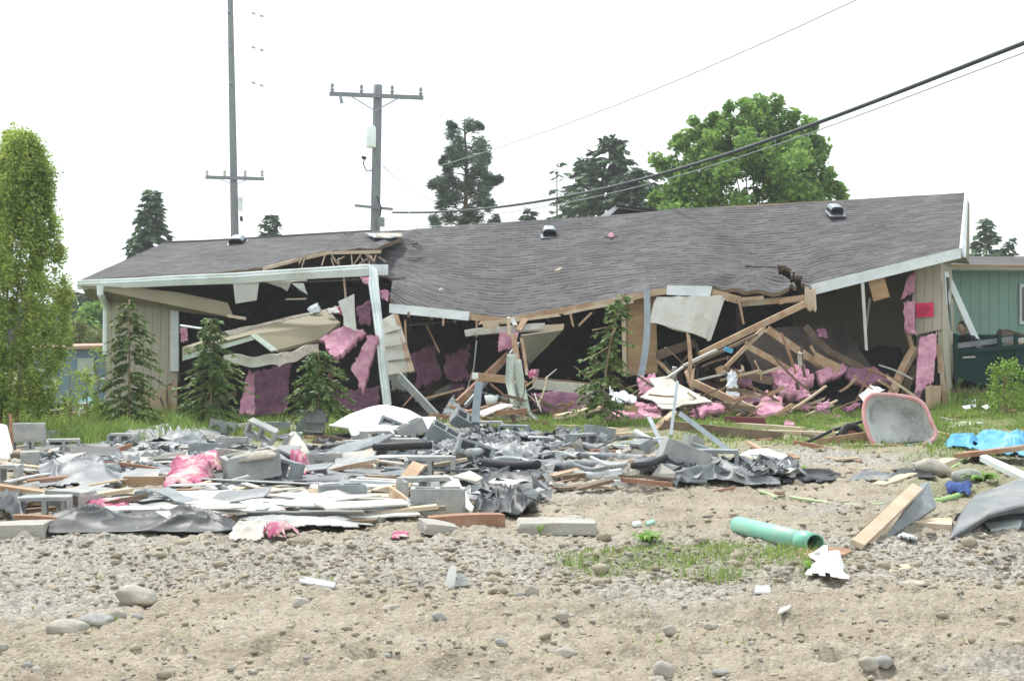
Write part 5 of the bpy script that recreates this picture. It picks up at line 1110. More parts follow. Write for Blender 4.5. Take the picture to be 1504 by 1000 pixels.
pipe('white wire hoop behind the bucket', [(728, 706, 14.6), (738, 688, 14.9), (752, 694, 14.8), (758, 716, 14.4)], .012, M_pipel, 'wire_hoop', 'wire')
pipe('black cable arching from the plastic tail into the dirt at right', [(1122, 774), (1140, 750, 12.6), (1168, 718, 13.6), (1180, 716, 13.7), (1190, 732, 13.2), (1196, 756, 12.3), (1215, 773), (1262, 776)], .010, M_rub, 'cable', 'cable')
pipe('pale green garden hose lying right of the arching cable', [(1160, 732), (1200, 738), (1250, 744), (1298, 743)], .013, mat('pale_green_hose', (.42, .55, .30), .5), 'hose', 'hose')
pipe('short pale green hose end left of the arching cable', [(1116, 724), (1130, 728), (1140, 733)], .014, mat('pale_green_hose', (.42, .55, .30), .5), 'hose', 'hose')
pipe('bright green hose piece at right behind the leaning grey panel', [(1374, 740), (1395, 735), (1413, 729)], .022, mat('bright_green_hose', (.36, .56, .20), .5), 'hose', 'hose')
pipe('bright green thin hose right of the rubber mat', [(1396, 690), (1410, 682), (1418, 678)], .015, mat('bright_green_hose', (.36, .56, .20), .5), 'hose', 'hose')
pipe('bent yellow plastic pipe lying in the dirt at front right', [(1150, 829, 9.55), (1168, 834, 9.4), (1186, 842, 9.2), (1194, 848, 9.1), (1197, 860, 8.95)], .028, M_fen)
pipe('white end of the bent yellow pipe lying beside it', [(1146, 828, 9.58), (1152, 830, 9.54)], .034, M_gyp, 'pipe_collar', 'pipe collar')
board('bent grey steel strap standing up from the blocks, tall one', (995, 560, 18.5), (985, 640, 17.6), .035, .01, M_steel, up=(1, 0, 0), name='steel_strap', cat='strap', bow=.0)
board('grey steel strap standing left of the tall one', (953, 612, 18.3), (978, 668, 17.2), .05, .01, M_steel, up=(1, 0, 0), name='steel_strap', cat='strap')
board('wide grey steel strap slanting down to the right block', (998, 607, 18.5), (1083, 672, 17.0), .055, .01, M_steel, up=(.5, 0, 1), name='steel_strap', cat='strap')
board('short grey strap lying behind the block at right centre', (1018, 654, 17.8), (1078, 670, 17.2), .06, .03, M_steel, name='steel_strap', cat='strap')
board('grey post stub standing in front of the centre rubble', (704, 562, 20.5), (698, 622, 20.2), .10, .08, M_steel, up=(1, 0, 0), name='post', cat='post', jag=0)
board('thin pale stake beside the grey post stub', (692, 572, 22), (745, 586, 22), .012, .012, M_steel, name='rod', cat='rod')
pipe('thin bent white wire in front of the broken centre', [(785, 578, 23.5), (795, 605, 23.2)], .01, M_gyp, 'wire', 'wire', n=5)
solo('metal_band', 'long grey flat band hanging from the eave beside the orange brown panel', 'band', slab([W(947, 424, 25.6), W(956, 424, 25.6), W(940, 560, 24.9), W(930, 560, 24.9)], 2, 24, .02, lambda u, v, p, n: Vector((.10 * math.sin(v * 2.4) - .02, 0, 0))), M_steel)
# green drain pipe
t = thing('drain_pipe', 'pale green plastic drain pipe half buried, its open end towards us at right', 'pipe', gp(1150, 812))
a, b = W(1196, 798.5, 9.95), W(1084, 771, 11.0); d = (b - a).normalized(); q = Matrix((d.orthogonal().normalized(), d.cross(d.orthogonal().normalized()), d)).transposed()
L_ = (b - a).length; r_ = .062
part(t, 'pipe_wall', MB().lathe([(r_ - .006, 0), (r_, 0), (r_, L_), (r_ - .006, L_), (r_ - .006, 0)], a, 32, q), M_green, smooth=True)
part(t, 'socket_end', MB().lathe([(r_ - .004, -.012), (r_ + .006, -.012), (r_ + .006, .16), (r_ + .001, .175)], a, 32, q), M_green, smooth=True)
# white bucket on its side
t = thing('bucket', 'white plastic bucket lying on its side among the black plastic at centre', 'bucket', gp(750, 748))
a, b = W(770, 730, 13.15), W(728, 722, 13.5); d = (b - a).normalized(); o1 = d.orthogonal().normalized(); q = Matrix((o1, d.cross(o1), d)).transposed(); L_ = (b - a).length
part(t, 'shell', MB().lathe([(0, L_), (.115, L_), (.120, L_ - .02), (.137, .0), (.133, .0), (.114, L_ - .03), (0, L_ - .03)], a, 36, q), M_sheet, smooth=True)
for z in (.0, .03, .06):
    part(t, 'rim', MB().lathe([(.138 - z * .05, z - .005), (.147 - z * .05, z - .003), (.147 - z * .05, z + .007), (.137 - z * .05, z + .009)], a, 36, q), M_sheet, smooth=True)
# wheelbarrow tipped on its side
G0 = gp(1320, 664)
t = thing('wheelbarrow', 'old wheelbarrow tipped on its side, cement crusted grey tub with faded red rim facing us', 'wheelbarrow', G0)
rim = [(1270, 594), (1276, 583), (1290, 579), (1325, 582), (1348, 588), (1360, 600), (1367, 618), (1374, 634), (1370, 647), (1352, 655), (1322, 662), (1298, 662), (1282, 650), (1274, 632), (1269, 612)]
base = [(1288, 607), (1291, 601), (1298, 599), (1322, 600), (1338, 604), (1345, 610), (1349, 620), (1352, 632), (1350, 640), (1340, 645), (1320, 648), (1303, 648), (1295, 640), (1290, 630), (1287, 617)]
def ring(tab, D0, tilt):
    n = len(tab); out = []
    for i in range(n * 4):
        u = i / 4; k = int(u); f = u - k; A, B_, C, D_ = [tab[(k + e) % n] for e in (-1, 0, 1, 2)]
        x, y = [.5 * (2 * B_[m] + (C[m] - A[m]) * f + (2 * A[m] - 5 * B_[m] + 4 * C[m] - D_[m]) * f * f + (3 * B_[m] - A[m] - 3 * C[m] + D_[m]) * f ** 3) for m in (0, 1)]
        out.append(W(x, y, D0 + tilt * (662 - y) / 80))
    return out
R0, R1 = ring(rim, 18.75, .42), ring(base, 19.25, .22)
cen = sum(R1, Vector()) / len(R1)
mb = MB(); rows = [R0] + [[a.lerp(b, s) + Vector((0, .05 * math.sin(s * math.pi), 0)) for a, b in zip(R0, R1)] for s in (.25, .5, .75)] + [R1] + [[b.lerp(cen, s) + Vector((0, .02, 0)) for b in R1] for s in (.3, .6, .95)]
N_ = len(R0); mb.add([p for r in rows for p in r], [(i * N_ + k, i * N_ + (k + 1) % N_, (i + 1) * N_ + (k + 1) % N_, (i + 1) * N_ + k) for i in range(len(rows) - 1) for k in range(N_)] + [tuple((len(rows) - 1) * N_ + k for k in range(N_))])
tub = part(t, 'tub', mb, M_tubin, smooth=True)
sd = tub.modifiers.new('thickness', 'SOLIDIFY'); sd.thickness = .012
mb = MB().tube(R0 + [R0[0], R0[1]], lambda k: .027, 10)
part(tub, 'rolled_rim', mb, M_tubred, 'faded red rolled rim', smooth=True)
out = [[p + (p - cen) * .04 + Vector((0, .03 + .02 * s, 0)) for p in R0] for s in (0, 1)]
mb = MB(); mb.add(out[0] + [p.lerp(q, .5) + Vector((0, .06, 0)) for p, q in zip(out[0], R1)], [(k, (k + 1) % N_, N_ + (k + 1) % N_, N_ + k) for k in range(N_)])
part(tub, 'outer_flank', mb, M_tubred, 'faded red outside of the tub', smooth=True)
part(t, 'handle', MB().tube([W(1372, 648, 18.9), W(1300, 655, 19.2), W(1240, 632, 19.5), W(1198, 655, 19.3)], .02, 8), M_rub, smooth=True)
part(t, 'handle', MB().tube([W(1290, 612, 19.4), W(1255, 622, 19.6), W(1222, 632, 19.4), W(1180, 652, 19.0)], .02, 8), M_rub, smooth=True)
part(t, 'leg', MB().tube([W(1224, 632, 19.3), W(1226, 640, 19.1), W(1232, 656, 19.0), W(1262, 656, 18.9)], .012, 6), M_rust)
part(t, 'leg', MB().tube([W(1364, 646, 18.8), W(1368, 655, 18.6), W(1376, 661, 18.5), W(1382, 660, 18.5)], .014, 6), M_steel)
wc = W(1252, 643, 19.35); qq = Euler((R(70), R(10), R(20))).to_matrix()
w_ = part(t, 'wheel', MB().lathe([(.10, -.03), (.15, -.045), (.185, -.03), (.195, 0), (.185, .03), (.15, .045), (.10, .03), (.10, -.03)], wc, 28, qq), M_rub, smooth=True)
part(w_, 'hub', MB().lathe([(0, -.02), (.10, -.02), (.10, .02), (0, .02)], wc, 20, qq), M_rust)
# grey bed liner turned over, arch cut in its side
t = thing('bed_liner', 'overturned dark grey plastic liner with an arched cutout at the right edge', 'plastic liner', gp(1440, 806))
def lin(u, v):
    # u along (left to right off the frame), v from back top edge over the curve down to the ground
    A = [(1424, 736, 11.6), (1432, 727, 11.7), (1500, 701, 12.4), (1570, 690, 12.9), (1640, 700, 13.2)]; Bq = [(1388, 803, 10.3), (1396, 790, 10.35), (1450, 756, 10.6), (1520, 738, 10.9), (1600, 730, 11.3)]
    k = u * 4; i = min(3, int(k)); f = k - i
    a = W(*A[i]).lerp(W(*A[i + 1]), f); b = W(*Bq[i]).lerp(W(*Bq[i + 1]), f)
    p = a.lerp(b, v); p.z += .035 * math.sin(v * math.pi); return p
P = [[lin(i / 40, j / 14) for j in range(15)] for i in range(41)]
part(t, 'top_shell', MB().solid(P, .012, nrm=Vector((-.2, -.3, .9))), M_liner, smooth=True)
P = []
for i in range(41):
    u = i / 40; a = lin(u, 1); g = gh(a.x, a.y); top = a; bot = Vector((a.x + .02, a.y + .06, g - .02))
    arch = .0 if not .18 < u < .9 else math.sin((u - .18) / .72 * math.pi) ** .7
    bot.z = bot.z + (top.z - bot.z - .035) * arch
    P.append([top.lerp(bot, j / 5) for j in range(6)])
part(t, 'side_flange', MB().solid(P, .012, nrm=Vector((0, -1, 0))), M_liner, smooth=True)
P = [[W(1430 + 150 * i / 20, 792 - 18 * math.sin(i / 20 * 3.1), 10.9) + Vector((0, .1 * j, .16 * math.sin(j / 6 * 3.14))) for j in range(7)] for i in range(21)]
part(t, 'inner_fold', MB().solid(P, .01, nrm=Vector((0, 0, 1))), M_liner, smooth=True)
solo('aluminium_tray', 'crushed pale foil tray lying inside the overturned grey liner', 'tray', MB().plate([W(1445, 770, 11.0), W(1480, 760, 11.1), W(1502, 764, 11.0), W(1496, 774, 10.8), W(1455, 780, 10.8)], .03, .01), M_gut)
FL('clear plastic wad on the dirt left of the grey liner', [(1316, 796), (1344, 802), (1346, 794), (1326, 788)], .02, .05, 8, 16, 10, m=M_clear, seed=47, name='film_shred', cat='plastic film')
# small things
def tubof(label, px, py, D, r, L_, m): solo('can', label, 'can', MB().tube([W(px, py, D), W(px, py, D) + Vector((L_, .05, 0))], r, 12), m, smooth=True)
solo('maroon_roll', 'row of dark maroon roof tiles lying in the grass right of centre', 'tiles', MB().beam(W(1066, 616, 22.4), W(1124, 618, 22.2), .09, .10, jag=.02), mat('maroon', (.18, .05, .06), .7))
solo('green_bottle', 'small green glass bottle on the grass by the maroon tiles', 'bottle', MB().lathe([(0, 0), (.035, 0), (.035, .09), (.014, .13), (.014, .17), (0, .17)], gp(1042, 628) + Vector((0, 0, .035)), 14, Euler((R(90), 0, R(30))).to_matrix()), M_green, smooth=True)
solo('cardboard_box', 'tan cardboard box standing open against the foot of the right wall', 'box', MB().plate([W(1359, 568, 24.6), W(1368, 565, 24.6), W(1368, 600, 24.5), W(1360, 601, 24.5)], .02).plate([W(1368.5, 566, 24.6), W(1382, 566, 25.0), W(1380, 598, 24.9), W(1368.5, 600, 24.5)], .02), M_card)
solo('blue_tag', 'small blue and white carton on the slanting rafter', 'carton', MB().box(W(1070, 514, 24.4), (.13, .08, .07), Euler((0, R(20), 0)).to_matrix()), M_tarp)
solo('blue_tag', 'small pale blue carton on the left end of the centre beam', 'carton', MB().box(W(698, 552, 24.4), (.09, .08, .09)), M_gut)
solo('plastic_basin', 'small grey white basin in the centre rubble', 'basin', MB().lathe([(0, 0), (.08, 0), (.11, .14), (.10, .14), (.07, .02), (0, .02)], W(722, 594, 23.9), 16), M_gut, smooth=True)
FL('red and white wrapper in the centre tangle', [(775, 543, 24.4), (788, 542, 24.4), (786, 556, 24.3), (777, 555, 24.3)], .02, .03, 8, 8, 8, m=M_pinkp, seed=48, name='wrapper', cat='wrapper')
FL('bent grey metal sheet behind the wheelbarrow rim', [(1262, 578, 23.6), (1276, 566, 24), (1300, 574, 23.8), (1268, 588, 23.4)], .01, .05, 5, 14, 12, m=M_gut, seed=49, rag=0, name='metal_sheet', cat='metal sheet')
flat('green scrap of plastic in the dirt above the weed at centre', [(948, 772), (958, 768), (962, 771), (952, 775)], .02, M_green, 0, 'plastic_scrap', 'plastic scrap')
flat('white scrap of plastic in the dirt above the weed at centre', [(928, 772), (938, 770), (942, 774), (932, 776)], .02, M_gut, 0, 'plastic_scrap', 'plastic scrap')
flat('white crumpled paper in the grass at right behind the wheelbarrow', [(1400, 630), (1428, 626), (1424, 621), (1402, 624)], .02, M_gypw, .02, 'paper_scrap', 'paper')
for k in range(16):
    g = gp(RN.uniform(1414, 1455), RN.uniform(596, 606)); d = Vector((RN.uniform(.04, .12), 0, RN.uniform(0, .03)))
    solo('broken_plate', 'white broken scrap in the pile beside the right shrub', 'scrap', MB().plate([g + Vector((0, 0, .05)), g + d + Vector((0, 0, .05)), g + d + Vector((.01, .08, .1)), g + Vector((-.03, .1, .09))], .01), M_sheet, 'white broken scraps beside the right shrub')

FL('small pink insulation scrap with a dark shingle bit lying high on the roof', [W(893, 343, 29.6), W(900, 341, 29.6), W(904, 347, 29.5), W(897, 349, 29.4)], .05, .04, 8, 8, 8, seed=71, name='insulation_shred')
board('dark splinter lying on the roof beside the pink scrap', (889, 349, 29.3), (906, 348, 29.3), .03, .03, M_woodd, jag=.04, name='wood_scrap', cat='wood scrap')
board('pale splinter lying low on the roof left of centre', (646, 426, 27.3), (652, 424, 27.35), .03, .06, M_gypw, name='wood_scrap', cat='wood scrap')
board('tan splinter lying in the middle of the roof', (816, 398, 27.7), (824, 394, 27.8), .03, .05, M_woodp, name='wood_scrap', cat='wood scrap')
# ------------------------------------------------------------------ neighbouring buildings, poles, trailer
t = thing('green_house', 'low green house with grooved siding and grey roof behind the trailer at right', 'house', gd(1480, 33))
D0 = 32.5
gw = lambda px, py, D=D0: W(px, py, D)
part(t, 'wall', MB().plate([gw(1385, 392), gw(1760, 392), gw(1760, 590), gw(1385, 590)], .12), M_sidg)
part(t, 'wall', MB().plate([gw(1385, 392), gw(1385, 590), gw(1385, 590) + Vector((0, 8, 0)), gw(1385, 392) + Vector((0, 8, 0))], .12), M_sidg, 'side wall')
part(t, 'eave_trim', MB().beam(gw(1378, 391, D0 - .5), gw(1765, 394.5, D0 - .5), .10, .05), M_gut)
part(t, 'soffit', MB().plate([gw(1380, 396, D0 - .45), gw(1760, 399, D0 - .45), gw(1760, 397, D0 - .1), gw(1380, 394, D0 - .1)], .03), M_gyp)
P = [[gw(1378 + 387 * i / 8, 388 + 3.5 * i / 8, D0 - .6).lerp(gw(1372 + 387 * i / 8, 376 + 2 * i / 8, D0 + 3.8), j / 6) for j in range(7)] for i in range(9)]
part(t, 'roof', MB().solid(P, .06, None, lambda i, j: (P[i][j].x, P[i][j].y), Vector((0, -.2, .98)), 0, 1, 1), [M_shing, M_ply])
P2 = [[P[i][6].lerp(P[i][6] + Vector((0, 4.4, -.75)), j / 3) for j in range(4)] for i in range(9)]
part(t, 'roof', MB().solid(P2, .06, None, lambda i, j: (P2[i][j].x, P2[i][j].y), Vector((0, .2, .98)), 0, 1, 1), [M_shing, M_ply])
w_ = part(t, 'window', MB().plate([gw(1497, 417, D0 - .08), gw(1590, 417, D0 - .08), gw(1590, 476, D0 - .08), gw(1497, 476, D0 - .08)], .06), M_white)
part(w_, 'pane', MB().plate([gw(1502, 422, D0 - .13), gw(1585, 422, D0 - .13), gw(1585, 471, D0 - .13), gw(1502, 471, D0 - .13)], .02), M_glass)
solo('leaning_post', 'long white board leaning behind the broken right wall against the green house', 'board', MB().beam(W(1394, 413, 28.0), W(1454, 546, 27.6), .11, .09, up=(1, 0, 0)), M_gut)
t = thing('utility_trailer', 'dark green open trailer loaded with junk parked between the wreck and the green house', 'trailer', gd(1460, 26.8))
tw = lambda px, py, dy=0: W(px, py, 26.9 + dy)
TG = M_truckg
part(t, 'side_panel', MB().plate([tw(1401, 520), tw(1560, 505), tw(1560, 560), tw(1440, 566), tw(1402, 552)], .06), TG)
part(t, 'side_panel', MB().plate([tw(1401, 492, 1.8), tw(1560, 490, 1.8), tw(1560, 545, 1.8), tw(1402, 548, 1.8)], .06), TG, 'far side')
part(t, 'bed', MB().plate([tw(1402, 552), tw(1560, 557), tw(1560, 543, 1.8), tw(1402, 546, 1.8)], .05), TG)
part(t, 'side_rail', MB().beam(tw(1400, 517, -.05), tw(1562, 504, -.05), .07, .07), TG)
part(t, 'side_rail', MB().beam(tw(1398, 509, .1), tw(1492, 497, .1), .09, .03), M_conc_d, 'grey board along the side')
for a in (1403, 1468, 1492): part(t, 'stake_post', MB().beam(tw(a, 490, -.03), tw(a + 1, 560, -.03), .06, .06, up=(1, 0, 0)), TG)
part(t, 'upper_panel', MB().plate([tw(1446, 494, .9), tw(1490, 492, .9), tw(1491, 512, .9), tw(1446, 512, .9)], .05), TG)
part(t, 'end_post', MB().beam(tw(1488, 492, .6), tw(1490, 520, .6), .2, .12, up=(1, 0, 0)), TG)
part(t, 'wheel', MB().lathe([(0, -.08), (.24, -.09), (.27, -.06), (.27, .06), (.24, .09), (0, .08)], W(1434, 572, 27.3), 24, Euler((R(90), 0, 0)).to_matrix()), M_rub, smooth=True)
part(t, 'wheel', MB().lathe([(0, -.08), (.24, -.09), (.27, -.06), (.27, .06), (.24, .09), (0, .08)], W(1528, 572, 27.3), 24, Euler((R(90), 0, 0)).to_matrix()), M_rub, smooth=True)
part(t, 'grey_strip', MB().beam(tw(1414, 525, -.06), tw(1432, 524, -.06), .03, .03), M_gyp)
for k, (a, b, c, d_, m, lab) in enumerate(((1455, 508, 1500, 500, M_gyp, 'pale panel piece on top of the junk in the trailer'), (1462, 516, 1510, 514, M_wood, 'brown board lying in the trailer'), (1478, 512, 1492, 519, M_wood, 'short brown stub in the trailer near the end post'),
        (1495, 520, 1512, 512, M_carpet, 'dark cushion like lump in the trailer at the frame edge'), (1448, 522, 1470, 519, M_woodp, 'pale batten in the trailer'))):
    board(lab, (a, b, 27.4), (c, d_, 27.5), .10 if k != 3 else .3, .2, m, name='trailer_load', cat='junk')
for k in range(26):
    c = W(RN.uniform(1452, 1530), RN.uniform(494, 522), RN.uniform(27.2, 28.4)); an = RN.uniform(-.6, .6); d = Vector((math.cos(an), RN.uniform(-.5, .5), math.sin(an))) * RN.uniform(.1, .4)
    solo('trailer_load', 'piece of junk wood or scrap heaped in the dark green trailer', 'junk', MB().beam(c - d, c + d, RN.uniform(.03, .12), RN.uniform(.03, .2), jag=.03, rnd=RN), RN.choice([M_wood, M_rub, M_carpet, M_truckg, M_gyp, M_woodd, M_rub]), 'junk pieces heaped in the trailer')
board('dark wooden beam lying at the foot of the right wall', (1396, 574, 26.4), (1450, 578, 26.2), .09, .06, M_woodd)
board('dark wooden beam running behind the right shrub', (1440, 577, 26.2), (1502, 583, 26.0), .09, .06, M_woodd)
board('grey low concrete ledge behind the right shrub', (1420, 568, 29), (1500, 570, 29), .3, .3, M_conc)
# blue grey shed at left
t = thing('shed', 'small blue grey shed with orange edged roof behind the poplar at left', 'shed', gd(110, 35))
sw = lambda px, py, dy=0: W(px, py, 35 + dy)
part(t, 'wall', MB().plate([sw(55, 514), sw(215, 514), sw(215, 592), sw(55, 592)], .1), M_blueg)
part(t, 'wall', MB().plate([sw(55, 514), sw(55, 592), sw(55, 592, 3.5), sw(55, 514, 3.5)], .1), M_blueg)
part(t, 'roof', MB().plate([sw(48, 512, -.3), sw(220, 508, -.3), sw(220, 505, 3.6), sw(48, 508, 3.6)], .07), mat('orange_edge', (.45, .30, .22), .8))
part(t, 'pale_panel', MB().plate([sw(60, 522, -.1), sw(83, 522, -.1), sw(83, 572, -.1), sw(60, 572, -.1)], .04), M_gut)
w_ = part(t, 'window', MB().plate([sw(112, 524, -.08), sw(140, 524, -.08), sw(140, 550, -.08), sw(112, 550, -.08)], .04), M_blueg)
part(w_, 'pane', MB().plate([sw(114, 526, -.12), sw(138, 526, -.12), sw(138, 548, -.12), sw(114, 548, -.12)], .02), M_curt)
part(t, 'rail', MB().beam(sw(118, 556, -.1), sw(165, 556, -.1), .05, .05), M_gut)
for k, (a, b, w, h, m, lab) in enumerate(((66, 611, .55, .28, M_rub, 'low dark bin in the junk behind the poplar at left'), (92, 600, .5, .35, M_carpet, 'dark crate stacked in the junk at left'), (115, 598, .3, .34, M_conc, 'grey crate in the junk at left'),
        (85, 612, .3, .2, M_rust, 'brown rusty box in front of the junk at left'), (122, 612, .4, .22, M_rust, 'brown box under the blue tarp at left'), (74, 598, .5, .1, M_glass, 'sheet of dark glass in the junk at left'))):
    g = gd(a, 27 + (b < 605) * 1.2); mb = MB()
    P = []
    mb.box(g + Vector((0, 0, h / 2)), (w, .4, h)); mb.box(g + Vector((0, 0, h + .02)), (w * 1.06, .44, .035))
    o = solo('junk_box', lab, 'box', mb, m); bv = o.modifiers.new('bevel', 'BEVEL'); bv.width = .02; bv.segments = 2
crumple('small bright blue tarp on the junk pile at left', [(108, 607), (146, 607), (143, 600), (112, 600)], 40, 20, .12, 4, 1, 1, M_tarp, .1, 81, 'blue_tarp', 'tarp', base=.2)
board('pale short stake in the grass at left before the junk', (116, 612, 24.5), (119, 598, 24.5), .03, .06, M_gut, up=(1, 0, 0), name='stake', cat='stake')
board('black thin rod leaning at the foot of the left wall', (235, 583, 28.2), (248, 612, 28.0), .02, .02, M_rub, name='rod', cat='rod')
# utility poles
def pole(label, pts, r0, r1):
    a, b = W(*pts[0]), W(*pts[1]); t = thing('utility_pole', label, 'utility pole', a)
    part(t, 'shaft', MB().tube([a.lerp(b, k / 12) for k in range(13)], r0, 12, r1=r1), M_pole, smooth=True); return t
t = pole('tall thin utility pole running out of the top of the picture at left', [(349, 560, 62), (337, -60, 62)], .19, .10)
arm = part(t, 'crossarm', MB().beam(W(302, 260.5, 61.8), W(388, 263, 61.8), .13, .10), M_pole)
for a in (304, 330, 360, 385): part(arm, 'insulator', MB().lathe([(0, 0), (.05, .02), (.07, .08), (.04, .12), (.07, .18), (.05, .26), (0, .28)], W(a, 260, 61.8), 10), M_gyp, smooth=True)
for a, b in ((322, 272), (366, 272)): part(t, 'brace', MB().beam(W(a, 263, 61.7), W(344, 272, 61.7), .03, .03), M_steel)
part(t, 'transformer', MB().tube([W(353, 310, 61.8), W(353, 290, 61.8)], .09, 10), M_gut)
part(t, 'cutout_switch', MB().tube([W(355, 325, 61.8), W(354, 318, 61.8)], .06, 8), M_rub)
for b in (18, 70, 122): part(t, 'side_insulator', MB().tube([W(334 + b * .02, b, 61.9), W(338 + b * .03, b, 61.9)], .07, 8), M_steel)
t = pole('shorter thick utility pole with two crossarms and a transformer above the roof tear', [(547, 560, 50), (555, 125, 50)], .17, .14)
arm = part(t, 'crossarm', MB().beam(W(484, 138, 49.8), W(622, 144, 49.8), .13, .10), M_pole)
for a, b in ((488, 136), (531, 138), (576, 139), (618, 142)): part(arm, 'insulator', MB().lathe([(0, 0), (.04, .02), (.07, .10), (.03, .14), (.06, .20), (.04, .28), (0, .30)], W(a, b, 49.8), 10), M_conc_d, smooth=True)
part(arm, 'cutout_switch', MB().beam(W(500, 141, 49.75), W(502, 152, 49.7), .1, .06, up=(1, 0, 0)), M_steel)
for a in (516, 590): part(t, 'brace', MB().beam(W(a, 142, 49.7), W(551, 163, 49.7), .035, .035), M_steel)
part(t, 'transformer', MB().lathe([(0, 0), (.15, .0), (.16, .04), (.16, .62), (.10, .70), (0, .72)], W(545, 217, 49.75), 16), M_gut, smooth=True)
part(t, 'crossarm', MB().beam(W(521, 302, 49.8), W(577, 307.5, 49.8), .08, .08), M_pole, 'short lower crossarm')
part(t, 'junction_box', MB().box(W(560, 326, 49.7), (.2, .2, .3)), M_conc_d)
part(t, 'jumper_wire', MB().tube([W(535, 232, 49.8), W(534, 242, 49.8), (W(539, 252, 49.8)), W(546, 250, 49.8)], .02, 6), M_rub)
part(t, 'riser_conduit', MB().tube([W(553, 288, 49.7), W(560, 305, 49.6), W(556, 330, 49.7)], .025, 6), M_rub)
part(t, 'cutout_switch', MB().tube([W(534, 234, 49.7), W(535, 230, 49.7)], .08, 8), M_rub)
def wire(label, tab, Da, Db, r, m, n=60, cat='cable'):
    xs = [q[0] for q in tab]; A = Vector(((xs[0] - 752) / F * Da, Da)); B_ = Vector(((xs[-1] - 752) / F * Db, Db)); pts = []
    xk = np.array(xs, float); yk = np.array([q[1] for q in tab], float); co = np.polyfit(xk, yk, min(3, len(tab) - 1))
    for i in range(n + 1):
        px = xs[0] + (xs[-1] - xs[0]) * i / n; k = (px - 752) / F; d = B_ - A
        s = (k * A.y - A.x) / (d.x - k * d.y); D = A.y + d.y * s
        pts.append(W(px, float(np.polyval(co, px)), D))
    return solo('power_cable' if r > .012 else 'wire', label, cat, MB().tube(pts, r, 6), m, smooth=True)
wire('thick dark cable bundle sagging from the short crossarm up to the right edge', [(577, 311), (700, 309), (800, 296), (950, 262), (1100, 212), (1300, 145), (1504, 65), (1620, 18)], 49.7, 19, .032, M_cable)
wire('thin pale line hanging just below the thick cable bundle at right', [(700, 316), (820, 302), (950, 272), (1100, 224), (1300, 155), (1504, 80), (1620, 34)], 44, 19, .009, M_cablel)
wire('thin pale line crossing the sky from the roof ridge to the top right', [(640, 246), (740, 213), (900, 158), (1100, 72), (1258, 0), (1330, -34)], 48, 24, .010, M_cablel)
wire('slack service wire from the shorter pole down towards the tall pine', [(562, 243), (590, 268), (640, 296)], 49.7, 44, .013, M_cablel)
wire('second slack wire from the shorter pole down to the roof', [(562, 243), (580, 275), (612, 333)], 49.7, 34, .009, M_cablel)
wire('faint wire sagging from the shorter pole behind the thick bundle', [(556, 318), (600, 331), (650, 331)], 49.7, 40, .009, M_cablel)
for k, b in enumerate((10, 60, 112)):
    wire(('topmost', 'middle', 'lowest')[k] + ' thin line with spacers leaving the tall pole to the right', [(340, b), (372, b + 10), (440, b + 34)], 62, 50, .006, M_cablel)
    for a in (372, 384): solo('wire_spacer', 'small clamp on the %s thin line beside the tall pole' % ('topmost', 'middle', 'lowest')[k], 'spacer', MB().tube([W(a - 2, b + 9 + (a - 372) * .33, 59), W(a + 3, b + 11 + (a - 372) * .33, 59)], .04, 6), M_steel, 'clamps on the thin lines beside the tall pole')

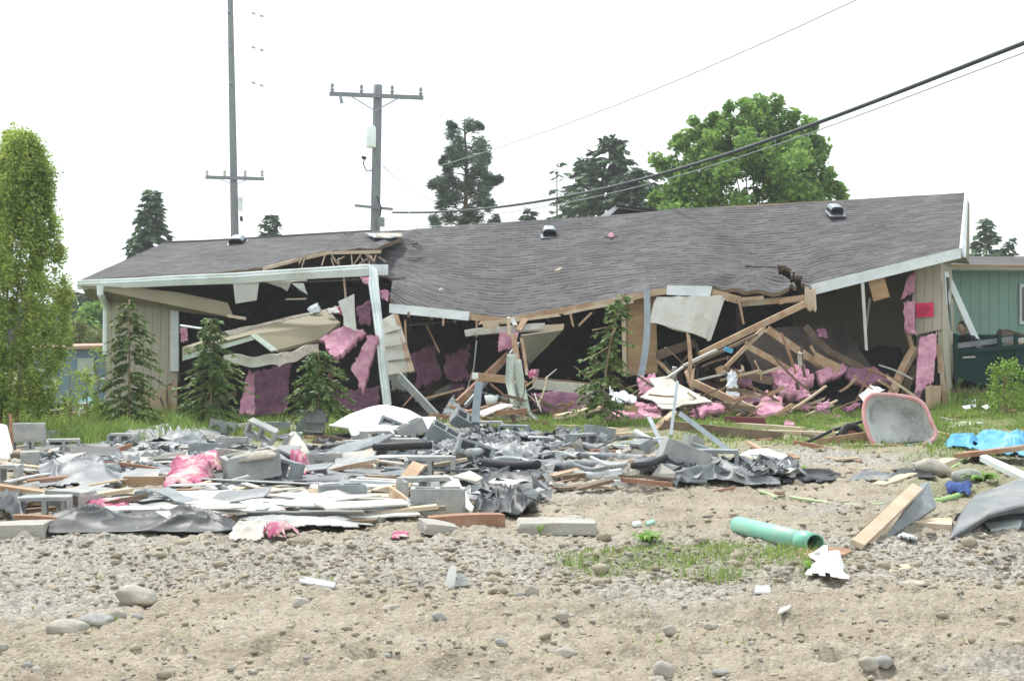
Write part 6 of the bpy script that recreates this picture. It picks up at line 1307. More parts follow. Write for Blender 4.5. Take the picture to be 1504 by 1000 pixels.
# ------------------------------------------------------------------ person beside the trailer
def person():
    D = 27.9; hx, hy, hz = W(1415, 483, D)
    S = [('pel', (hx + .32, hy, .95), .15, None), ('waist', (hx + .24, hy, 1.08), .135, 'pel'), ('chest', (hx + .13, hy, 1.24), .165, 'waist'), ('sh', (hx + .06, hy, 1.32), .13, 'chest'), ('neck', (hx + .03, hy, 1.40), .06, 'sh')]
    gz = gh(hx + .3, hy)
    for s, nm in ((-1, 'r'), (1, 'l')):
        y = hy + s * .19
        S += [('s' + nm, (hx + .07, y, 1.31), .065, 'sh'), ('e' + nm, (hx + .02, y + s * .05, 1.06), .048, 's' + nm), ('w' + nm, (hx - .18, y, .95), .032, 'e' + nm), ('h' + nm, (hx - .25, y, .94), .035, 'w' + nm)]
        S += [('t' + nm, (hx + .34, hy + s * .1, .88), .10, 'pel'), ('k' + nm, (hx + .26, hy + s * .11, .5), .065, 't' + nm), ('a' + nm, (hx + .32, hy + s * .11, gz + .09), .045, 'k' + nm), ('f' + nm, (hx + .15, hy + s * .12, gz + .04), .04, 'a' + nm)]
    me = bpy.data.meshes.new('person'); ix = {n: i for i, (n, *_) in enumerate(S)}
    L = Vector((hx + .3, hy, gz)); me.from_pydata([tuple(Vector(p) - L) for _, p, _, _ in S], [(ix[n], ix[q]) for n, _, _, q in S if q], [])
    o = bpy.data.objects.new('person', me); sc.collection.objects.link(o); o.location = L; ORI[o] = L
    sk = o.modifiers.new('skin', 'SKIN'); me.skin_vertices[0].data[0].use_root = True
    for i, (_, _, r, _) in enumerate(S): me.skin_vertices[0].data[i].radius = (r, r * 1.1)
    sub = o.modifiers.new('sub', 'SUBSURF'); sub.levels = sub.render_levels = 2
    me.materials.append(M_shirt)
    tag(o, 'person in a black shirt with short brown hair bending forward behind the trailer, facing left', 'person')
    # head turned to the left
    c = Vector((hx - .005, hy, hz + .01)); mb = MB(); rows = []
    for i in range(17):
        th = math.pi * i / 16; row = []
        for k in range(24):
            ph = 2 * math.pi * k / 24; d = Vector((math.sin(th) * math.cos(ph), math.sin(th) * math.sin(ph), math.cos(th)))
            p = Vector((d.x * .098, d.y * .076, d.z * .12))
            if d.z < 0: p.x *= 1 - .22 * -d.z; p.y *= 1 - .3 * -d.z
            if d.z < -.2 and d.x > 0: p.x *= .8                         # nape
            fx = max(0, -d.x) ** 6
            p.x -= fx * (.012 * math.exp(-((d.z + .12) / .12) ** 2) * math.exp(-(d.y / .16) ** 2) * 2.2)   # nose
            p.x += fx * .008 * math.exp(-((d.z - .1) / .08) ** 2) * math.exp(-((abs(d.y) - .35) / .15) ** 2)      # eye sockets
            p.x -= fx * .006 * math.exp(-((d.z + .48) / .08) ** 2)                                            # lips
            p.x -= .01 * math.exp(-((d.z + .85) / .12) ** 2) * (d.x < 0)                                      # chin
            row.append(c + Euler((0, R(-14), 0)).to_matrix() @ p)
        rows.append(row)
    mb.add([p for r in rows for p in r], [(i * 24 + k, i * 24 + (k + 1) % 24, (i + 1) * 24 + (k + 1) % 24, (i + 1) * 24 + k) for i in range(16) for k in range(24)])
    hd = part(o, 'head', mb, M_skin, smooth=True)
    mb = MB(); hv = []; hf = []
    for i in range(9):
        for k in range(24):
            p = rows[i][k]; d = p - c; ph = 2 * math.pi * k / 24
            hv.append(c + d * (1.10 + .04 * nz(d.x * 60, d.y * 60, d.z * 60)) + Vector((.006, 0, .004)))
    hf = [(i * 24 + k, i * 24 + (k + 1) % 24, (i + 1) * 24 + (k + 1) % 24, (i + 1) * 24 + k) for i in range(8) for k in range(24) if i < 4 or math.cos(2 * math.pi * (k + .5) / 24) > -.35 + (i - 4) * .16]
    mb.add(hv, hf); part(hd, 'hair', mb, M_hair, smooth=True)
    for s in (-1, 1):
        part(hd, 'eye', MB().lathe([(0, -.008), (.007, -.005), (.009, 0), (.007, .005), (0, .008)], c + Vector((-.083, s * .03, .012)), 10), M_glass, smooth=True)
        part(hd, 'ear', MB().lathe([(0, -.03), (.012, -.02), (.016, .0), (.014, .02), (0, .03)], c + Vector((.012, s * .077, -.005)), 10), M_skin, smooth=True)
person()

# ------------------------------------------------------------------ trees and plants
def crown_mesh(C, n, leaf, rnd, up=.4, asp=.6, spread=1.0):
    """n leaves round the points C [(center, radius)], each a small bent quad"""
    C = [(np.array(c), r) for c, r in C]; k = rnd.integers(0, len(C), n)
    cen = np.array([c for c, _ in C])[k]; rad = np.array([r for _, r in C])[k]
    d = rnd.normal(size=(n, 3)); d /= np.linalg.norm(d, axis=1)[:, None]; q = rnd.random(n) ** .5
    p = cen + d * (rad * q * spread)[:, None]
    a = rnd.normal(size=(n, 3)); a[:, 2] *= .5; a /= np.linalg.norm(a, axis=1)[:, None]
    nn = rnd.normal(size=(n, 3)); nn[:, 2] += up; b = np.cross(a, nn); b /= np.linalg.norm(b, axis=1)[:, None] + 1e-9
    s = leaf * (.6 + .8 * rnd.random(n)); a *= s[:, None]; b *= (s * asp)[:, None]
    return np.stack([p - a, p - b * .9, p + a, p + b * .9], 1).reshape(-1, 3)
def quads(name, V, m, parent):
    n = len(V) // 4; L = ORI[parent]; me = bpy.data.meshes.new(name); me.vertices.add(len(V)); me.vertices.foreach_set('co', (V - np.array(L)).astype(np.float32).ravel())
    me.loops.add(n * 4); me.loops.foreach_set('vertex_index', np.arange(n * 4, dtype=np.int32)); me.polygons.add(n)
    me.polygons.foreach_set('loop_start', np.arange(0, n * 4, 4, dtype=np.int32)); me.materials.append(m); me.update(calc_edges=True); me.validate()
    o = bpy.data.objects.new(name, me); sc.collection.objects.link(o); o.parent = parent; ORI[o] = L; return o
def broadleaf(label, base, top, prof, n, leaf, m, seed, cat='tree', name='broadleaf_tree', ncl=60, cr=.5, trunk=.15, bark=None, limbs=10, group=None, flat_=1.0, up=.4):
    """prof(h) radius of the crown at height fraction h"""
    rnd = np.random.default_rng(seed); base = Vector(base); H_ = top - base.z; t = thing(name, label, cat, base, group)
    C = []; mb = MB()
    mb.tube([base + Vector((.03 * nz(k, seed), .03 * nz(k, seed + 5), H_ * .8 * k / 8)) for k in range(9)], trunk, 8, r1=trunk * .15)
    for i in range(ncl):
        h = rnd.random() ** .8; r = prof(h) * (.35 + .65 * rnd.random() ** .5); a = rnd.random() * 6.283
        c = base + Vector((math.cos(a) * r, math.sin(a) * r * flat_, h * H_)); C.append((c, cr * (.5 + .8 * rnd.random()) * (.45 + .55 * min(1, prof(h) / max(.01, prof(.4))))))
        if i < limbs: s = base + Vector((0, 0, max(.05, h * .6) * H_)); mb.tube([s, s.lerp(c, .5) + Vector((0, 0, .05 * H_ * rnd.random())), c], trunk * .35, 5, r1=trunk * .06)
    part(t, 'trunk', mb, bark or M_bark, smooth=True); quads('crown', crown_mesh(C, n, leaf, rnd, up), m, t); return t
def conifer(label, base, top, rad, seed, m=None, dens=1.0, droop=.25, spray=.3, name='conifer', cat='conifer', h0=.05, power=.85, trunk=.12, wh=26, br=7, ragged=.3, bark=None, asp=.32, group=None, lean=0, ns=9):
    rnd = np.random.default_rng(seed); base = Vector(base); H_ = top - base.z; t = thing(name, label, cat, base, group); mb = MB()
    ax = lambda h: base + Vector((lean * h * h, 0, h * H_))
    mb.tube([ax(k / 10) for k in range(11)], trunk, 7, r1=.012); V = []
    for w in range(wh):
        for q in range(br):
            h = h0 + (1 - h0) * (w + rnd.random() * 1.3 - .15) / wh
            if rnd.random() < ragged * .5: continue
            a = rnd.random() * 6.283; L_ = rad * max(.04, (1 - h)) ** power * (1 - ragged + 2 * ragged * rnd.random()) + .04 * rad
            s = ax(min(1, h)); d = Vector((math.cos(a), math.sin(a), 0)); P_ = [s + d * (L_ * k / 4) + Vector((0, 0, -droop * L_ * (k / 4) ** 1.6 + .12 * L_ * (k / 4))) for k in range(5)]
            mb.tube(P_, trunk * .12, 3, r1=.004, caps=False)
            for k in range(int(ns * dens * (L_ / rad + .35))):
                f = .15 + .85 * rnd.random(); p = np.array(s + d * (L_ * f) + Vector((0, 0, -droop * L_ * f ** 1.6 + .12 * L_ * f)))
                sd = rnd.normal() * .8; dd = np.array([math.cos(a + sd), math.sin(a + sd), -.1 - (droop + .25) * rnd.random() * 1.3 + .25 * rnd.normal()]); dd /= np.linalg.norm(dd)
                e = np.cross(dd, np.array([rnd.normal() * .4, rnd.normal() * .4, 1])); e /= np.linalg.norm(e)
                z = spray * (.55 + .7 * rnd.random()); V += [p, p + dd * z * .45 - e * z * asp, p + dd * z, p + dd * z * .45 + e * z * asp]
    part(t, 'trunk', mb, bark or M_bark, smooth=True); quads('crown', np.array(V), m or M_fir, t); return t
def treetop(px, py, D): return W(px, py, D).z
# beyond the house
def bgbase(px, D): p = gd(px, D); p.z = -.4; return p
conifer('narrow dark green conifer beyond the left end of the roof', bgbase(222, 70), treetop(222, 277, 70), 2.9, 1, wh=44, br=8, spray=.38, dens=2.4, power=.95, ragged=.3, ns=11, droop=.4)
conifer('small conifer tip peeping over the roof between the two poles', bgbase(397, 75), treetop(397, 316, 75), 2.4, 2, wh=30, br=7, spray=.42, ns=22, ragged=.5)
conifer('small bare topped conifer beyond the roof left of the fir group', bgbase(776, 80), treetop(776, 304, 80), 2.0, 3, wh=30, br=6, spray=.42, ns=22, ragged=.5)
conifer('thin half dead conifer at the left of the fir group', bgbase(818, 72), treetop(814, 240, 72), 2.3, 4, wh=30, br=5, spray=.42, ragged=.6, dens=.6)
conifer('grey green fir behind the half dead conifer', bgbase(858, 74), treetop(858, 232, 74), 3.9, 5, m=M_pine, wh=36, br=8, spray=.42, ns=22, ragged=.4, dens=1.1)
conifer('tallest fir of the group left of the maple', bgbase(896, 70), treetop(896, 204, 70), 4.4, 6, wh=42, br=9, spray=.42, ns=22, ragged=.35, dens=1.4, power=.65)
conifer('right hand fir of the group touching the maple', bgbase(938, 68), treetop(932, 250, 68), 3.9, 7, wh=36, br=9, spray=.42, ns=22, ragged=.35, dens=1.3, power=.55)
conifer('spruce above the green house roof, left one', bgbase(1449, 70), treetop(1450, 320, 70), 1.9, 8, wh=30, br=8, spray=.42, ragged=.4, dens=1.1)
conifer('spruce above the green house roof, smaller right one', bgbase(1482, 72), treetop(1483, 350, 72), 1.3, 9, wh=26, br=7, spray=.4, ragged=.4)
conifer('hazy dark conifer behind the poplar, taller one', bgbase(100, 90), treetop(105, 428, 90), 2.2, 10, wh=26, br=8, spray=.6, dens=1.3, power=.6)
conifer('hazy dark conifer behind the left corner of the house', bgbase(138, 92), treetop(130, 424, 92), 2.6, 12, wh=26, br=8, spray=.6, dens=1.3, power=.6)
# pine with clumps
t = thing('pine_tree', 'tall open pine with dark clumped needles standing alone above the roof', 'pine', bgbase(683, 60)); rnd = np.random.default_rng(21); mb = MB()
x0, zb = t.location.x, -.4; zt = treetop(683, 180, 60)
mb.tube([Vector((x0 + (.05 * math.sin(k)), 60, zb + (zt - zb) * k / 10)) for k in range(11)], .2, 8, r1=.03)
C = []
for a, b, r in ((690, 190, 12), (668, 200, 14), (706, 205, 14), (676, 218, 16), (700, 222, 18), (662, 228, 10), (712, 232, 12), (684, 236, 14), (702, 242, 14), (670, 242, 12), (660, 248, 9), (708, 256, 12), (690, 258, 14), (662, 262, 12), (645, 268, 14), (722, 262, 12), (730, 268, 8), (716, 274, 9), (672, 272, 14), (652, 284, 14), (690, 278, 10), (712, 288, 10), (640, 276, 8), (700, 296, 13), (670, 294, 13),
              (650, 300, 13), (715, 305, 11), (686, 310, 12), (660, 318, 14), (700, 320, 14), (640, 325, 10), (725, 326, 9), (680, 327, 14), (668, 186, 6), (704, 188, 5), (655, 238, 5)):
    for s in range(2):
        c = W(a + rnd.normal() * 3, b + rnd.normal() * 2, 60) + Vector((0, rnd.normal() * 1.0 * min(1, r / 10), 0)); C.append((c, r / F * 60 * .85))
    z0 = min(zt - .3, c.z - .2); mb.tube([Vector((x0, 60, z0)), c], .04, 4, r1=.01)
part(t, 'trunk', mb, M_bark, smooth=True)
V = crown_mesh(C, 15000, .12, rnd, .1, .17, 1.1); quads('crown', V, M_pine, t)
# maple
def mp(h): return 2.75 * (math.sin(min(1, max(0, (h - .25) / .75)) ** .75 * math.pi) ** .6 if h > .25 else 0)
t = thing('maple_tree', 'large round bright green maple rising behind the right half of the roof', 'maple', bgbase(1105, 50)); rnd = np.random.default_rng(31); mb = MB()
x0 = t.location.x; mb.tube([Vector((x0 + .1 * math.sin(k), 50, -.4 + 6.5 * k / 8)) for k in range(9)], .28, 10, r1=.08); C = []
outl = [(960, 290), (985, 262), (972, 240), (1000, 212), (1012, 196), (1035, 182), (1060, 170), (1090, 158), (1105, 150), (1140, 160), (1165, 172), (1190, 184), (1178, 205), (1202, 208), (1205, 232), (1212, 258), (1225, 276), (1236, 292)]
for a, b in outl:
    for s in (.97, .8, .62, .42):
        for q in range(4):
            x = 1102 + (a - 1102) * s + rnd.normal() * 7; y = 285 + (b - 285) * s + rnd.normal() * 6
            c = W(x, y, 50) + Vector((0, rnd.normal() * 1.7 * (1.1 - s), 0)); C.append((c, (.24 if s > .9 else .36) * (.7 + .6 * rnd.random())))
    s_ = Vector((x0, 50, 3.2)); mb.tube([s_, s_.lerp(c, .5) + Vector((0, 0, .3)), W(1102 + (a - 1102) * .9, 285 + (b - 285) * .9, 50)], .035, 5, r1=.01)
for _ in range(60):
    x = 970 + 260 * rnd.random(); C.append((W(x, 285 + 35 * rnd.random(), 50 + rnd.normal()), .4))
part(t, 'trunk', mb, M_bark, smooth=True); quads('crown', crown_mesh(C, 34000, .095, rnd, .9, .62), M_map, t)
# far left shrubs and tree rows that close the view
broadleaf('bright green round shrub tree behind the shed, hazy', bgbase(150, 60), treetop(150, 446, 60), lambda h: 1.5 * math.sin(max(.05, min(1, h * .9 + .12)) * math.pi) ** .6, 9000, .10, M_map, 41, ncl=70, cr=.5)
broadleaf('reddish green bush between the poplar and the house', bgbase(118, 48), treetop(120, 478, 48), lambda h: 1.2, 6000, .08, leafmat('olive_leaf', (.20, .24, .08), (.14, .16, .06)), 42, ncl=40, cr=.4)
for k, (a, D, y, w) in enumerate(((30, 95, 455, 5), (-70, 90, 440, 6), (-180, 95, 430, 6), (200, 100, 450, 6))):
    broadleaf(('dark tree behind the poplar at the left edge', 'broad dark tree at far left beyond the frame edge', 'dark tree far beyond the left frame edge', 'dark tree hidden mostly behind the left wall')[k], bgbase(a, D), treetop(a, y, D), lambda h, w=w: w * (1 - h * .5) * .6, 7000, .2, M_fir, 50 + k, ncl=50, cr=1.0)
# poplar at the left edge
t = thing('poplar_tree', 'tall yellow green poplar in full leaf at the left edge of the picture', 'poplar', gd(-6, 23)); rnd = np.random.default_rng(61); mb = MB(); C = []
prof = [(195, 26, 40), (225, 10, 56), (260, -10, 72), (300, -30, 76), (350, -60, 84), (400, -80, 92), (450, -95, 104), (500, -100, 104), (540, -100, 98), (575, -90, 90), (600, -70, 82)]
ys_, xl_, xr_ = zip(*prof)
for s in range(7):
    px = -70 + 22 * s; tp = W(px * .8 + 8, 215 + abs(s - 4) * 22, 23 + (s % 3) * .3); b = gd(px * .5 - 10, 23 + (s % 3) * .3)
    mb.tube([b.lerp(tp, k / 8) + Vector((.03 * nz(k, s), 0, 0)) for k in range(9)], .035, 6, r1=.006)
for _ in range(800):
    y = 214 + 396 * rnd.random(); a, b = np.interp(y, ys_, xl_), np.interp(y, ys_, xr_); u = rnd.random(); x = a + (b - a) * u + rnd.normal() * 2
    c = W(x, y, 23) + Vector((0, (rnd.random() - .5) * 1.3 * math.sin(max(.1, u) * math.pi), 0)); [C.append((c + Vector((0, 0, .09 * q)), (.05 + .08 * rnd.random()))) for q in range(3)]
part(t, 'trunk', mb, M_barkl, smooth=True); V = crown_mesh(C, 80000, .027, rnd, .3, .6, 1.25); quads('crown', V, M_pop, t)
# saplings by the poplar
for k, (px, y0, y1, D) in enumerate(((103, 592, 518, 24.2), (144, 600, 510, 24.6), (128, 606, 545, 25))):
    b = gd(px, D); broadleaf(('thin sapling with sparse leaves left of the leftmost conifer', 'second thin sapling close to the leftmost conifer', 'short leafy sapling between the thin saplings')[k], b, treetop(px, y1, D), lambda h: .14, 700, .024, M_pop, 70 + k, name='sapling', ncl=26, cr=.10, trunk=.012, limbs=14, bark=M_barkl)
# little cedars before the house
def cedar(label, px, D, top, rad, seed, **k):
    a = dict(m=M_ced, wh=30, br=7, droop=.45, spray=.085, trunk=.018, ragged=.6, dens=2.2, name='young_conifer', cat='young conifer', bark=M_barkl, asp=.26, power=.6, h0=.06, ns=14); a.update(k)
    return conifer(label, gd(px, D), treetop(px, top, D), rad, seed, **a)
cedar('dense young conifer in front of the left wall, leftmost of the four', 190, 24.5, 440, .52, 81, power=.5)
cedar('broad young conifer with a broken pale tip right of the left wall', 310, 24.0, 468, .60, 82, power=.55, h0=.12)
cedar('small young conifer with a bare lower stem before the dark left bay', 468, 22.6, 515, .50, 83, h0=.3, power=.45, wh=22)
cedar('slender taller young conifer with a long bare trunk right of centre', 884, 21.8, 432, .42, 84, h0=.10, power=.5, lean=.30, ragged=.6, br=5, dens=1.6)
t_ = [x for x in sc.objects if x.name.startswith('young_conifer') and 'slender' in x.get('label', '')][0]
for a, b, c, d in ((905, 480, 893, 510), (870, 485, 893, 480), (893, 510, 862, 528)): part(t_, 'bare_branch', MB().tube([W(a, b, 21.7), W(c, d, 21.8)], .012, 5, r1=.006), M_barkl)
# shrub right
broadleaf('leafy yellow green shrub at the right edge in front of the trailer', gd(1476, 23.2), treetop(1476, 530, 23.2), lambda h: .30 * math.sin(max(.12, min(.95, h)) * math.pi) ** .4, 1700, .024, M_shr, 91, cat='shrub', name='leafy_shrub', ncl=80, cr=.14, trunk=.02, limbs=24, bark=M_barkl)
# weeds
def weed(label, px, py, r, n, seed, m=M_shr, tall=.6):
    rn = random.Random(seed); g = gp(px, py); t = thing('weed_plant', label, 'weed', g); mb = MB()
    for k in range(n):
        a = rn.uniform(0, 6.28); L_ = r * rn.uniform(.5, 1.1); d = Vector((math.cos(a), math.sin(a), 0)); s = Vector((-d.y, d.x, 0)); w = L_ * .16
        vs = []
        for i in range(6):
            u = i / 5; c = g + d * (L_ * u) + Vector((0, 0, L_ * tall * math.sin(u * 2.4) * .8)); ww = w * math.sin(.25 + u * 2.85) * (1.25 if i % 2 else .7)
            vs += [c - s * ww, c + s * ww]
        mb.add(vs, [(2 * i, 2 * i + 1, 2 * i + 3, 2 * i + 2) for i in range(5)])
    part(t, 'leaf_rosette', mb, m)
M_weed = leafmat('weed_leaf', (.22, .38, .07), (.14, .27, .05), .3, .35)
weed('spreading green weed on the dirt at centre right, the largest one', 950, 800, .17, 26, 1, M_weed)
weed('small upright green weed in front of the half sunk slab', 793, 784, .06, 5, 2, M_weed, 1.5)
weed('small green weed right of the mound near the black plastic sack', 1270, 708, .09, 12, 3, M_weed)
weed('small green weed above the plastic tail at right', 1180, 690, .08, 10, 4, M_weed)
weed('yellow green tiny weed in the gravel at left', 175, 816, .05, 7, 5, M_weed)
weed('green weed clump at right in front of the dark mat', 1440, 712, .22, 30, 6, M_weed)
weed('green weed clump beside the green pipe cloth', 1194, 846, .09, 18, 7, M_weed, 1.2)
# ------------------------------------------------------------------ rocks, gravel, grass
def rock_mesh(r, seed, sub=3, sq=(1, .8, .6), rough=.22):
    bm = bmesh.new(); bmesh.ops.create_icosphere(bm, subdivisions=sub, radius=1)
    vs = []
    for v in bm.verts:
        p = v.co.copy(); n_ = 1 + rough * nz(p.x * 1.3 + seed * 3.7, p.y * 1.3, p.z * 1.3 + seed) + rough * .35 * nz(p.x * 4 + seed, p.y * 4, p.z * 4)
        p *= n_; vs.append(Vector((p.x * sq[0], p.y * sq[1], p.z * sq[2])) * r)
    fs = [tuple(v.index for v in f.verts) for f in bm.faces]; bm.free(); return vs, fs
import bmesh
def rock(label, px, py, w, h, seed, m=None, group=None, rough=.22, rz=None, ry=0, sink=.25, sub=3):
    """w, h: width and height in photograph pixels"""
    g = gp(px, py); k = g.y / F; W_ = w * k / 2; Hh = h * k / 2
    vs, fs = rock_mesh(1, seed, sub, (W_, W_ * .75, Hh), rough); Mx = Euler((0, R(ry), R(rz if rz is not None else 0))).to_matrix()
    vs = [Mx @ v for v in vs]; mn = min(v.z for v in vs)
    mb = MB().add([v + g + Vector((0, W_ * .6, -mn - sink * Hh)) for v in vs], fs)
    return solo('rock', label, 'rock', mb, m or M_rock, group, smooth=True)
RR = [('long tan angular boulder at left in the foreground', 196, 892, 70, 30, 0, 14), ('large flat rounded boulder lowest at far left', 92, 935, 68, 26, 0, 0), ('dark brown sunken boulder between the two big left ones', 136, 922, 56, 20, 1, 0),
      ('round rock right of the sunken boulder', 172, 914, 26, 20, 0, 0), ('small brown rock right of the round one', 200, 914, 20, 13, 1, 0), ('reddish tan rounded rock left of centre', 440, 896, 34, 21, 0, 5),
      ('small grey rock below the reddish tan one', 417, 938, 19, 13, 1, 0), ('large pale rounded rock at the bottom right of centre', 975, 1000, 36, 30, 0, 25), ('smaller pale rock at the bottom beside the large pale one', 966, 1008, 24, 16, 0, 0),
      ('pale round rock in the middle of the foreground', 826, 912, 24, 18, 0, 0), ('pale squarish rock standing behind the centre foreground', 781, 879, 24, 21, 0, 0), ('white flat rock beside the squarish one', 764, 879, 18, 10, 1, 0),
      ('rounded tan rock at right of the foreground centre', 984, 932, 22, 15, 0, 0), ('pale rock at far bottom right', 1278, 986, 32, 22, 0, 20), ('dark soil crusted rock beside the pale bottom right one', 1300, 982, 32, 20, 1, 0),
      ('dark grey flat rock at the bottom right of centre', 1060, 992, 26, 10, 1, 0), ('tan flat rock half sunk right of the white cloth', 1292, 855, 40, 12, 0, 0), ('flat pale rock right of the half sunk tan one', 1345, 862, 48, 10, 0, 0),
      ('rounded pale rock below the leaning boards at right', 1371, 833, 16, 9, 0, 0), ('pale sandy mound like rock in the dirt right of centre', 830, 970, 36, 20, 0, 0), ('angular dark rock left of the sandy one', 737, 950, 22, 12, 1, 20),
      ('flat tan rock at the bottom edge right of centre', 1045, 925, 24, 12, 0, 0), ('pale rock on the left pebble strip', 355, 945, 22, 11, 0, 0), ('long pale rock left of the upright chip', 570, 900, 30, 12, 0, 0),
      ('white angular rock beside the long pale rock', 578, 900, 22, 14, 0, 0), ('thin tilted dark slab rock left of centre foreground', 645, 914, 24, 14, 1, 25), ('small cube like tan rock in the foreground left of centre', 620, 945, 15, 9, 0, 0),
      ('flat pale rock lying on the long half sunk slab', 842, 767, 38, 11, 0, 0), ('pale rock beside the left puddle strip', 233, 820, 16, 11, 0, 0), ('flat pale rock near the black plastic roll', 208, 793, 16, 5, 0, 0),
      ('large dirt crusted rock behind the pale wide board at right', 1375, 700, 60, 26, 0, 10), ('grassy clod of earth behind the leaning grey panel', 1425, 712, 52, 26, 1, 0), ('brown clod right of the green pipe mouth', 1080, 770, 20, 9, 1, 0),
      ('pointed pale rock far left bottom', 118, 905, 18, 8, 0, 0), ('tan rock at the bottom left corner', 52, 990, 22, 12, 0, 0), ('grey rock at the left bottom beside the drag mark', 38, 982, 18, 10, 1, 0), ('pale oval rock at left edge of the foreground', 4, 955, 16, 12, 0, 0),
      ('grey rock in the pebble strip right of centre', 866, 832, 14, 10, 1, 0), ('pale rock in front of the large green weed', 946, 802, 20, 7, 0, 0)]
for k, (lab, px, py, w, h, g, ry) in enumerate(RR): rock(lab, px, py, w * .92, h, k + 1, (M_rock, M_rockg)[g], ry=ry)
for k in range(110):
    py = RN.uniform(808, 990); px = RN.uniform(0, 1504) if RN.random() < .6 else RN.gauss(760, 260)
    s = RN.uniform(5, 12) * (py - 490) / 420
    rock('small rounded stone among the pebbles of the foreground', px, py, s, s * RN.uniform(.45, .7), 100 + k, RN.choice([M_rock, M_rock, M_rockg]), 'small rounded stones of the foreground', rz=RN.uniform(0, 180), ry=RN.uniform(-15, 15), sub=2)
def ground_z(x, y):
    """fine relief repeated from the ground sheet"""
    a = sm(4.3, 6, y)
    return gh(x, y) + a * (.035 * nz(x * 1.1, y * 2.2, 1) + .03 * abs(nz(x * 2.6, y * 5, 2)) + .042 * nz(x * 6, y * 7, 6) * (.4 + abs(nz(x * .8, y * .8, 31)) * 2) + .026 * nz(x * 19, y * 19, 3)) + a * .045 * nz(x * .35, y * 3.2, 20) * sm(11, 8, y)
def pebbles(name, label, n, smin, smax, seed, m, cat, dens=None, y0=5.6, y1=19, angular=False):
    rnd = np.random.default_rng(seed); bm = bmesh.new(); bmesh.ops.create_icosphere(bm, subdivisions=1, radius=1)
    T = np.array([v.co[:] for v in bm.verts]); Fc = np.array([[v.index for v in f.verts] for f in bm.faces]); bm.free()
    pts = []
    while len(pts) < n:
        y = y0 * (y1 / y0) ** rnd.random(); x = (rnd.random() * 2 - 1) * (.36 * y + .2)
        d = .22 + 1.3 * max(0, nz(x * 1.5, y * 1.5, 77)) + (1.5 * sm(8, 8.8, y) * sm(11, 10, y) * (1 if x > -2 else .4)) + .5 * max(0, nz(x * .6, y * .5, 40))
        if rnd.random() * 2.2 > d: continue
        if dens and rnd.random() > dens(x, y): continue
        pts.append((x, y, ground_z(x, y)))
    P_ = np.array(pts); s = smin + (smax - smin) * rnd.random(n) ** 5; s *= np.clip(P_[:, 1] / 9, .8, 1.3)
    V = T[None] * (1 + (rnd.random((n, 12, 1)) - .5) * (.7 if angular else .35)); V = V * (s[:, None, None] * np.stack([.75 + .6 * rnd.random(n), .7 + .4 * rnd.random(n), .4 + .3 * rnd.random(n)], 1)[:, None])
    a = rnd.random(n) * 6.283; ca, sa = np.cos(a)[:, None], np.sin(a)[:, None]
    X = V[..., 0] * ca - V[..., 1] * sa; Y = V[..., 0] * sa + V[..., 1] * ca; V = np.stack([X, Y, V[..., 2]], -1) + P_[:, None] + np.array([0, 0, .1]) * s[:, None, None]
    f = (Fc[None] + (np.arange(n) * 12)[:, None, None]).reshape(-1, 3); me = bpy.data.meshes.new(name)
    me.vertices.add(n * 12); me.vertices.foreach_set('co', V.astype(np.float32).ravel()); me.loops.add(len(f) * 3); me.loops.foreach_set('vertex_index', f.astype(np.int32).ravel())
    me.polygons.add(len(f)); me.polygons.foreach_set('loop_start', np.arange(0, len(f) * 3, 3, dtype=np.int32))
    if not angular: me.polygons.foreach_set('use_smooth', [True] * len(f))
    me.materials.append(m); me.update(calc_edges=True)
    o = bpy.data.objects.new(name, me); sc.collection.objects.link(o); tag(o, label, cat, kind='stuff')
def gravel_mat():
    m = mat('gravel_stones', (.4, .38, .33), .85, None, 3, .3, 60); nt = m.node_tree; n = nt.nodes; l = nt.links
    g = n.new('ShaderNodeNewGeometry'); r = n.new('ShaderNodeValToRGB'); e = r.color_ramp.elements
    cols = [(0, (.26, .25, .225)), (.2, (.315, .29, .245)), (.5, (.36, .33, .27)), (.75, (.38, .355, .30)), (.93, (.43, .405, .355)), (1, (.56, .53, .48))]
    while len(e) < len(cols): e.new(.5)
    for k, (p, c) in enumerate(cols): e[k].position = p; e[k].color = (*c, 1)
    l.new(g.outputs['Random Per Island'], r.inputs['Fac']); l.new(r.outputs['Color'], n['Principled BSDF'].inputs['Base Color']); return m
pebbles('gravel', 'grey and tan pebbles spread over the dirt of the foreground', 13000, .004, .022, 5, gravel_mat(), 'gravel')
pebbles('dirt_clods', 'brown crumbs of dry earth lying over the bare ground', 18000, .004, .026, 6, mat('earth_clod', (.375, .325, .25), .95, (.29, .245, .185), 6, .5, 40, island=.2), 'dirt', angular=True)
pebbles('earth_lumps', 'larger lumps of dry earth half sunk in the bare ground', 420, .02, .06, 8, mat('earth_lump', (.375, .325, .25), .95, (.28, .24, .18), 8, .8, 40, island=.12), 'dirt', y0=5.8, y1=15, angular=True)
M_blade = M_grass
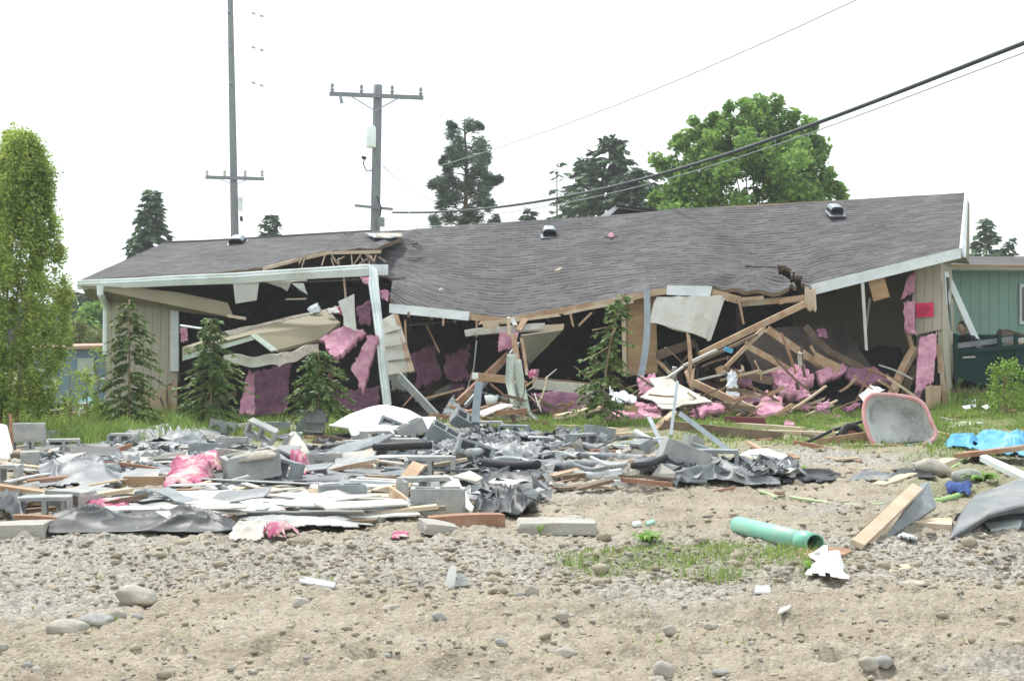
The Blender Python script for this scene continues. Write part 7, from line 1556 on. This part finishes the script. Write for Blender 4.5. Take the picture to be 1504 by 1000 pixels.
def grass(name, label, n, h0, h1, seed, region, y0, y1, xr, w=.006):
    rnd = np.random.default_rng(seed); V = []; c = 0; tries = 0
    while c < n and tries < n * 14:
        tries += 1
        y = y0 + (y1 - y0) * rnd.random(); x = (xr[0] + (xr[1] - xr[0]) * rnd.random() - 752) / F * y; k = region(x, y)
        if rnd.random() > k: continue
        z = ground_z(x, y) - .01; h = (h0 + (h1 - h0) * rnd.random()) * (.5 + .6 * k) * (.7 + .8 * max(0, nz(x * 2, y * 2, 5) + .3)); a = rnd.random() * 6.283; ln = h * (.15 + .5 * rnd.random()); ww = w * (.7 + .6 * rnd.random())
        b = rnd.random() * 3.14; e = np.array([math.cos(b) * ww, math.sin(b) * ww, 0]); p = np.array([x, y, z]); m_ = p + np.array([math.cos(a) * ln * .3, math.sin(a) * ln * .3, h * .6]); t_ = p + np.array([math.cos(a) * ln, math.sin(a) * ln, h])
        V += [p - e, p + e, m_ + e * .7, m_ - e * .7, m_ - e * .7, m_ + e * .7, t_ + e * .05, t_ - e * .05]; c += 1
    V = np.array(V); nq = len(V) // 4; me = bpy.data.meshes.new(name); me.vertices.add(len(V)); me.vertices.foreach_set('co', V.astype(np.float32).ravel())
    me.loops.add(nq * 4); me.loops.foreach_set('vertex_index', np.arange(nq * 4, dtype=np.int32)); me.polygons.add(nq); me.polygons.foreach_set('loop_start', np.arange(0, nq * 4, 4, dtype=np.int32))
    me.materials.append(M_blade); me.update(calc_edges=True)
    o = bpy.data.objects.new(name, me); sc.collection.objects.link(o); tag(o, label, 'grass', kind='stuff')
px_of = lambda x, y: 752 + x / y * F
grass('tall_grass', 'tall unmown grass along the foot of the left wall and the young conifers', 17000, .08, .32, 1, lambda x, y: sm(-.4, .15, nz(x * 1.6, y * .9, 66)) * sm(20.5, 22, y + nz(x, y, 2)) * (sm(560, 480, px_of(x, y))) * (.35 + .65 * sm(330, 280, px_of(x, y))), 20.3, 28.2, (-40, 560), .008)
grass('lawn_grass', 'short lawn grass in front of the collapsed house', 30000, .03, .13, 2, lambda x, y: lawn(x, y) * (1 if y > 18 else .5) * sm(-.25, .25, nz(x * 1.3, y * .8, 63)), 17, 25.5, (560, 1560), .008)
grass('yard_grass', 'grass of the side yard behind the trailer and the junk', 9000, .08, .3, 3, lambda x, y: 1 if px_of(x, y) < 170 or px_of(x, y) > 1395 else 0, 24, 33, (-80, 1600), .012)
grass('sparse_grass', 'thin patch of fresh grass growing through the gravel in the middle foreground', 3400, .02, .07, 4, lambda x, y: sm(1.3, .1, ((x - 1.2) / 1.15) ** 2 + ((y - 9.6) / .75) ** 2 + .9 * nz(x * 3, y * 3, 1)), 8.5, 10.8, (780, 1240), .0035)
grass('grass_sprouts', 'scattered green sprouts in the dirt and gravel', 900, .02, .06, 5, lambda x, y: max(0, nz(x * 2.2, y * 2.2, 50) - .25) * 2, 6.8, 16, (-20, 1520), .004)
mb = MB(); rn = random.Random(4)
for k in range(9):
    g = gp(rn.uniform(120, 250), rn.uniform(625, 640)); mb.lathe([(0, .0), (.022, .006), (.018, .014), (0, .016)], g + Vector((0, 0, rn.uniform(.15, .3))), 8)
solo('dandelion_flowers', 'tiny yellow flowers dotted in the tall grass at left', 'flowers', mb, mat('yellow_petal', (.75, .60, .05), .7), kind='stuff')

# ------------------------------------------------------------------ the hazy air
mb = MB().box((0, 180, 9.0), (2600, 520, 24.0))
me = bpy.data.meshes.new('haze'); me.from_pydata(mb.v, [], mb.f); hm = bpy.data.materials.new('haze_air'); hm.use_nodes = True; hn = hm.node_tree.nodes; hn.clear()
ho = hn.new('ShaderNodeOutputMaterial'); hv = hn.new('ShaderNodeVolumePrincipled'); hv.inputs['Color'].default_value = (.93, .96, 1, 1); hv.inputs['Density'].default_value = .0009; hv.inputs['Anisotropy'].default_value = 0.0
hm.node_tree.links.new(hv.outputs['Volume'], ho.inputs['Volume']); me.materials.append(hm)
bmh = bmesh.new(); bmh.from_mesh(me); bmesh.ops.recalc_face_normals(bmh, faces=bmh.faces); bmh.to_mesh(me); bmh.free()
o = bpy.data.objects.new('haze', me); sc.collection.objects.link(o); tag(o, kind='stuff')
